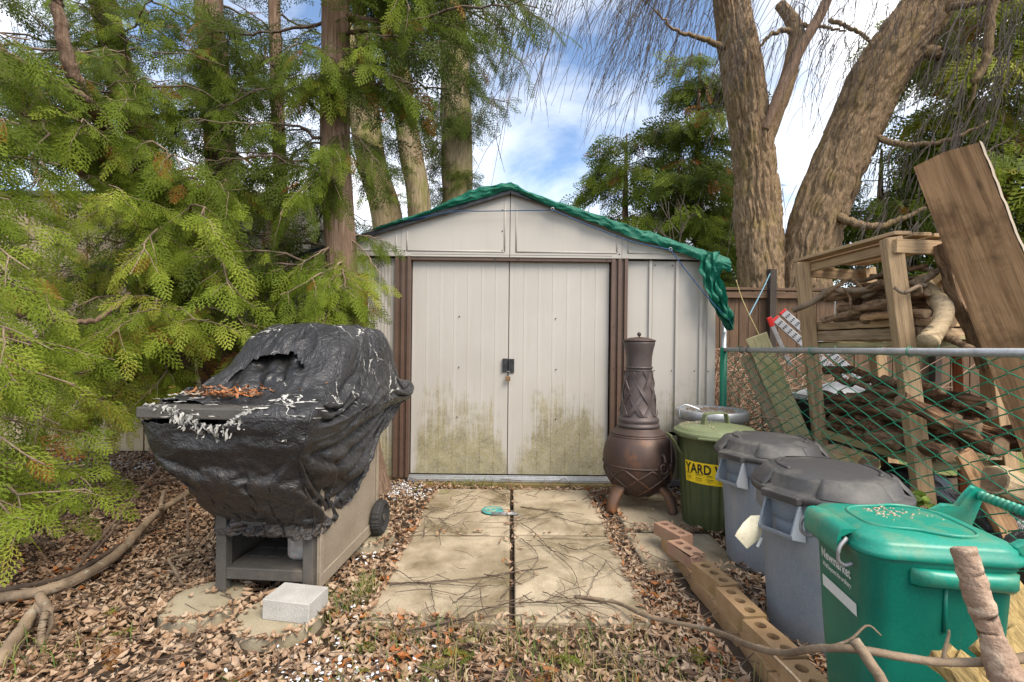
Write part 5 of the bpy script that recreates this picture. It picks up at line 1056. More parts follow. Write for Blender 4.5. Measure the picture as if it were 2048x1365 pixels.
for i in range(nw):
    pts = []
    for k in range(nz + 1):
        for e in (-.12, .12):
            kk = k + e
            if kk < 0 or kk > nz: continue
            sgn = 1 if (k + i) % 2 else -1
            s_ = (i + 0.5) * dw + sgn * dw / 2 * (1 - .12 * abs(e) / .12); off = 0.0035 * (1 if (k % 2) else -1) * (1 if e > 0 else -1)
            p = FA + FD * s_ + FN * (0.03 + off) + Vector((0, 0, 0.02 + kk * dh / 2)); pts.append(p)
    tip = pts[-1]; pts.append(tip + FD * random.uniform(-.025, .025) + Vector((random.uniform(-.02, .0), 0, random.uniform(.012, .04))))
    b.tube(pts, 0.0031, 4)
b.build('wire_mesh', M['wire_green'], clf)
for s_ in (0.25, 0.34, 1.05, 1.75, 2.35):
    b = MB(); c = FA + FD * s_ + Vector((0, 0, CAMH)); b.tube([c + FN * (0.026 * math.cos(a)) + Vector((0, 0, 0.026 * math.sin(a))) + FD * (a * .002) for a in np.linspace(-.6, 6.6, 20)], 0.003, 5); b.build('tie_wire', M['wire_green'] if s_ > .4 else M['rubber'], clf, True)

# ================================================================== PRIVACY FENCE
FY = 7.0; pf = thing('privacy_fence', 'dark brown vertical board privacy fence behind the shed', 'fence', (4.5, FY, 0))
ztop = 2.16; x = 2.25; k = 0
while x < 12.0:
    w = 0.138; b = MB(); b.box((0, 0, 0), (ztop - .10, .018, w)); b.build('board', M['fence_wood'], pf, bevel=0.003, matrix=Matrix.Translation((x + w / 2, FY + (0.004 if k % 2 else -.004), (ztop - .1) / 2 + .02)) @ Matrix.Rotation(R(90), 4, 'Y')); x += w + .007; k += 1
for z, hh in ((ztop, .04), (ztop - .09, .09), (.35, .09)):
    b = MB(); b.box((0, 0, 0), (9.8, .12 if hh < .05 else .05, hh)); b.build('rail', M['fence_wood'], pf, bevel=0.004, matrix=Matrix.Translation((7.15, FY - .02 if hh < .05 else FY - .045, z)))
for x in (3.85, 6.3, 8.75, 11.2):
    b = MB(); b.box((0, 0, 0), (2.5, .1, .1)); b.build('post', M['fence_post'], pf, bevel=0.006, matrix=Matrix.Translation((x, FY - .09, 1.2)) @ Matrix.Rotation(R(90), 4, 'Y'))
b = MB(); b.tube(cr([P(1540, 548, FY - .2), P(1525, 580, FY - .6), P(1498, 632, FY - 1.5)], 14), 0.008, 5); tag(b.build('strap', M['strap_blue'], smooth=True), 'faded blue strap tied between fence post and leaning pole', 'strap')
b = MB(); b.tube(cr([P(1472, 560, 4.6), P(1487, 605, 4.5), P(1528, 690, 4.15)], 14), 0.0045, 5); tag(b.build('strap', M['strap_yellow'], smooth=True), 'thin yellow strap running down to the chain link rail', 'strap')

# ================================================================== WOOD HELPERS
def plank(name, p0, p1, w, t, m, parent=None, up=(0, 0, 1), bevel=0.004, wob=0.0, seed=0, segs=1):
    p0, p1 = Vector(p0), Vector(p1); a = p1 - p0; L = a.length; a.normalize(); u = Vector(up); s2 = u.cross(a)
    if s2.length < 1e-3: s2 = Vector((1, 0, 0)).cross(a)
    s2.normalize(); u = a.cross(s2)
    mt = Matrix(((a.x, s2.x, u.x, (p0.x + p1.x) / 2), (a.y, s2.y, u.y, (p0.y + p1.y) / 2), (a.z, s2.z, u.z, (p0.z + p1.z) / 2), (0, 0, 0, 1)))
    b = MB()
    if segs == 1: b.box((0, 0, 0), (L, w, t))
    else:
        r = random.Random(seed); rings = []
        for i in range(segs + 1):
            x = -L / 2 + L * i / segs; e = [(r.gauss(0, wob), r.gauss(0, wob)) for _ in range(8)]
            base_ = [(-.5, -.5), (0, -.5), (.5, -.5), (.5, 0), (.5, .5), (0, .5), (-.5, .5), (-.5, 0)]
            rings.append(np.array([(x + (r.gauss(0, wob * 1.5) if i in (0, segs) else 0), q[0] * w + e[k][0], q[1] * t + e[k][1] * .6) for k, q in enumerate(base_)]))
        b.loft(rings)
    return b.build(name, m, parent, False, True, bevel, mt)
def log_obj(name, p0, p1, r0, r1, m, label, cat, group=None, bend=0.0, seed=0, rough=0.12, n=18, cut=True, flat=1.0):
    p0, p1 = Vector(p0), Vector(p1); a = p1 - p0; L = a.length; a.normalize(); s2 = Vector((0, 0, 1)).cross(a)
    if s2.length < 1e-3: s2 = Vector((1, 0, 0)).cross(a)
    s2.normalize(); u = a.cross(s2); mt = Matrix(((a.x, s2.x, u.x, p0.x), (a.y, s2.y, u.y, p0.y), (a.z, s2.z, u.z, p0.z), (0, 0, 0, 1)))
    k = max(8, int(L / 0.03)); th = np.arange(n) * 2 * np.pi / n; rings = []; r_ = random.Random(seed); ph = r_.random() * 6
    for i in range(k + 1):
        t = i / k; R_ = r0 + (r1 - r0) * t; cx_ = L * t; oy = bend * L * (math.sin(t * 3.1) + .4 * math.sin(t * 9 + ph)); oz = bend * L * .6 * math.sin(t * 5 + ph)
        d = 1 + rough * (2 * vnoise(th / (2 * np.pi) * 14, np.full(n, t * L * 6 + seed * 3.3), 14, seed) - 1) + rough * .8 * (2 * vnoise(th / (2 * np.pi) * 5, np.full(n, t * L * 11 + seed), 5, seed + 1) - 1)
        rings.append(np.stack([np.full(n, cx_) + (r_.gauss(0, .004)), oy + R_ * d * np.cos(th), oz + R_ * d * np.sin(th) * flat], -1))
    b = MB(); b.loft(rings); o = b.build(name, m, None, False, True, 0, mt)
    if label: tag(o, label, cat, group)
    if cut:
        for e in (0, -1):
            rg = rings[e]; c = rg.mean(0); b = MB(); v = c + (rg - c) * .86; v[:, 0] += -.003 if e == 0 else .003; b.add(np.vstack([v, c[None] + np.array([[-.004 if e == 0 else .004, 0, 0]])]), np.array([[i, (i + 1) % n, n] if e else [(i + 1) % n, i, n] for i in range(n)])); b.build('cut_end', M['end_wood'], o, world_coords=False)
    return o
def limb(name, pts, r0, r1, m, label=None, cat=None, group=None, n=9, k=40, rough=.10, seed=0, parent=None, extra=()):
    p = cr(pts, k); r = np.linspace(r0, r1, k) * (1 + rough * (2 * vnoise(np.arange(k) * 7.0 / k + seed * 5.1, np.zeros(k) + seed, seed=seed) - 1)); rg = np.random.default_rng(seed)
    p = p + rg.normal(size=p.shape) * np.linspace(r0, r1, k)[:, None] * .05
    b = MB(); b.tube(p, r, n)
    for (t, d, L, rr_) in extra:
        q = Vector(p[int(t * (k - 1))]); d = Vector(d).normalized(); pp2 = [q, q + d * L * .4 + Vector(rg.normal(size=3) * L * .05), q + d * L * .75 + Vector(rg.normal(size=3) * L * .08), q + d * L + Vector(rg.normal(size=3) * L * .1)]; b.tube(cr(pp2, 12), np.linspace(rr_, rr_ * .4, 12), 6)
    o = b.build(name, m, parent, True)
    if label: tag(o, label, cat, group)
    return o

# ================================================================== WOOD RACK BEHIND THE FENCE
pA, pA2 = P(1781, 477, 2.85), P(1846, 985, 2.80); pB, pB2 = P(1603, 525, 3.72), P(1640, 880, 3.72)
def down(p, q, z=0.0): t = (z - p.z) / (q.z - p.z); return p + (q - p) * t
gA, gB = down(pA, pA2), down(pB, pB2); off = Vector((0.62, 0.10, 0.0))
rk = thing('wood_rack', 'leaning weathered timber firewood rack with slatted shelves behind the chain link fence', 'rack', (2.5, 3.2, 0))
pC, gC, pD, gD = pA + off, gA + off + Vector((0, 0, 0)), pB + off + Vector((0, .03, -.02)), gB + off
for (t_, g_, w_) in ((pA, gA, .092), (pB, gB, .088)): plank('post', g_, t_, w_, .088, M['post_wood'], rk, (1, -.3, 0), .005)
for (t_, g_) in ((pC, gC), (pD, gD)): plank('post', g_, t_, .088, .088, M['post_wood'], rk, (1, 0, 0), .005)
for k in range(5):
    f = (k + .5) / 5; d = off * (f * 1.12 - .06); plank('roof_slat', pB + d + (pB - pA).normalized() * .10 + Vector((0, 0, .022)), pA + d - (pB - pA).normalized() * .06 + Vector((0, 0, .022)), .105, .022, M['post_wood'], rk, (0, 0, 1), .003)
plank('top_rail', pA + Vector((-.02, -.056, -.06)), pC + Vector((.08, -.056, -.06)), .03, .085, M['post_wood'], rk, (0, 0, 1)); plank('top_rail', pB + Vector((0, .056, -.06)), pD + Vector((.08, .056, -.06)), .03, .085, M['post_wood'], rk)
plank('top_rail', pB + Vector((.055, -.03, -.05)), pA + Vector((.055, .03, -.05)), .03, .06, M['post_wood'], rk)
def at(p, g, z): return down(p, g, z)
SH1, SH2 = 1.34, 0.60
for k, (z, hh, m) in enumerate(((1.44, .055, 'post_wood'), (1.365, .075, 'grey_wood'), (1.295, .032, 'green_wood'))):
    a, c = at(pA, gA, z), at(pB, gB, z); e = Vector((-.066, 0, 0)); ext = (c - a).normalized(); plank('shelf_edge_board', c + e * (-.7) + ext * (.16 if k == 0 else .0), a + e * (-.7) + Vector((.10, .05, 0)), .03, hh, M[m], rk, (0, 0, 1), .004, .003, k, 14)
    b_, d_ = at(pA, gA, z), at(pC, gC, z); plank('shelf_edge_board', b_ + Vector((.045, .062, 0)), d_ + Vector((.3, .062, 0)), .03, hh, M[m], rk, (0, 0, 1), .004, .003, k + 5, 14)
for z, nm in ((SH1, 6), (SH2, 6)):
    for k in range(nm):
        f = (k + .5) / nm; a = at(pA, gA, z) + off * (.06 + .9 * f); c = at(pB, gB, z) + off * (.06 + .9 * f); plank('shelf_slat', c + Vector((.06, .03, 0)), a + Vector((.06, -.02, 0)), .09, .022, M['green_wood' if k % 2 else 'grey_wood'], rk, (0, 0, 1), .003)
    for (a, c) in (((pA, gA), (pC, gC)), ((pB, gB), (pD, gD))): plank('bearer', at(*a, z - .05) + Vector((.03, .058 * (1 if a[0] is pB else 1), 0)), at(*c, z - .05) + Vector((.05, .058, 0)), .03, .07, M['green_wood'], rk)
plank('shelf_edge_board', at(pB, gB, SH2) + Vector((.0, -.02, .0)), at(pA, gA, SH2) + Vector((.05, .06, -.02)), .03, .06, M['green_wood'], rk)

# firewood: upper shelf
ux = lambda f, g, z: at(pB, gB, z) * (1 - f) + at(pA, gA, z) * f + off * g
lab_u = 'weathered brown log stacked on the upper shelf of the rack'; grp_u = 'logs on the upper rack shelf'
rs = random.Random(5)
for k, (f0, f1, g, z, r) in enumerate([(-.05, .95, .25, 1.415, .05), (.0, 1.0, .50, 1.42, .055), (.1, .9, .75, 1.42, .05), (.05, .85, .38, 1.50, .045), (.1, 1.0, .62, 1.515, .05), (.2, .95, .3, 1.575, .038), (.0, .7, .55, 1.60, .042), (.25, 1.05, .75, 1.55, .045), (.3, .95, .45, 1.66, .04), (.1, .8, .2, 1.66, .028), (.05, .75, .35, 1.70, .03), (.35, 1.0, .6, 1.72, .035), (-.1, .6, .15, 1.46, .026), (.3, 1.0, .12, 1.54, .024), (.5, 1.1, .3, 1.62, .026)]):
    log_obj('log', ux(f0, g, z), ux(f1, g + rs.uniform(-.15, .15), z + rs.uniform(-.02, .03)), r, r * .8, M['bark_log'], lab_u, 'log', grp_u, .03, k, .16)
log_obj('log', ux(.75, .15, 1.50), ux(1.12, .12, 1.475), .035, .03, M['bark_log'], 'short split log end poking past the rack post', 'log', None, 0, 31, .08)
log_obj('log', ux(.30, .35, 1.64), ux(.12, .55, 1.73), .05, .03, M['bark_rot'], 'dark broken stump piece on top of the upper shelf pile', 'log', None, .06, 41, .3)
plank('board', ux(.62, .10, 1.48), ux(.98, .10, 1.485), .09, .045, M['slab_wood'], None, (0, 0, 1), .004, .004, 3, 10); tag(bpy.context.scene.collection.objects[-1], 'short brown board lying on the upper shelf of the rack', 'board')
plank('board', ux(.85, .45, 1.60), ux(1.1, .9, 1.86), .16, .03, M['pale_wood'], None, (0, -1, .3), .004, .005, 4, 10); tag(bpy.context.scene.collection.objects[-1], 'golden brown offcut board leaning on the upper shelf pile', 'board')
Yb = 2.98
limb('branch', [P(1585, 622, 3.6), P(1625, 605, 3.5), P(1660, 580, 3.45), P(1690, 582, 3.35), P(1735, 580, 3.2), P(1775, 570, 3.05)], .022, .020, M['branch'], 'long smooth grey branch snaking along the upper log pile', 'branch', seed=3)
limb('branch', [P(1640, 600, 3.5), P(1672, 575, 3.4), P(1700, 560, 3.4), P(1725, 578, 3.3)], .016, .012, M['bark_log'], 'short forked brown branch resting on the upper log pile', 'branch', seed=4)
limb('branch', [P(1645, 642, 3.45), P(1700, 628, 3.3), P(1745, 610, 3.15), P(1785, 606, 3.02)], .024, .032, M['bark_log'], 'thick bark covered branch across the front of the upper shelf', 'branch', seed=6, extra=[(.35, (-.2, -.2, 1), .2, .012)])
limb('branch', [P(1790, 575, 2.78), P(1806, 586, 2.74), P(1822, 580, 2.72), P(1838, 573, 2.74), P(1843, 586, 2.76)], .012, .010, M['branch'], 'small hooked grey branch sticking out beside the rack post', 'branch', seed=8)
limb('branch', [P(1800, 590, 2.95), P(1825, 568, 2.9), P(1850, 560, 2.85), P(1872, 543, 2.8)], .026, .020, M['branch'], 'curved grey branch reaching towards the wide plank', 'branch', seed=9)
limb('log', [P(1842, 558, 2.98), P(1868, 590, 2.85), P(1888, 622, 2.72), P(1876, 655, 2.66), P(1853, 685, 2.62)], .040, .052, M['pale_wood'], 'pale debarked crooked log hanging out over the shelf end', 'log', seed=12, n=18, k=44, rough=.18)
limb('branch', [P(1880, 668, 2.72), P(1915, 685, 2.66), P(1945, 700, 2.6)], .022, .018, M['bark_log'], 'short rough branch poking out below the pale log', 'branch', seed=14)
log_obj('bark_slab', P(1876, 490, 2.82), P(1972, 735, 2.72), .058, .062, M['bark_log'], 'rough slab of thick bark leaning beside the wide plank', 'bark slab', None, .02, 17, .28, 22, False, .55)
for k in range(9):
    f0, g0 = rs.uniform(-.1, .5), rs.uniform(.05, .7); z0 = 1.60 + .02 * k; pts = [ux(f0 + .16 * i * rs.uniform(.7, 1.2), g0 + rs.uniform(-.12, .12), z0 + rs.uniform(-.03, .05)) for i in range(5)]
    limb('branch', pts, rs.uniform(.014, .026), rs.uniform(.008, .014), M['branch' if k % 2 else 'bark_log'], 'crooked branch lying on top of the upper shelf log pile', 'branch', 'crooked branches on the upper shelf', seed=90 + k)
for k in range(8):
    f0, g0 = rs.uniform(-.1, .7), rs.uniform(-.02, .4); z0 = .90 + .03 * k; pts = [ux(f0 + .17 * i * rs.uniform(.7, 1.2), g0 + rs.uniform(-.1, .1), z0 + rs.uniform(-.03, .04) - .02 * i) for i in range(5)]
    limb('branch', pts, rs.uniform(.018, .034), rs.uniform(.012, .02), M['bark_rot' if k % 2 else 'bark_log'], 'crooked branch lying across the lower shelf log pile', 'branch', 'crooked branches on the lower shelf', seed=110 + k)
# lower shelf: rotten stump and logs
log_obj('stump', ux(.38, .42, .84), ux(1.05, .40, .80), .16, .12, M['bark_rot'], 'dark rotten stump on the lower shelf of the rack', 'stump', None, .02, 51, .42, 26, False)
lab_l = 'split rotting log stacked on the lower shelf of the rack'; grp_l = 'logs on the lower rack shelf'
for k, (f0, f1, g, z, r) in enumerate([(-.05, .55, .12, .67, .05), (.1, .8, .18, .70, .058), (.45, 1.1, .2, .69, .06), (-.1, .5, .3, .76, .05), (.6, 1.25, .05, .70, .055), (.8, 1.35, .35, .76, .06), (.0, .6, .6, .72, .07), (.7, 1.3, .7, .74, .07), (.2, .45, .1, .68, .06), (.62, .9, -.02, .67, .05), (.0, .9, .1, .80, .04), (.1, .7, .3, .86, .045), (.3, 1.2, .15, .90, .035), (-.1, .4, .15, .87, .04), (.55, 1.3, .3, .96, .04), (.7, 1.35, .12, .84, .038), (.2, .6, -.02, .74, .03), (.75, 1.2, .5, .9, .05)]):
    log_obj('log', ux(f0, g, z), ux(f1, g + rs.uniform(-.1, .1), z + rs.uniform(-.03, .04)), r, r * .85, M['bark_rot' if k % 3 else 'bark_log'], lab_l, 'log', grp_l, .03, 60 + k, .3)
log_obj('log', P(1800, 800, 2.72), P(1965, 885, 2.62), .05, .04, M['bark_rot'], 'long splintered dark log sloping past the rack post', 'log', None, .01, 71, .35)
for k, (px, py) in enumerate([(1700, 940), (1735, 930)]):
    g_ = P(px, py, 3.05); log_obj('log', (g_.x, g_.y, g_.z), (g_.x + .12, g_.y + .5, g_.z - .03), .07, .07, M['pale_wood'], 'cut firewood log lying under the lower shelf', 'log', 'logs under the rack', 0, 80 + k, .12)
    plank_z = g_.z
log_obj('log', P(1985, 955, 2.42), P(2120, 1010, 2.55), .075, .085, M['pale_wood'], 'yellowish split log end behind the chain link by the plank', 'log', None, 0, 91, .22)
plank('board', P(1925, 905, 2.5), down(P(1925, 905, 2.5), P(1985, 1010, 2.45)), .10, .03, M['slab_wood'], None, (0, -1, 0), .004, .004, 8, 12); tag(bpy.context.scene.collection.objects[-1], 'brown board leaning low against the chain link fence', 'board')
# bag under the rack
def lump(name, c, r, m, label, cat, seed=0, amp=.35):
    bm = bmesh.new(); bmesh.ops.create_icosphere(bm, subdivisions=4, radius=1.0)
    for v in bm.verts:
        n_ = mnoise.fractal(v.co * 1.6 + Vector((seed, 0, 0)), 1.0, 2.0, 4); q = 1 + amp * n_ - .12 * abs(mnoise.noise(v.co * 5 + Vector((0, seed, 0)))); v.co = Vector((v.co.x * r[0] * q, v.co.y * r[1] * q, max(-r[2] * .85, v.co.z * r[2] * q)))
    me = bpy.data.meshes.new(name); bm.to_mesh(me); bm.free()
    for p in me.polygons: p.use_smooth = True
    return tag(link(name, me, m, None, matrix=Matrix.Translation(c)), label, cat)
lump('garbage_bag', (2.62, 3.05, .22), (.32, .30, .26), M['bag'], 'black plastic garbage bag lying under the rack', 'bag', 3)
lump('garbage_bag', (2.75, 2.55, .20), (.30, .24, .235), M['bag'], 'crumpled black bag behind the chain link below the plank', 'bag', 9)
# tub and pale plastic lid beyond the rack
t = thing('black_tub', 'black plastic tub standing beyond the rack behind the boards', 'tub', (2.75, 4.05, 0.0), R(12))
b = MB(); b.loft([rr(.30, .22, .08, 8, 0.0), rr(.36, .28, .09, 8, .80), rr(.385, .305, .10, 8, .81), rr(.385, .305, .10, 8, .84), rr(.35, .27, .09, 8, .84), rr(.33, .25, .08, 8, .70)]); lp('tub_body', b, M['tub'], t)
b = MB(); b.tube(rr(.385, .305, .1, 8, .842), .012, 6, closed=True); lp('rim', b, M['tub'], t)
b = MB(); b.loft([rr(.30, .2, .03, 5, 0.0), rr(.30, .2, .03, 5, .02), rr(.05, .04, .01, 5, .13)]); o = lp('pale_cover', b, M['white_plastic'], None, False); o.matrix_basis = Matrix.Translation((2.85, 4.05, .846)); tag(o, 'pale plastic sheet lid lying on the black tub', 'lid')
# rails: extra uprights behind
for k, (px, dpt, m) in enumerate(((1912, 3.25, 'rust_board'), (1968, 2.98, 'post_wood'))):
    a = P(px, 700, dpt); plank('leaning_post', (a.x + .10, a.y + .02, 0.0), (a.x, a.y, a.z + .04), .085, .05, M[m], None, (1, -.8, 0), .004); tag(bpy.context.scene.collection.objects[-1], ['reddish timber upright standing behind the rack', 'weathered timber upright standing beside the wide plank'][k], 'post')
# aluminium ladder with red end caps leaning beyond the rack
ld_ = thing('ladder', 'perforated aluminium ladder rails with red end caps beyond the rack', 'ladder', (2.75, 4.6, 0))
La, Lb = P(1552, 640, 4.75), P(1700, 770, 4.55)
for k, o_ in enumerate((Vector((0, 0, 0)), Vector((.10, .04, .075)))):
    a, c = La + o_, Lb + o_ + (Lb - La) * .4; plank('rail', a, c, .075, .028, M['alu'], ld_, (-.3, -1, .2), .003); dr = (c - a); up_ = Vector((0, 0, 1)).cross(dr).normalized(); nrm = Vector((-.3, -1, .2)); s2 = nrm.cross(dr.normalized()).normalized(); nn = dr.normalized().cross(s2).normalized(); sb = MB(); sb.box((0, 0, 0), (.020, .009, .002)); sme = sb.mesh('slot')
    for i in range(20):
        q = a + dr * ((i + .8) / 21); sg = 1 if nn.y < 0 else -1
        for e in (-.02, .0, .02):
            c_ = q + s2 * e + nn * sg * .0155; d1 = dr.normalized(); link('slot', sme, M['hole'], ld_, True, 0, Matrix(((d1.x, s2.x, nn.x, c_.x), (d1.y, s2.y, nn.y, c_.y), (d1.z, s2.z, nn.z, c_.z), (0, 0, 0, 1))))  # black plates on the solid rail imitate the dark of openings
    plank('end_cap', a - dr.normalized() * .025, a, .08, .034, M['red'], ld_, (-.3, -1, .2), .006)
plank('strut', La + Vector((-.07, -.05, -.06)), La + Vector((.12, -.05, -.46)), .04, .02, M['alu'], ld_, (-.3, -1, .2), .003); plank('end_cap', La + Vector((-.10, -.05, .02)), La + Vector((-.065, -.05, -.07)), .045, .03, M['red'], ld_, (-.3, -1, .2), .005)
# two boards leaning on the rail
def lean(px0, py0, Y0, px1, py1, Y1, w, t, m, label, up=(-.55, -.8, 0), seed=0):
    a, c = P(px0, py0, Y0), P(px1, py1, Y1); g_ = down(a, c, 0.0); plank('board', g_, a, w, t, M[m], None, up, .004, .003, seed, 24); tag(bpy.context.scene.collection.objects[-1], label, 'board')
lean(1512, 672, 3.98, 1592, 862, 3.80, .165, .04, 'green_wood', 'pale greenish board leaning on the chain link fence by the shed', seed=1)
lean(1492, 712, 4.06, 1550, 850, 3.90, .10, .035, 'grey_wood', 'narrow grey board leaning beside the pale greenish board', seed=2)
# the wide rough-sawn plank
w_ = Vector((.60, -.80, 0)); tl = P(1828, 338, 2.74); axd = (P(1966, 702, 2.62) - tl); axd.normalize(); w_ = (w_ - axd * w_.dot(axd)).normalized(); nrm = axd.cross(w_).normalized()
if nrm.y > 0: nrm = -nrm
Wd, Td = .28, .10; top_c = tl + w_ * (Wd / 2) - nrm * (Td / 2); Lp = (top_c.z - 0.02) / -axd.z; bot_c = top_c + axd * Lp
kk = 60; b = MB(); rings = []; rz_ = np.random.default_rng(3); mt = Matrix(((axd.x, w_.x, nrm.x, top_c.x), (axd.y, w_.y, nrm.y, top_c.y), (axd.z, w_.z, nrm.z, top_c.z), (0, 0, 0, 1)))
for i in range(kk + 1):
    x_ = Lp * i / kk; row = []; ed = .012 * (fbm(np.array([x_ * 6 + 3]), np.array([1.0]), 3, 7)[0] - .5)
    for j in range(13): y_ = -Wd / 2 + Wd * j / 12 + (ed if j > 10 else 0); row.append((x_ + (.02 * (j / 12 - .5) - .02 * (1 - abs(j / 6 - 1)) if i == 0 else 0), y_, Td / 2 + .016 * (fbm(np.array([x_ * 4 + 9]), np.array([j * .35 + 2.0]), 3, 9)[0] - .5) + .0008 * math.sin(x_ * 130 + j * .3)))
    for j in range(12, -1, -1): row.append((x_, -Wd / 2 + Wd * j / 12 + (ed if j > 10 else 0), -Td / 2))
    rings.append(np.array(row))
b.loft(rings); tag(b.build('plank', M['slab_wood'], None, False, True, 0, mt), 'wide thick rough sawn plank leaning up beside the rack', 'plank')
pk = bpy.context.scene.collection.objects[-1]
b = MB(); V = np.array([[(Lp * i / kk, Wd / 2 + .0045 + .0015 * math.sin(i * 2.2) + .012 * (fbm(np.array([Lp * i / kk * 6 + 3]), np.array([1.0]), 3, 7)[0] - .5), -Td / 2 + Td * j / 3) for j in range(4)] for i in range(kk + 1)]); b.grid(V); b.build('sawn_lit_edge', M['slab_lit_edge'], pk, world_coords=False)  # pale strip along one edge, painted as the side catching light
# dry vine tangle behind the fence near the shed
b = MB(); rr_ = np.random.default_rng(77)
for k in range(420):
    p = np.array([rr_.uniform(2.05, 2.75), rr_.uniform(4.3, 5.6), rr_.uniform(0, 1.05)]); d = rr_.normal(size=3) * [.28, .2, .22]; pts = [p]
    for i in range(4): d = d * .8 + rr_.normal(size=3) * .09; pts.append(pts[-1] + d)
    pts = np.array(pts); pts[:, 2] = np.clip(pts[:, 2], 0.01, 1.25); pts[:, 0] = np.maximum(pts[:, 0], 2.02); b.tube(cr(pts, 9), rr_.uniform(.002, .006), 4)
vt = mat('dry_vine', (0.42, 0.29, 0.20), (0.28, 0.16, 0.11), 6, 0.8, bump=0.2)
tag(b.build('dry_vines', vt), 'tangle of dry reddish vine stems behind the fence', 'vines', kind='stuff')
b = MB(); n = 2600; pos = np.stack([RNG.uniform(2.0, 3.6, n), RNG.uniform(2.0, 5.2, n), RNG.random(n) * .03], -1); scatter(b, protos[0], pos, rotm(RNG.random(n) * 6.28, RNG.normal(0, .4, n), RNG.random(n) * 6.28), RNG.uniform(.7, 1.1, n), RNG.uniform(0.05, .55, n)); tag(b.build('leaf_litter', M['leaf'], smooth=True), 'dark dead leaves on the ground beyond the chain link fence', 'leaves', kind='stuff')
# small green weed beside the grey bin lid
wd = thing('weed', 'leafy yellow green weed growing through the fence beside the grey bin', 'plant', (2.03, 2.45, 0)); b = MB(); lf = leaf_proto(.07, .05, .3, .2, 9)
n = 26; pos = np.array([P(1836 + RNG.uniform(-22, 34), 1000 + RNG.uniform(-12, 22), 2.32 + RNG.uniform(-.05, .05)) for _ in range(n)]); scatter(b, lf, pos, rotm(RNG.random(n) * 6.28, RNG.normal(.6, .4, n), RNG.random(n) * 6.28), RNG.uniform(.5, .95, n), RNG.random(n)); b.build('leaves', M['green'], wd, True)
b = MB(); 
for k in range(0, n, 3): b.tube(cr([(2.03, 2.45, 0), (2.03 + RNG.uniform(-.05, .05), 2.4, .25), tuple(pos[k])], 8), .003, 4)
b.build('stem', M['green'], wd)
# ================================================================== TREES
def bark_tube(pts, rads, n_around, n_along, amp, kx, ky, seed=0, flare=0.0):
    p = cr(pts, n_along); rd = np.interp(np.linspace(0, 1, n_along), np.linspace(0, 1, len(rads)), rads)
    t = np.gradient(p, axis=0); t /= np.linalg.norm(t, axis=1, keepdims=True); a = np.cross(t, np.array([0.15, 1.0, 0.0])); a /= np.linalg.norm(a, axis=1, keepdims=True); c = np.cross(t, a)
    th = np.arange(n_around) * 2 * np.pi / n_around; s_ = np.concatenate([[0], np.cumsum(np.linalg.norm(np.diff(p, axis=0), axis=1))])
    TH, S = np.meshgrid(th / (2 * np.pi), s_); wx = (.30 if amp > .034 else .35) * (vnoise(TH * 6, S * 4, 6, seed + 9) - .5)
    X = (TH * kx + wx * 3); n1 = vnoise(X % kx, S * ky, kx, seed); n2 = vnoise((X * 2) % (2 * kx), S * ky * 2.1 + 5, 2 * kx, seed + 1); rid = 1 - np.abs(2 * n1 - 1); rid2 = 1 - np.abs(2 * n2 - 1)
    big = vnoise(TH * 5, S * 1.3, 5, seed + 4) - .5; h = (rid ** 1.4 * .65 + rid2 * .35) - .55
    if amp > .034:
        ck = lambda q, w: 1 - np.clip(np.abs(2 * q - 1) / w, 0, 1); h = .35 - .75 * ck(n1, .42) ** .8 - .45 * ck(n2, .38) + .25 * (n2 - .5)
    rr2 = rd[:, None] * (1 + .16 * big) + amp * h
    if flare: rr2 = rr2 + flare * np.exp(-S / .22) * (0.6 + .8 * vnoise(TH * 5, S * 0, 5, seed + 6))
    V = p[:, None] + rr2[:, :, None] * (np.cos(th)[None, :, None] * a[:, None] + np.sin(th)[None, :, None] * c[:, None])
    b = MB(); b.loft(list(V)); return b
def dia(p, d, nrm, l, w):
    s2 = np.cross(nrm, d); return [p - s2 * w * .5, p + s2 * w * .5, p + d * l]
def frond(L, nside, nleaf, wl, ll, ww, seed):
    r = np.random.default_rng(seed); Z = np.array([0, 0, 1.0]); V = []
    for i in range(4): V += dia(np.array([L * i / 4, 0, 0]), np.array([1.0, 0, 0]), Z, L / 3.6, ww * (1 - .15 * i))
    for i in range(nside):
        t = (i + .6) / (nside + .3); sg = 1 if i % 2 else -1; bl = L * .42 * (1 - t) ** .7 * min(1, .45 + t * 2.2) + L * .05; ang = sg * (R(52) - R(18) * t) * r.uniform(.85, 1.15); d = np.array([math.cos(ang), math.sin(ang), 0]); o = np.array([t * L, 0, 0])
        if nleaf == 0: V += dia(o, d, Z, bl, wl); continue
        V += dia(o, d, Z, bl, ww)
        for k in range(nleaf):
            s_ = (k + .8) / nleaf; s2 = 1 if k % 2 else -1; a2 = ang + s2 * R(40) * r.uniform(.8, 1.2); V += dia(o + d * s_ * bl * .92, np.array([math.cos(a2), math.sin(a2), 0]), Z, ll * (1.15 - .6 * s_) * (bl / (L * .35)) ** .5, wl)
        V += dia(o + d * bl * .8, d, Z, bl * .3, wl)
    V = np.array(V); V[:, 2] = -.22 * V[:, 0] ** 2 / L - .25 * np.abs(V[:, 1]) ** 1.2 + r.normal(size=len(V)) * L * .008
    return V, np.arange(len(V)).reshape(-1, 3)
FN_ = [frond(.24, 14, 5, .0088, .026, .0055, s) for s in (1, 2, 7)]
FM_ = [frond(.24, 11, 3, .011, .034, .006, s) for s in (3, 4)]
FF_ = [frond(.30, 13, 1, .024, .06, .014, s) for s in (5, 6, 8)]
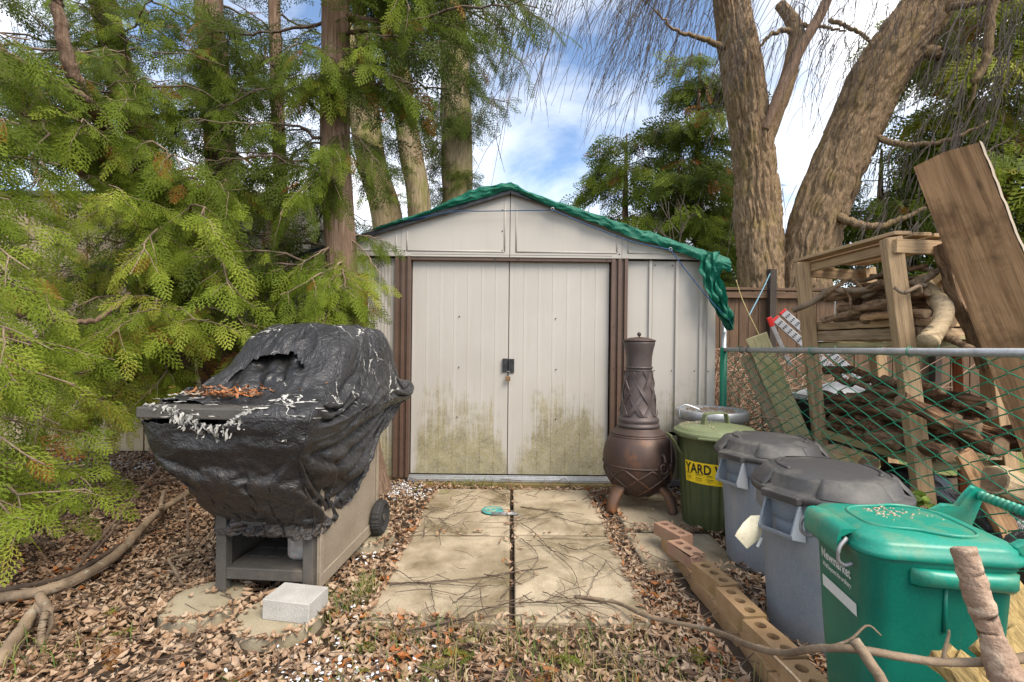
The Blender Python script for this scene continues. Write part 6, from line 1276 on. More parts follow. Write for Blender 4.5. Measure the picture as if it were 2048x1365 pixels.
class Fol:
    def __init__(s): s.pos = []; s.d = []; s.n = []; s.sc = []; s.t = []
    def put(s, p, d, n, sc, t): s.pos.append(p); s.d.append(d); s.n.append(n); s.sc.append(sc); s.t.append(t)
    def mesh(s, protos_, seed=0):
        b = MB()
        if not s.pos: return b
        pos = np.array(s.pos); d = np.array(s.d); d /= np.linalg.norm(d, axis=1, keepdims=True); n = np.array(s.n); n -= d * (n * d).sum(1, keepdims=True); n /= np.maximum(np.linalg.norm(n, axis=1, keepdims=True), 1e-6); y = np.cross(n, d); Rm_ = np.stack([d, y, n], -1); sc = np.array(s.sc); t = np.array(s.t); k = np.random.default_rng(seed).integers(0, len(protos_), len(pos))
        for i, pr in enumerate(protos_): m_ = k == i; scatter(b, pr, pos[m_], Rm_[m_], sc[m_], t[m_])
        return b
rt = np.random.default_rng(11)
def bough(fol, wd, p0, p1, sag, n2, L2, sp, tone, rad=.012, wsides=5, tj=.10, droop=.45, dead=.03):
    p0, p1 = np.array(tuple(p0)), np.array(tuple(p1)); L = np.linalg.norm(p1 - p0); mid = (p0 + p1) / 2 + np.array([0, 0, sag * L]) + rt.normal(size=3) * .05 * L; pth = cr([p0, mid, p1], 14); pth[1:-1] += rt.normal(size=(12, 3)) * L * .010
    wd.tube(pth, np.linspace(rad, rad * .25, 14), wsides, cap=False)
    tg = np.gradient(pth, axis=0); tg /= np.linalg.norm(tg, axis=1, keepdims=True)
    for i in range(n2):
        t = .12 + .88 * (i + rt.random()) / n2; k = min(13, int(t * 13)); o = pth[k]; sg = 1 if i % 2 else -1; a = sg * rt.uniform(.4, 1.25); f = tg[k]; d = np.array([f[0] * math.cos(a) - f[1] * math.sin(a), f[0] * math.sin(a) + f[1] * math.cos(a), f[2] * .5 + rt.normal(-droop * .55, .28)]); d /= np.linalg.norm(d); l2 = L2 * (1.1 - .5 * t) * rt.uniform(.55, 1.15); q = [o]; dd = d.copy()
        for j in range(4): dd = dd + np.array([0, 0, -droop * .22]) + rt.normal(size=3) * .12; dd /= np.linalg.norm(dd); q.append(q[-1] + dd * l2 / 4)
        q = np.array(q); wd.tube(q, np.linspace(max(.0035, rad * .33), .0015, 5), 3, cap=False); ns = max(3, int(l2 / (sp * .36))); tw = tone + rt.normal(0, tj)
        for j in range(ns):
            s_ = (j + .6) / ns; x = s_ * 4; jj = min(3, int(x)); pp_ = q[jj] + (q[jj + 1] - q[jj]) * (x - jj); f2 = q[jj + 1] - q[jj]; f2 = f2 / np.linalg.norm(f2); a2 = (1 if j % 2 else -1) * rt.uniform(.25, 1.0) * (1 - .7 * (j == ns - 1)); d2 = np.array([f2[0] * math.cos(a2) - f2[1] * math.sin(a2), f2[0] * math.sin(a2) + f2[1] * math.cos(a2), f2[2] + rt.normal(-droop * .45, .22)]); nn = np.array([rt.normal(.1, .5), rt.normal(-.75, .35), rt.normal(.45, .35)])
            fol.put(pp_, d2, nn, sp / .2 * rt.uniform(.65, 1.25), np.clip(tw + rt.normal(0, tj * .6), 0, .95) if rt.random() > dead else 1.0)
    return pth
SC = {'n': (FN_, .20), 'm': (FM_, .20), 'f': (FF_, .20)}
def cedar(name, label, trunk_pts, trunk_r, boughs_cfg, seed, detail='m', tone=.45, hero=(), amp=.010, nar=64, group=None, flare=.05, bark='bark_cedar', limbs=()):
    """boughs_cfg: (n, z0, z1, az0, az1, len0, len1, n2, L2, spray)"""
    global rt; rt = np.random.default_rng(seed); tp = cr(trunk_pts, 60); base_ = Vector(tp[0]); t = thing(name, label, 'tree', (base_.x, base_.y, 0), 0, group)
    hgt = np.linalg.norm(np.diff(tp, axis=0), axis=1).sum(); b = bark_tube(trunk_pts, trunk_r, nar, int(hgt * 18) + 10, amp, 22 if nar > 40 else 11, 1.6, seed, flare); b.build('trunk', M[bark], t, True)
    fol, wd = Fol(), MB()
    for (n, z0, z1, az0, az1, l0, l1, n2, L2, sp) in boughs_cfg:
        for i in range(n):
            z = z0 + (z1 - z0) * (i + rt.random()) / n; k = int(np.argmin(np.abs(tp[:, 2] - z))); az = R(rt.uniform(az0, az1)); l = rt.uniform(l0, l1); d = np.array([math.sin(az), math.cos(az), rt.normal(.02, .16)]); bough(fol, wd, tp[k], tp[k] + d * l, rt.uniform(.02, .12), n2, L2, sp, tone + rt.normal(0, .10), .008 + .007 * l, 5)
    b = fol.mesh(SC[detail][0], seed); b.build('crown', M['cedar'], t)  # low tone paints the shaded crown interior into the spray colour
    if wd.n: wd.build('boughs', M['twig'], t, True)
    hf, hw = Fol(), MB()
    for (p0, p1, sag, n2, L2, sp, tn, rad) in hero: bough(hf, hw, p0, p1, sag, n2, L2, sp, tn, rad, 6, .12, .5, .03)
    if hero: hf.mesh(FN_, seed + 1).build('crown', M['cedar'], t); hw.build('boughs', M['branch'], t, True)  # higher tone paints these outer boughs as the lit ones
    for (pts, r0, r1) in limbs:
        p = cr(pts, 30); lb = MB(); lb.tube(p + np.random.default_rng(len(pts)).normal(size=p.shape) * .006, np.linspace(r0, r1, 30), 10); lb.build('limb', M['bark_cedar'], t, True)
    return t
def more(n, trunk, xr, yr, Yr, tn, seed, skip=()):
    r = np.random.default_rng(seed); tp = cr(trunk, 80); out = []
    while len(out) < n:
        px, py, Y = r.uniform(*xr), r.uniform(*yr), r.uniform(*Yr)
        if any(a < px < c and b_ < py < d for (a, b_, c, d) in skip): continue
        e = P(px, py, Y); k = int(np.argmin(np.abs(tp[:, 2] - (e.z + .25)) + .3 * np.abs(tp[:, 0] - e.x)))
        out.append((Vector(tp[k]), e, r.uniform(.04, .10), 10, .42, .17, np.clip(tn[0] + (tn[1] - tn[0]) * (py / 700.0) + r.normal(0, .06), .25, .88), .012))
    return out
GAPS = [(90, 380, 260, 520), (180, 540, 420, 720), (100, 860, 280, 920)]
# --- big cedar next to the shed (trunk A)
tA = [(-1.19, 3.93, -.02), P(722, 860, 3.93), P(690, 600, 3.95), P(672, 330, 3.97), P(671, 150, 3.98), P(672, 0, 3.99), P(675, -260, 4.0), P(680, -600, 4.0)]
H = []
H.append((P(672, 60, 3.97), P(905, 60, 4.2), .06, 13, .55, .17, .50, .022)); H.append((P(672, 150, 3.97), P(830, 170, 3.7), .05, 10, .5, .16, .60, .018)); H.append((P(670, 10, 3.97), P(1030, 70, 4.6), .05, 14, .6, .18, .45, .02))
H.append((P(672, -80, 3.98), P(1085, 40, 4.4), .05, 15, .6, .18, .42, .02)); H.append((P(672, -60, 3.98), P(960, 130, 4.9), .04, 14, .6, .18, .40, .02)); H.append((P(672, -120, 3.98), P(820, 20, 3.4), .04, 10, .5, .16, .55, .018))
H.append((P(680, 470, 3.95), P(770, 560, 3.75), .05, 6, .30, .12, .62, .010)); H.append((P(690, 520, 3.93), P(560, 590, 3.3), .06, 10, .42, .15, .66, .012)); H.append((P(690, 600, 3.92), P(640, 640, 3.5), .06, 7, .35, .14, .55, .010)); H.append((P(700, 470, 3.94), P(775, 480, 4.1), .04, 5, .3, .12, .55, .008))
H.append((P(672, 330, 3.97), P(560, 430, 3.5), .08, 10, .45, .15, .60, .014)); H.append((P(672, 250, 3.97), P(760, 330, 3.8), .05, 7, .35, .14, .50, .010))
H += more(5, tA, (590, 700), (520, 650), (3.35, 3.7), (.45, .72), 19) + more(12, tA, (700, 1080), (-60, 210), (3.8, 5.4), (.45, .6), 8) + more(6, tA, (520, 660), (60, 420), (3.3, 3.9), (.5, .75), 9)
cedar('cedar_tree', 'tall cedar with straight brown trunk rising between the grill and the shed', tA, [.15, .135, .128, .125, .118, .112, .10, .07], [(12, 1.3, 3.0, 225, 330, .5, 1.1, 8, .42, .17), (16, 3.0, 5.6, 0, 360, .6, 1.3, 9, .5, .18), (9, 3.4, 5.4, 40, 110, .8, 1.9, 10, .55, .18)], 101, 'm', .32, H, .010, 84, limbs=[((P(690, 175, 3.95), P(712, 158, 3.85), P(722, 150, 3.8)), .022, .012), ((P(690, 30, 3.97), P(730, 40, 4.0), P(780, 38, 4.1)), .03, .016)])
# --- thick leaning cedar in the middle of the left clump (trunk D)
tD = [G(352, 905), P(345, 760, 4.45), P(338, 620, 4.4), P(322, 480, 4.35), P(265, 385, 4.3), P(190, 330, 4.2), P(110, 270, 4.1), P(40, 180, 4.0), P(-60, 40, 3.9), P(-120, -160, 3.9)]
H = []
for (a, c, sg, n2, L2, sp, tn, rd) in [((330, 470, 4.3), (215, 370, 2.75), .10, 12, .48, .17, .84, .016), ((335, 520, 4.3), (430, 470, 3.0), .10, 12, .48, .17, .80, .014), ((330, 560, 4.35), (260, 550, 2.75), .10, 11, .46, .17, .82, .014), ((335, 620, 4.4), (300, 620, 2.75), .08, 11, .45, .16, .86, .014), ((340, 600, 4.4), (470, 590, 3.0), .08, 11, .45, .16, .80, .014), ((340, 640, 4.4), (420, 640, 2.85), .07, 10, .42, .16, .88, .012), ((338, 660, 4.4), (200, 690, 2.9), .08, 11, .45, .16, .70, .012), ((265, 385, 4.3), (360, 330, 3.0), .08, 10, .45, .17, .72, .012), ((190, 330, 4.2), (150, 230, 2.9), .06, 11, .5, .17, .60, .014), ((110, 270, 4.1), (60, 380, 2.8), .06, 11, .5, .17, .66, .014), ((265, 385, 4.3), (480, 380, 3.4), .08, 11, .5, .17, .66, .014), ((150, 300, 4.2), (270, 200, 3.3), .06, 11, .5, .17, .55, .014), ((60, 210, 4.0), (100, 100, 3.0), .05, 11, .5, .17, .50, .014), ((338, 700, 4.4), (300, 790, 3.3), .05, 9, .4, .15, .62, .012), ((342, 640, 4.4), (520, 660, 3.4), .06, 10, .42, .15, .66, .012), ((338, 560, 4.4), (560, 520, 3.6), .08, 11, .45, .16, .60, .012)]: H.append((P(*a), P(*c), sg, n2, L2, sp, tn, rd))
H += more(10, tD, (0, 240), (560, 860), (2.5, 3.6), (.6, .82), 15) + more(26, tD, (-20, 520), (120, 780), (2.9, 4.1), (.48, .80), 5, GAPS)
cedar('cedar_tree', 'thick bent cedar with low bright green boughs in front of the tan wall', tD, [.20, .19, .18, .19, .19, .17, .15, .13, .11, .08], [(12, .9, 2.0, 120, 300, .5, 1.2, 8, .45, .17), (10, 1.8, 4.6, 0, 360, .6, 1.4, 9, .5, .18)], 102, 'm', .22, H, .012, 84, limbs=[((P(110, -40, 3.1), P(120, 40, 3.1), P(140, 125, 3.15), P(165, 190, 3.3), P(240, 290, 3.9)), .035, .05), ((P(240, 300, 3.9), P(190, 215, 3.3), P(90, 150, 3.0), P(-20, 90, 2.9)), .032, .02), ((P(260, 590, 3.2), P(190, 640, 3.0), P(110, 640, 2.9), P(40, 630, 2.8)), .014, .02)])
# --- leaning trunk C and upright trunk B further back, thin trunk E
tC = [G(470, 905), P(420, 700, 4.9), P(345, 470, 4.9), P(280, 280, 4.9), P(235, 130, 4.9), P(205, 0, 4.9), P(160, -200, 4.9), P(120, -500, 4.9)]
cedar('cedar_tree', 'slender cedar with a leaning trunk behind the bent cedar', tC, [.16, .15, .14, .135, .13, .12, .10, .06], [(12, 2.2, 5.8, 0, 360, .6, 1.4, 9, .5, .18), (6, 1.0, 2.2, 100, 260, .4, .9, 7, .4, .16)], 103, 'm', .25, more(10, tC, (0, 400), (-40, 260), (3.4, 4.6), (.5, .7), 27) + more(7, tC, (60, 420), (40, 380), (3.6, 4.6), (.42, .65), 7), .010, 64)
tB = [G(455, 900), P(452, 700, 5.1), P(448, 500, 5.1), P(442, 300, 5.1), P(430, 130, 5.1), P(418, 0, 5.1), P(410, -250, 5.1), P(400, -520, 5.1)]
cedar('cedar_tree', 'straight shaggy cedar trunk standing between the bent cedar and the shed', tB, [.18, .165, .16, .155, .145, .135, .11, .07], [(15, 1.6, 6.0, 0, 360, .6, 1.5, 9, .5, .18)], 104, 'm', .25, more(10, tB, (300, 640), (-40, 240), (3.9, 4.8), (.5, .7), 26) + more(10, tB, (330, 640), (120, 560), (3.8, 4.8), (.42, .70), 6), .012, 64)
tE = [G(575, 895), P(570, 700, 5.3), P(566, 500, 5.3), P(556, 250, 5.3), P(548, 0, 5.3), P(545, -300, 5.3)]
cedar('cedar_tree', 'thin cedar trunk standing beside the white panelled wall end', tE, [.085, .08, .075, .07, .065, .04], [(12, 1.4, 5.6, 0, 360, .5, 1.2, 8, .45, .17)], 105, 'm', .28, (), .006, 40)
# --- cedar just outside the frame on the left, its boughs hang into view
H = []
for (a, c, sg, n2, L2, sp, tn, rd) in [((-420, 1000, 2.3), (185, 985, 1.95), .05, 9, .34, .155, .80, .012), ((-420, 850, 2.3), (90, 930, 2.0), .06, 10, .38, .155, .74, .012), ((-420, 700, 2.3), (150, 770, 2.2), .08, 12, .42, .16, .72, .013), ((-420, 600, 2.3), (60, 690, 2.0), .08, 11, .40, .16, .78, .013), ((-420, 480, 2.3), (60, 540, 2.1), .08, 11, .42, .16, .80, .013), ((-420, 900, 2.3), (60, 1040, 1.95), .05, 9, .34, .15, .66, .012), ((-420, 350, 2.3), (20, 400, 2.2), .08, 11, .45, .16, .66, .013), ((-420, 800, 2.35), (210, 880, 2.6), .06, 11, .42, .16, .58, .012), ((-420, 200, 2.3), (40, 250, 2.4), .08, 11, .45, .17, .52, .014), ((-420, 60, 2.3), (60, 80, 2.5), .08, 11, .5, .17, .45, .014), ((-420, 650, 2.4), (230, 720, 2.8), .07, 11, .42, .16, .62, .012), ((-420, 950, 2.35), (130, 1000, 2.3), .05, 10, .36, .15, .72, .012)]: H.append((P(*a), P(*c), sg, n2, L2, sp, tn, rd))
for (a, c, tn) in [((-420, 560, 2.4), (130, 600, 2.6), .80), ((-420, 760, 2.4), (120, 850, 2.3), .78), ((-420, 420, 2.4), (140, 470, 2.7), .74), ((-420, 900, 2.4), (170, 930, 2.4), .70), ((-420, 660, 2.3), (40, 770, 1.95), .84), ((-420, 300, 2.4), (120, 330, 2.8), .66), ((-420, 380, 2.5), (90, 430, 3.0), .70), ((-420, 450, 2.5), (170, 500, 3.1), .74), ((-420, 340, 2.5), (30, 350, 2.7), .66), ((-420, 520, 2.5), (60, 560, 2.9), .76)]: H.append((P(*a), P(*c), .06, 11, .42, .16, tn, .012))
cedar('cedar_tree', 'cedar with low drooping sprays hanging over the long fallen branch', [(-3.55, 2.3, -.02), (-3.57, 2.3, 1.0), (-3.6, 2.32, 2.2), (-3.62, 2.35, 3.6), (-3.6, 2.4, 5.0)], [.14, .13, .12, .10, .06], [(8, 2.4, 4.6, 20, 160, .6, 1.2, 9, .5, .17)], 106, 'm', .30, H, .010, 48, limbs=[((P(-180, 590, 2.25), P(-40, 645, 2.2), P(20, 672, 2.2), P(60, 690, 2.25)), .035, .016)])
# --- mossy trunks behind the shed
def bare_trunk(label, pts, rad, seed, cfg=(), tone=.32, extra=None):
    return cedar('poplar_tree', label, pts, rad, cfg, seed, 'm', tone, (), .016, 72, None, .06, 'bark_poplar')
bare_trunk('slim mossy trunk leaning just beyond the low end of the shed roof', [(-2.15, 7.9, 0), P(765, 470, 7.9), P(735, 330, 7.9), P(708, 180, 7.9), P(690, 60, 7.9), P(670, -120, 7.9)], [.20, .17, .165, .155, .14, .10], 111, [(8, 2.8, 6.5, 0, 360, .4, .8, 7, .4, .2)], .30)
bare_trunk('mossy leaning trunk forked beside another beyond the shed roof', [(-1.85, 8.2, 0), P(790, 460, 8.2), P(755, 330, 8.2), P(738, 200, 8.2), P(722, 60, 8.2), P(712, -120, 8.2)], [.19, .16, .15, .145, .13, .10], 112, [(8, 3.2, 7, 0, 360, .4, .8, 7, .4, .2)], .30)
bare_trunk('upright mossy trunk between the leaning trunks and the thick trunk behind the shed', [(-1.4, 8.0, 0), P(840, 430, 8.0), P(822, 310, 8.0), P(805, 190, 8.0), P(795, 60, 8.0), P(780, -120, 8.0)], [.24, .205, .19, .18, .165, .12], 113, [(10, 3.6, 7.4, 0, 360, .5, 1.0, 8, .45, .2)], .32)
bare_trunk('thick upright mossy trunk rising behind the peak of the shed roof', [(-.95, 8.4, 0), P(914, 400, 8.4), P(913, 280, 8.4), P(910, 150, 8.4), P(905, 20, 8.4), P(900, -150, 8.4)], [.33, .275, .265, .255, .235, .18], 114, [(14, 3.2, 6.0, 90, 270, .3, .6, 8, .4, .2), (12, 4.8, 8, 0, 360, .6, 1.5, 9, .6, .24)], .30)
# --- far cedars on the right
def far_cedar(label, base_, h, rad, seed, tone, n=34, sp=.26, detail='f'):
    x, y = base_; return cedar('cedar_tree', label, [(x, y, 0), (x + .03, y, h * .4), (x - .02, y, h * .75), (x, y, h)], [.13, .10, .07, .02], [(n, h * .14, h * .97, 0, 360, rad * .35, rad, 13, .75, sp)], seed, detail, tone, (), .008, 24)
far_cedar('tall loose cedar standing between the shed and the big willow', (4.45, 11.2), 8.4, 1.5, 121, .50, 40, .30)
far_cedar('bushy olive cedar beyond the shed roof edge', (2.9, 12.0), 6.8, 1.5, 122, .58, 34, .30)
far_cedar('small cedar showing just above the tarp covered roof slope', (3.7, 10.4), 5.4, 1.3, 123, .54, 22, .30)
far_cedar('tall bright cedar beyond the wide plank', (9.3, 8.9), 8.6, 2.3, 124, .82, 80, .36)
far_cedar('dark green cedar between the willow and the wide plank', (7.9, 10.0), 5.6, 1.6, 125, .58, 34, .34)
far_cedar('cedar showing between the two willow stems', (6.1, 12.5), 6.2, 1.3, 126, .5, 24, .32)
# --- bare trees in the distance
def bare(label, base_, h, seed, spread=.55, mname='twig_grey', n0=7):
    r = np.random.default_rng(seed); t = thing('bare_tree', label, 'tree', (base_[0], base_[1], 0)); tr, tw = MB(), MB()
    def grow(p, d, l, rad, lv):
        pts = [p]; q = p.copy(); dd = d.copy()
        for i in range(4): dd = dd + r.normal(size=3) * .13 + np.array([0, 0, .05]); dd /= np.linalg.norm(dd); q = q + dd * l / 4; pts.append(q.copy())
        (tr if lv == 0 else tw).tube(pts, np.linspace(rad, rad * .6, 5), 6 if lv == 0 else (4 if lv < 3 else 3), cap=False)
        if lv >= 4: return
        for i in range(n0 if lv == 0 else (5 if lv < 3 else 4)):
            s_ = .3 + .7 * r.random(); k = min(4, int(s_ * 4)); e = r.normal(size=3) * spread; e[2] = abs(e[2]) * .6 + .12; nd_ = dd * .6 + e; nd_ /= np.linalg.norm(nd_); grow(np.array(pts[k]), nd_, l * r.uniform(.45, .72), max(.0075, rad * .5), lv + 1)
    grow(np.array([base_[0], base_[1], 0.0]), np.array([0, 0, 1.0]), h * .42, h * .014, 0)
    tr.build('trunk', M[mname], t, True); tw.build('branches', M[mname], t)
for k, (lb, bs, h) in enumerate([('bare shrub with fine upward twigs beyond the shed peak', (1.6, 14.0), 6.6), ('bare tree with dense twigs behind the mossy trunks', (-2.2, 12.5), 7.2), ('bare tree with dark twigs behind the leaning mossy trunks', (-3.6, 14.0), 8.4), ('bare tree showing between the thick mossy trunk and the shed peak', (-.5, 13.2), 6.8), ('bare tree behind the cedars above the tan wall', (-6.8, 13.5), 8.5), ('bare tree behind the rack and the willow stems', (8.6, 15.5), 6.5), ('bare tree with pale twigs beyond the privacy fence', (6.3, 17.5), 7.6), ('tall bare tree beyond the far cedars', (4.4, 17.0), 9.4), ('bare shrub with pale twigs close beside the shed peak', (1.25, 10.5), 6.2), ('grey bare thicket tree close beside the willow stems', (3.6, 9.9), 5.6)]): bare(lb, bs, h, 200 + k)

# ================================================================== WILLOW
WY = 8.6; wl = thing('willow_tree', 'huge two stemmed willow with deeply furrowed bark behind the privacy fence', 'tree', (5.0, WY, 0))
s1 = [(4.95, WY, -.05), P(1532, 640, WY), P(1520, 520, WY), P(1513, 400, WY), P(1503, 290, WY), P(1488, 170, WY), P(1470, 60, WY), P(1458, -40, WY), P(1440, -220, WY)]
bark_tube(s1, [.50, .44, .39, .36, .345, .33, .31, .29, .24], 190, 370, .066, 40, 2.1, 7, .06).build('stem', M['bark_willow'], wl, True)
s2 = [(5.25, WY - .1, -.05), P(1598, 620, WY - .15), P(1618, 510, WY - .2), P(1650, 400, WY - .3), P(1692, 290, WY - .4), P(1745, 180, WY - .5), P(1805, 85, WY - .6), P(1865, -10, WY - .7), P(1950, -200, WY - .9)]
bark_tube(s2, [.50, .46, .43, .415, .41, .42, .42, .40, .32], 190, 370, .066, 40, 2.1, 17, .06).build('stem', M['bark_willow'], wl, True)
bark_tube([P(1520, 300, WY), P(1552, 225, WY - .1), P(1583, 130, WY - .1), P(1592, 60, WY - .1), P(1560, 10, WY)], [.17, .15, .13, .12, .09], 60, 120, .03, 9, 3, 27).build('limb', M['bark_willow'], wl, True)
bark_tube([P(1530, 260, WY - .35), P(1558, 190, WY - .4), P(1600, 100, WY - .4), P(1640, 30, WY - .4), P(1670, -40, WY - .4)], [.06, .085, .09, .085, .08], 40, 100, .015, 9, 3, 29).build('limb', M['bark_cedar'], wl, True)
LM = [([P(1480, 105, WY), P(1440, 92, WY - .1), P(1395, 75, WY - .2), P(1352, 62, WY - .3), P(1310, 20, WY - .5)], .07, .012), ([P(1725, 260, WY - .5), P(1780, 285, WY - .8), P(1830, 290, WY - 1.0), P(1900, 278, WY - 1.2), P(1975, 245, WY - 1.4)], .06, .02), ([P(1655, 425, WY - .4), P(1690, 440, WY - .7), P(1745, 455, WY - .9), P(1800, 440, WY - 1.0), P(1850, 415, WY - 1.1)], .085, .03),
      ([P(1985, -40, WY - 1.5), P(1978, 60, WY - 1.5), P(1975, 120, WY - 1.5), P(1950, 165, WY - 1.5), P(1962, 130, WY - 1.4), P(1935, 225, WY - 1.3)], .075, .02), ([P(1850, 30, WY - .7), P(1900, 15, WY - 1.0), P(1960, 5, WY - 1.3), P(2060, -10, WY - 1.5)], .07, .03), ([P(1820, 100, WY - .6), P(1870, 105, WY - 1.0), P(1880, 112, WY - 1.05)], .10, .07),
      ([P(1560, 20, WY), P(1600, 50, WY - .2), P(1650, 55, WY - .4), P(1690, 62, WY - .5)], .05, .015), ([P(1660, 40, WY - .4), P(1720, 65, WY - .6), P(1745, 90, WY - .7)], .04, .02), ([P(1590, 60, WY - .1), P(1540, 70, WY - .3), P(1510, 115, WY - .3)], .05, .01)]
for k, (pts, r0, r1) in enumerate(LM):
    b = MB(); p = cr(pts, 34); p += np.random.default_rng(k).normal(size=p.shape) * .012; b.tube(p, np.linspace(r0, r1, 34), 10); b.build('limb', M['bark_willow'], wl, True)
# overhead limbs carrying the hanging twigs
OH = [[P(1440, -150, WY), P(1300, -200, WY - .8), P(1150, -180, WY - 1.6), P(1000, -120, WY - 2.2)], [P(1440, -180, WY), P(1360, -260, WY + .5), P(1230, -200, WY + .6), P(1120, -60, WY + .4)], [P(1940, -160, WY - .9), P(1800, -220, WY - 1.2), P(1650, -160, WY - 1.2), P(1560, -60, WY - 1.0)], [P(1940, -160, WY - .9), P(2000, -200, WY - 1.5), P(2100, -140, WY - 2), P(2250, -60, WY - 2.4)], [P(1460, -100, WY), P(1400, -160, WY + .9), P(1330, -60, WY + 1.2), P(1290, 10, WY + 1.3)]]
for pts in OH: b = MB(); b.tube(cr(pts, 30), np.linspace(.13, .03, 30), 8); b.build('limb', M['bark_willow'], wl, True)
rw = np.random.default_rng(5); b = MB()
def strand(p, l, drift, r=.0075):
    pts = [p]; d = np.array([drift[0] * 1.4 + rw.normal(0, .28), rw.normal(0, .25), -.35]); q = np.array(p, float)
    for i in range(8): d = d * .72 + np.array([drift[0], drift[1], -1.0]) * .3 + rw.normal(size=3) * .075; q = q + d / np.linalg.norm(d) * l / 8; pts.append(q.copy())
    b.tube(pts, np.linspace(r, r * .45, 9), 3, cap=False); return pts
def curtain(limb_pts, n, l0, l1, drift, t0=0., t1=1.):
    p = cr(limb_pts, 60)
    for i in range(n):
        c = p[int(59 * (t0 + (t1 - t0) * rw.random()))] + rw.normal(size=3) * [.25, .35, .12]; l = rw.uniform(l0, l1); pts = strand(c, l, drift)
        for k in range(rw.integers(2, 5)): j = rw.integers(2, 7); strand(pts[j], l * rw.uniform(.2, .5), (drift[0] + rw.normal(0, .2), drift[1]), .0055)
curtain(OH[0], 55, 1.4, 4.6, (-.22, 0), .1, .9); curtain(OH[1], 58, 1.6, 4.8, (-.28, 0)); curtain(OH[2], 60, 1.0, 3.4, (-.2, 0)); curtain(OH[3], 50, 1.0, 3.2, (-.15, 0)); curtain(OH[4], 60, 1.4, 4.2, (-.3, 0))
for k, (a, n, l0, l1) in enumerate(((0, 16, .5, 1.4), (1, 40, .5, 1.5), (2, 30, .4, 1.2), (3, 34, .5, 1.6), (4, 34, .6, 2.2), (6, 14, .4, 1.3), (7, 22, .5, 1.9), (8, 12, .4, 1.2))): curtain(LM[a][0], n, l0, l1, (-.18, 0), .15, 1)
# twigs on the two stems
for st_ in (s1, s2):
    p = cr(st_, 60)
    for i in range(40): strand(p[rw.integers(22, 59)] + rw.normal(size=3) * [.35, .3, .1], rw.uniform(.5, 1.8), (-.25, -.1), .006)
b.build('hanging_twigs', M['twig_grey'], wl)
# ================================================================== FALLEN BRANCHES AND TWIGS
limb('fallen_branch', [G(-40, 1205, .05), G(120, 1172, .06), G(230, 1112, .07), G(310, 1030, .10), G(378, 985, .12)], .026, .022, M['branch'], 'long brown fallen branch lying across the leaf litter toward the grill', 'branch', n=12, k=60, seed=21)
limb('fallen_branch', [G(-20, 1185, .03), G(90, 1165, .04), G(160, 1140, .05), G(240, 1090, .06)], .016, .012, M['twig_dark'], 'dark thinner branch lying alongside the long fallen branch', 'branch', seed=22)
limb('fallen_branch', [G(-5, 1330, .03), G(40, 1265, .05), G(75, 1215, .10), G(98, 1225, .12), G(78, 1190, .14)], .026, .016, M['branch'], 'broken forked branch stub standing up from the leaves', 'branch', n=12, seed=23, extra=[(.75, (.1, -.3, -.9), .12, .012)])
limb('fallen_branch', [G(82, 1290, .03), G(84, 1255, .09), G(92, 1225, .14)], .012, .014, M['branch'], 'short upright broken stub beside the forked branch', 'branch', seed=24)
limb('fallen_branch', [G(150, 1140, .03), G(200, 1080, .06), G(240, 1030, .12), G(280, 980, .2), G(320, 940, .22)], .010, .006, M['twig'], 'slender fallen branch arching over the leaf litter', 'branch', 'slender branches over the litter', seed=25)
limb('fallen_branch', [G(180, 1115, .03), G(230, 1055, .06), G(270, 1000, .12), G(305, 950, .2)], .008, .005, M['twig'], 'slender fallen branch arching over the leaf litter', 'branch', 'slender branches over the litter', seed=26)
limb('fallen_branch', [G(200, 1020, .05), G(260, 990, .06), G(320, 965, .07), G(375, 955, .08)], .014, .01, M['twig_dark'], 'dark stick lying in the leaves behind the long fallen branch', 'branch', seed=27)
limb('fallen_branch', [G(366, 1170, .03), G(350, 1140, .07), G(341, 1118, .11), G(388, 1107, .11)], .009, .007, M['branch'], 'small bent stick standing up beside the grill', 'branch', seed=28)
limb('fallen_branch', [G(376, 1090, .03), G(376, 1050, .10), G(370, 1000, .16), G(368, 985, .2)], .007, .005, M['twig'], 'thin upright stick leaning beside the grill leg', 'branch', seed=29)
limb('fallen_branch', [G(328, 985, .1), P(322, 1010, 2.9), G(326, 1040, .05)], .014, .012, M['branch'], 'stubby side shoot on the litter near the grill', 'branch', seed=30)
# branch crossing the foreground, stick and log leaning by the cart
fb = [G(1150, 1194, .03), G(1230, 1205, .05), G(1300, 1235, .10), G(1420, 1260, .20), P(1500, 1292, 1.36), P(1570, 1306, 1.22), P(1640, 1297, 1.10), P(1720, 1300, 1.04), P(1850, 1322, 1.0), P(1960, 1325, .98), P(2080, 1312, .96)]
limb('fallen_branch', fb, .0085, .0095, M['branch'], 'long lichen covered branch crossing in front of the bricks and the green cart', 'branch', n=9, k=90, seed=31, extra=[(.84, (.12, 0, 1), .07, .005), (.62, (.5, -.1, .25), .12, .004), (.45, (.55, -.35, -.5), .30, .005)])
limb('stick', [P(1708, 1280, 1.02), P(1740, 1325, 1.0), P(1800, 1420, .97), P(1850, 1500, .95), P(1885, 1640, .93), (.865, .92, .0)], .0115, .012, M['branch'], 'short grey stick standing in front of the green cart', 'branch', seed=32)
limb('log', [P(1925, 1096, .99), P(1945, 1160, .98), P(1972, 1240, .965), P(2000, 1320, .95), P(2040, 1430, .93), P(2085, 1600, .91), (1.09, .9, 0.0)], .021, .030, M['peeled'], 'peeled branch log leaning in front of the green cart lid', 'log', n=16, k=70, seed=33, rough=.16)
limb('log', [G(1552, 1272, .05), G(1590, 1310, .05), G(1640, 1370, .05), G(1680, 1440, .05)], .024, .03, M['branch'], 'bark covered stick lying between the bricks and the green cart', 'log', n=12, seed=34)
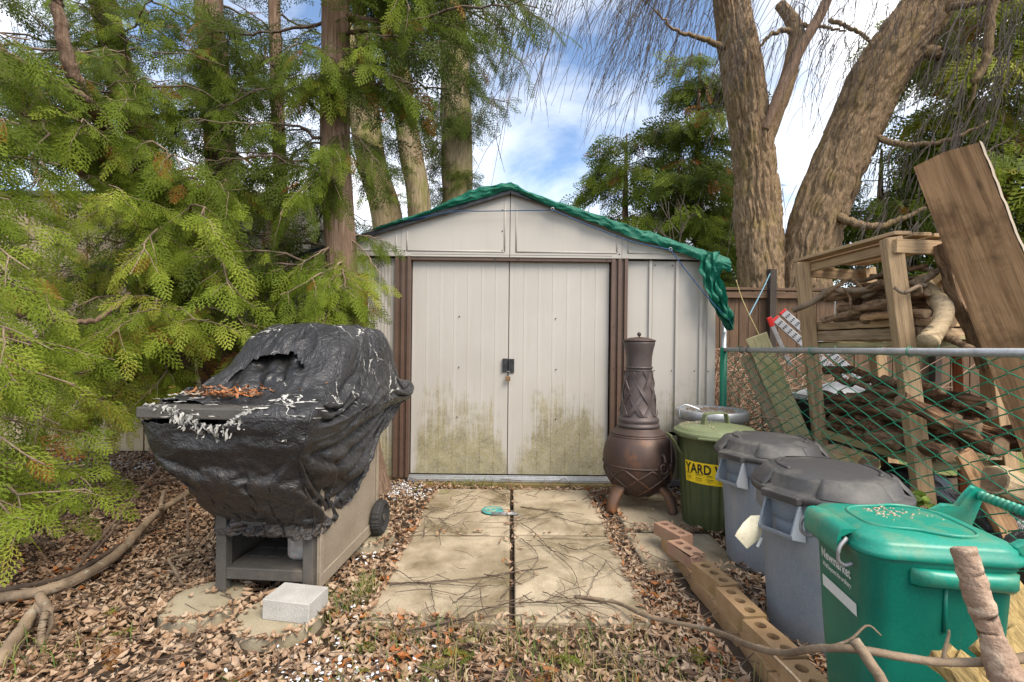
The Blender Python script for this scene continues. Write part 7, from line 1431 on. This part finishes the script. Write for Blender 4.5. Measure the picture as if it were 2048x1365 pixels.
# splintered yellow boards at the lower right corner
HEAP = [(P(1882, 1308, 1.06), (1.28, .80, .02), .055), (P(1915, 1322, 1.04), (1.32, .78, .02), .06), (P(1958, 1283, 1.08), (1.42, .82, .02), .05), (P(1990, 1300, 1.06), (1.40, .74, .02), .05), (P(1978, 1172, 1.52), (1.86, 1.28, .02), .07), (P(1990, 1215, 1.48), (1.84, 1.20, .02), .06), (P(2012, 1160, 1.56), (1.95, 1.34, .02), .06), (P(2006, 1262, 1.42), (1.72, 1.12, .02), .07), (P(1980, 1250, 1.50), (1.90, 1.42, .02), .06)]
for k, (a, c, w) in enumerate(HEAP):
    o = plank('splintered_board', a, c, w, .02, M['split_wood'], None, (-.3, -.6, .7), .002, .007, 40 + k, 18); tag(o, 'splintered yellow board in the broken wood heap beside the green cart', 'board', 'broken wood heap')
# twigs strewn over the paving
tw_pts = [[(215, 690), (420, 688), (700, 665), (920, 632), (1160, 598)], [(230, 700), (380, 690), (560, 700), (760, 710), (900, 700)], [(310, 980), (480, 940), (650, 900), (760, 850), (960, 805), (1250, 808), (1500, 812)], [(320, 990), (520, 935), (700, 905), (850, 880), (1040, 880)], [(1130, 742), (1200, 770), (1300, 780), (1450, 790), (1540, 790)], [(995, 340), (1060, 380), (1120, 440), (1200, 520), (1290, 600), (1330, 680), (1350, 770)], [(1000, 245), (1100, 260), (1180, 275), (1250, 292)], [(960, 325), (1060, 310), (1150, 280), (1240, 285)], [(830, 145), (870, 165), (915, 180)], [(755, 185), (820, 205), (900, 225), (960, 235)], [(470, 705), (490, 800), (500, 880), (510, 925)], [(230, 590), (300, 630), (370, 680), (420, 710)], [(520, 310), (560, 350), (600, 380)], [(430, 420), (435, 380), (440, 355)], [(1100, 440), (1180, 500), (1300, 540), (1420, 590), (1470, 640)], [(1110, 430), (1250, 430), (1380, 440), (1500, 430)], [(1000, 430), (1060, 480), (1100, 540), (1080, 590)], [(600, 815), (680, 750), (740, 700), (780, 660)], [(1100, 1000), (1140, 950), (1200, 890), (1290, 830), (1380, 810)], [(240, 940), (290, 880), (360, 880), (420, 930)], [(620, 225), (660, 200), (700, 170)], [(1200, 300), (1300, 330), (1400, 350), (1480, 340)], [(1220, 460), (1330, 500), (1450, 470), (1540, 480)], [(540, 330), (600, 290), (680, 260), (740, 200)], [(1380, 790), (1440, 650), (1480, 600), (1500, 560)], [(440, 300), (480, 335), (500, 360)], [(880, 780), (920, 740), (960, 690), (1010, 640), (1090, 590)], [(920, 300), (950, 360), (960, 410), (1000, 450)], [(780, 640), (860, 650), (960, 630)], [(1010, 760), (1080, 800), (1180, 800), (1300, 845), (1420, 900)], [(1360, 205), (1390, 190), (1410, 200)], [(330, 360), (390, 330), (450, 290), (520, 255)]]
for k, poly in enumerate(tw_pts):
    pts = [G(700 + x / 2.926, 930 + y / 2.926, .036 + .006 * ((k * 7 + i * 3) % 3)) for i, (x, y) in enumerate(poly)]; thick = k in (2, 3, 0, 6)
    rt = np.random.default_rng(300 + k); b = MB(); p = cr(pts, 26); p += rt.normal(size=p.shape) * .0022; p[:, 2] = np.maximum(p[:, 2], .035); r0 = (.0045 if thick else .0026); b.tube(p, np.linspace(r0, r0 * .5, 26), 5)
    for j in range(rt.integers(1, 5)):
        i = rt.integers(3, 22); d = p[i + 1] - p[i]; d = d / np.linalg.norm(d); a = rt.choice([-1, 1]) * rt.uniform(.4, .8); e = np.array([d[0] * math.cos(a) - d[1] * math.sin(a), d[0] * math.sin(a) + d[1] * math.cos(a), rt.uniform(.0, .12)]); L = rt.uniform(.06, .2); b.tube([p[i], p[i] + e * L * .5 + rt.normal(size=3) * [.006, .006, 0], p[i] + e * L], [r0 * .6, r0 * .45, r0 * .3], 4)
    tag(b.build('twig', M['twig_dark' if k % 3 else 'twig'], smooth=True), 'thin dry twig lying on the paving slabs', 'twig', 'twigs on the paving')
# fine twig litter off the paving
b = MB(); rt = np.random.default_rng(404)
for k in range(900):
    x, y = rt.uniform(-3.4, 1.9), rt.uniform(1.35, 4.2)
    if abs(x) > 1.15 * y: continue
    if inside(np.array([x]), np.array([y]))[0] and rt.random() < .55: continue
    a = rt.random() * 6.28; L = rt.uniform(.06, .32); z = (.04 if inside(np.array([x]), np.array([y]))[0] else .035) + rt.random() * .02; c = rt.normal(0, .25); pts = [(x, y, z), (x + L * .5 * math.cos(a), y + L * .5 * math.sin(a), z + rt.uniform(0, .015)), (x + L * math.cos(a + c), y + L * math.sin(a + c), z + rt.uniform(0, .02))]; b.tube(cr(pts, 6), rt.uniform(.0011, .0026), 4, cap=False)
tag(b.build('twig_litter', M['twig'], smooth=True), 'fine dry twigs scattered through the dead leaves', 'twigs', kind='stuff')
# green cedar tips and grass tufts in the litter
b = MB(); n = 26; sp = [(-.9, 2.02), (-.52, 1.9), (-1.62, 1.9), (-.2, 1.75), (.3, 1.8), (-2.1, 1.85), (-1.2, 1.62), (-.62, 4.05), (.2, 1.62), (.75, 1.9)]
for k in range(38):
    c = sp[k % len(sp)]; x, y = c[0] + RNG.normal(0, .1), c[1] + RNG.normal(0, .08); pr = FN_[k % 2]; scatter(b, pr, np.array([[x, y, .045]]), rotm(np.array([RNG.random() * 6.28]), np.array([.12]), np.array([RNG.random() * 6.28])), np.array([RNG.uniform(.3, .6)]), np.array([RNG.choice([.6, .75, 1.0, 1.0])]))
tag(b.build('cedar_tips', M['cedar']), 'fallen green and orange cedar tips lying on the leaves', 'cedar tips', kind='stuff')
b = MB()
for k in range(1500):
    c = [(-.30, 1.95, .35, .12), (.25, 1.9, .35, .14), (-.72, 2.3, .05, .12), (-.85, 2.15, .08, .1), (-.5, 1.62, .5, .08), (.4, 1.7, .4, .12), (-.4, 4.1, .3, .02), (-2.0, 1.8, .3, .15)][k % 8]; x, y = c[0] + RNG.normal() * c[2] * .6, c[1] + RNG.normal() * c[3] * .6; h = RNG.uniform(.03, .10); a = RNG.random() * 6.28; lx, ly = math.cos(a) * h * RNG.uniform(.3, 1.1), math.sin(a) * h * RNG.uniform(.3, 1.1); w = .0018
    if k % 8 == 6: y = min(y, SHED_Y - .17)
    V = np.array([[(x - w * math.sin(a), y + w * math.cos(a), .005), (x + w * math.sin(a), y - w * math.cos(a), .005)], [(x + lx * .4 - w * math.sin(a), y + ly * .4 + w * math.cos(a), h * .7), (x + lx * .4 + w * math.sin(a), y + ly * .4 - w * math.cos(a), h * .7)], [(x + lx, y + ly, h), (x + lx, y + ly, h)]]); b.grid(V, RNG.choice([.2, .5, .9, 1.0, 1.0]))
tag(b.build('grass_tufts', M['grass']), 'sparse grass blades poking up around the paving edges', 'grass', kind='stuff')
print('script', round(time.time() - T0, 1), 's; tris', sum(len(o.data.loops) - 2 * len(o.data.polygons) for o in bpy.data.objects if o.type == 'MESH'))
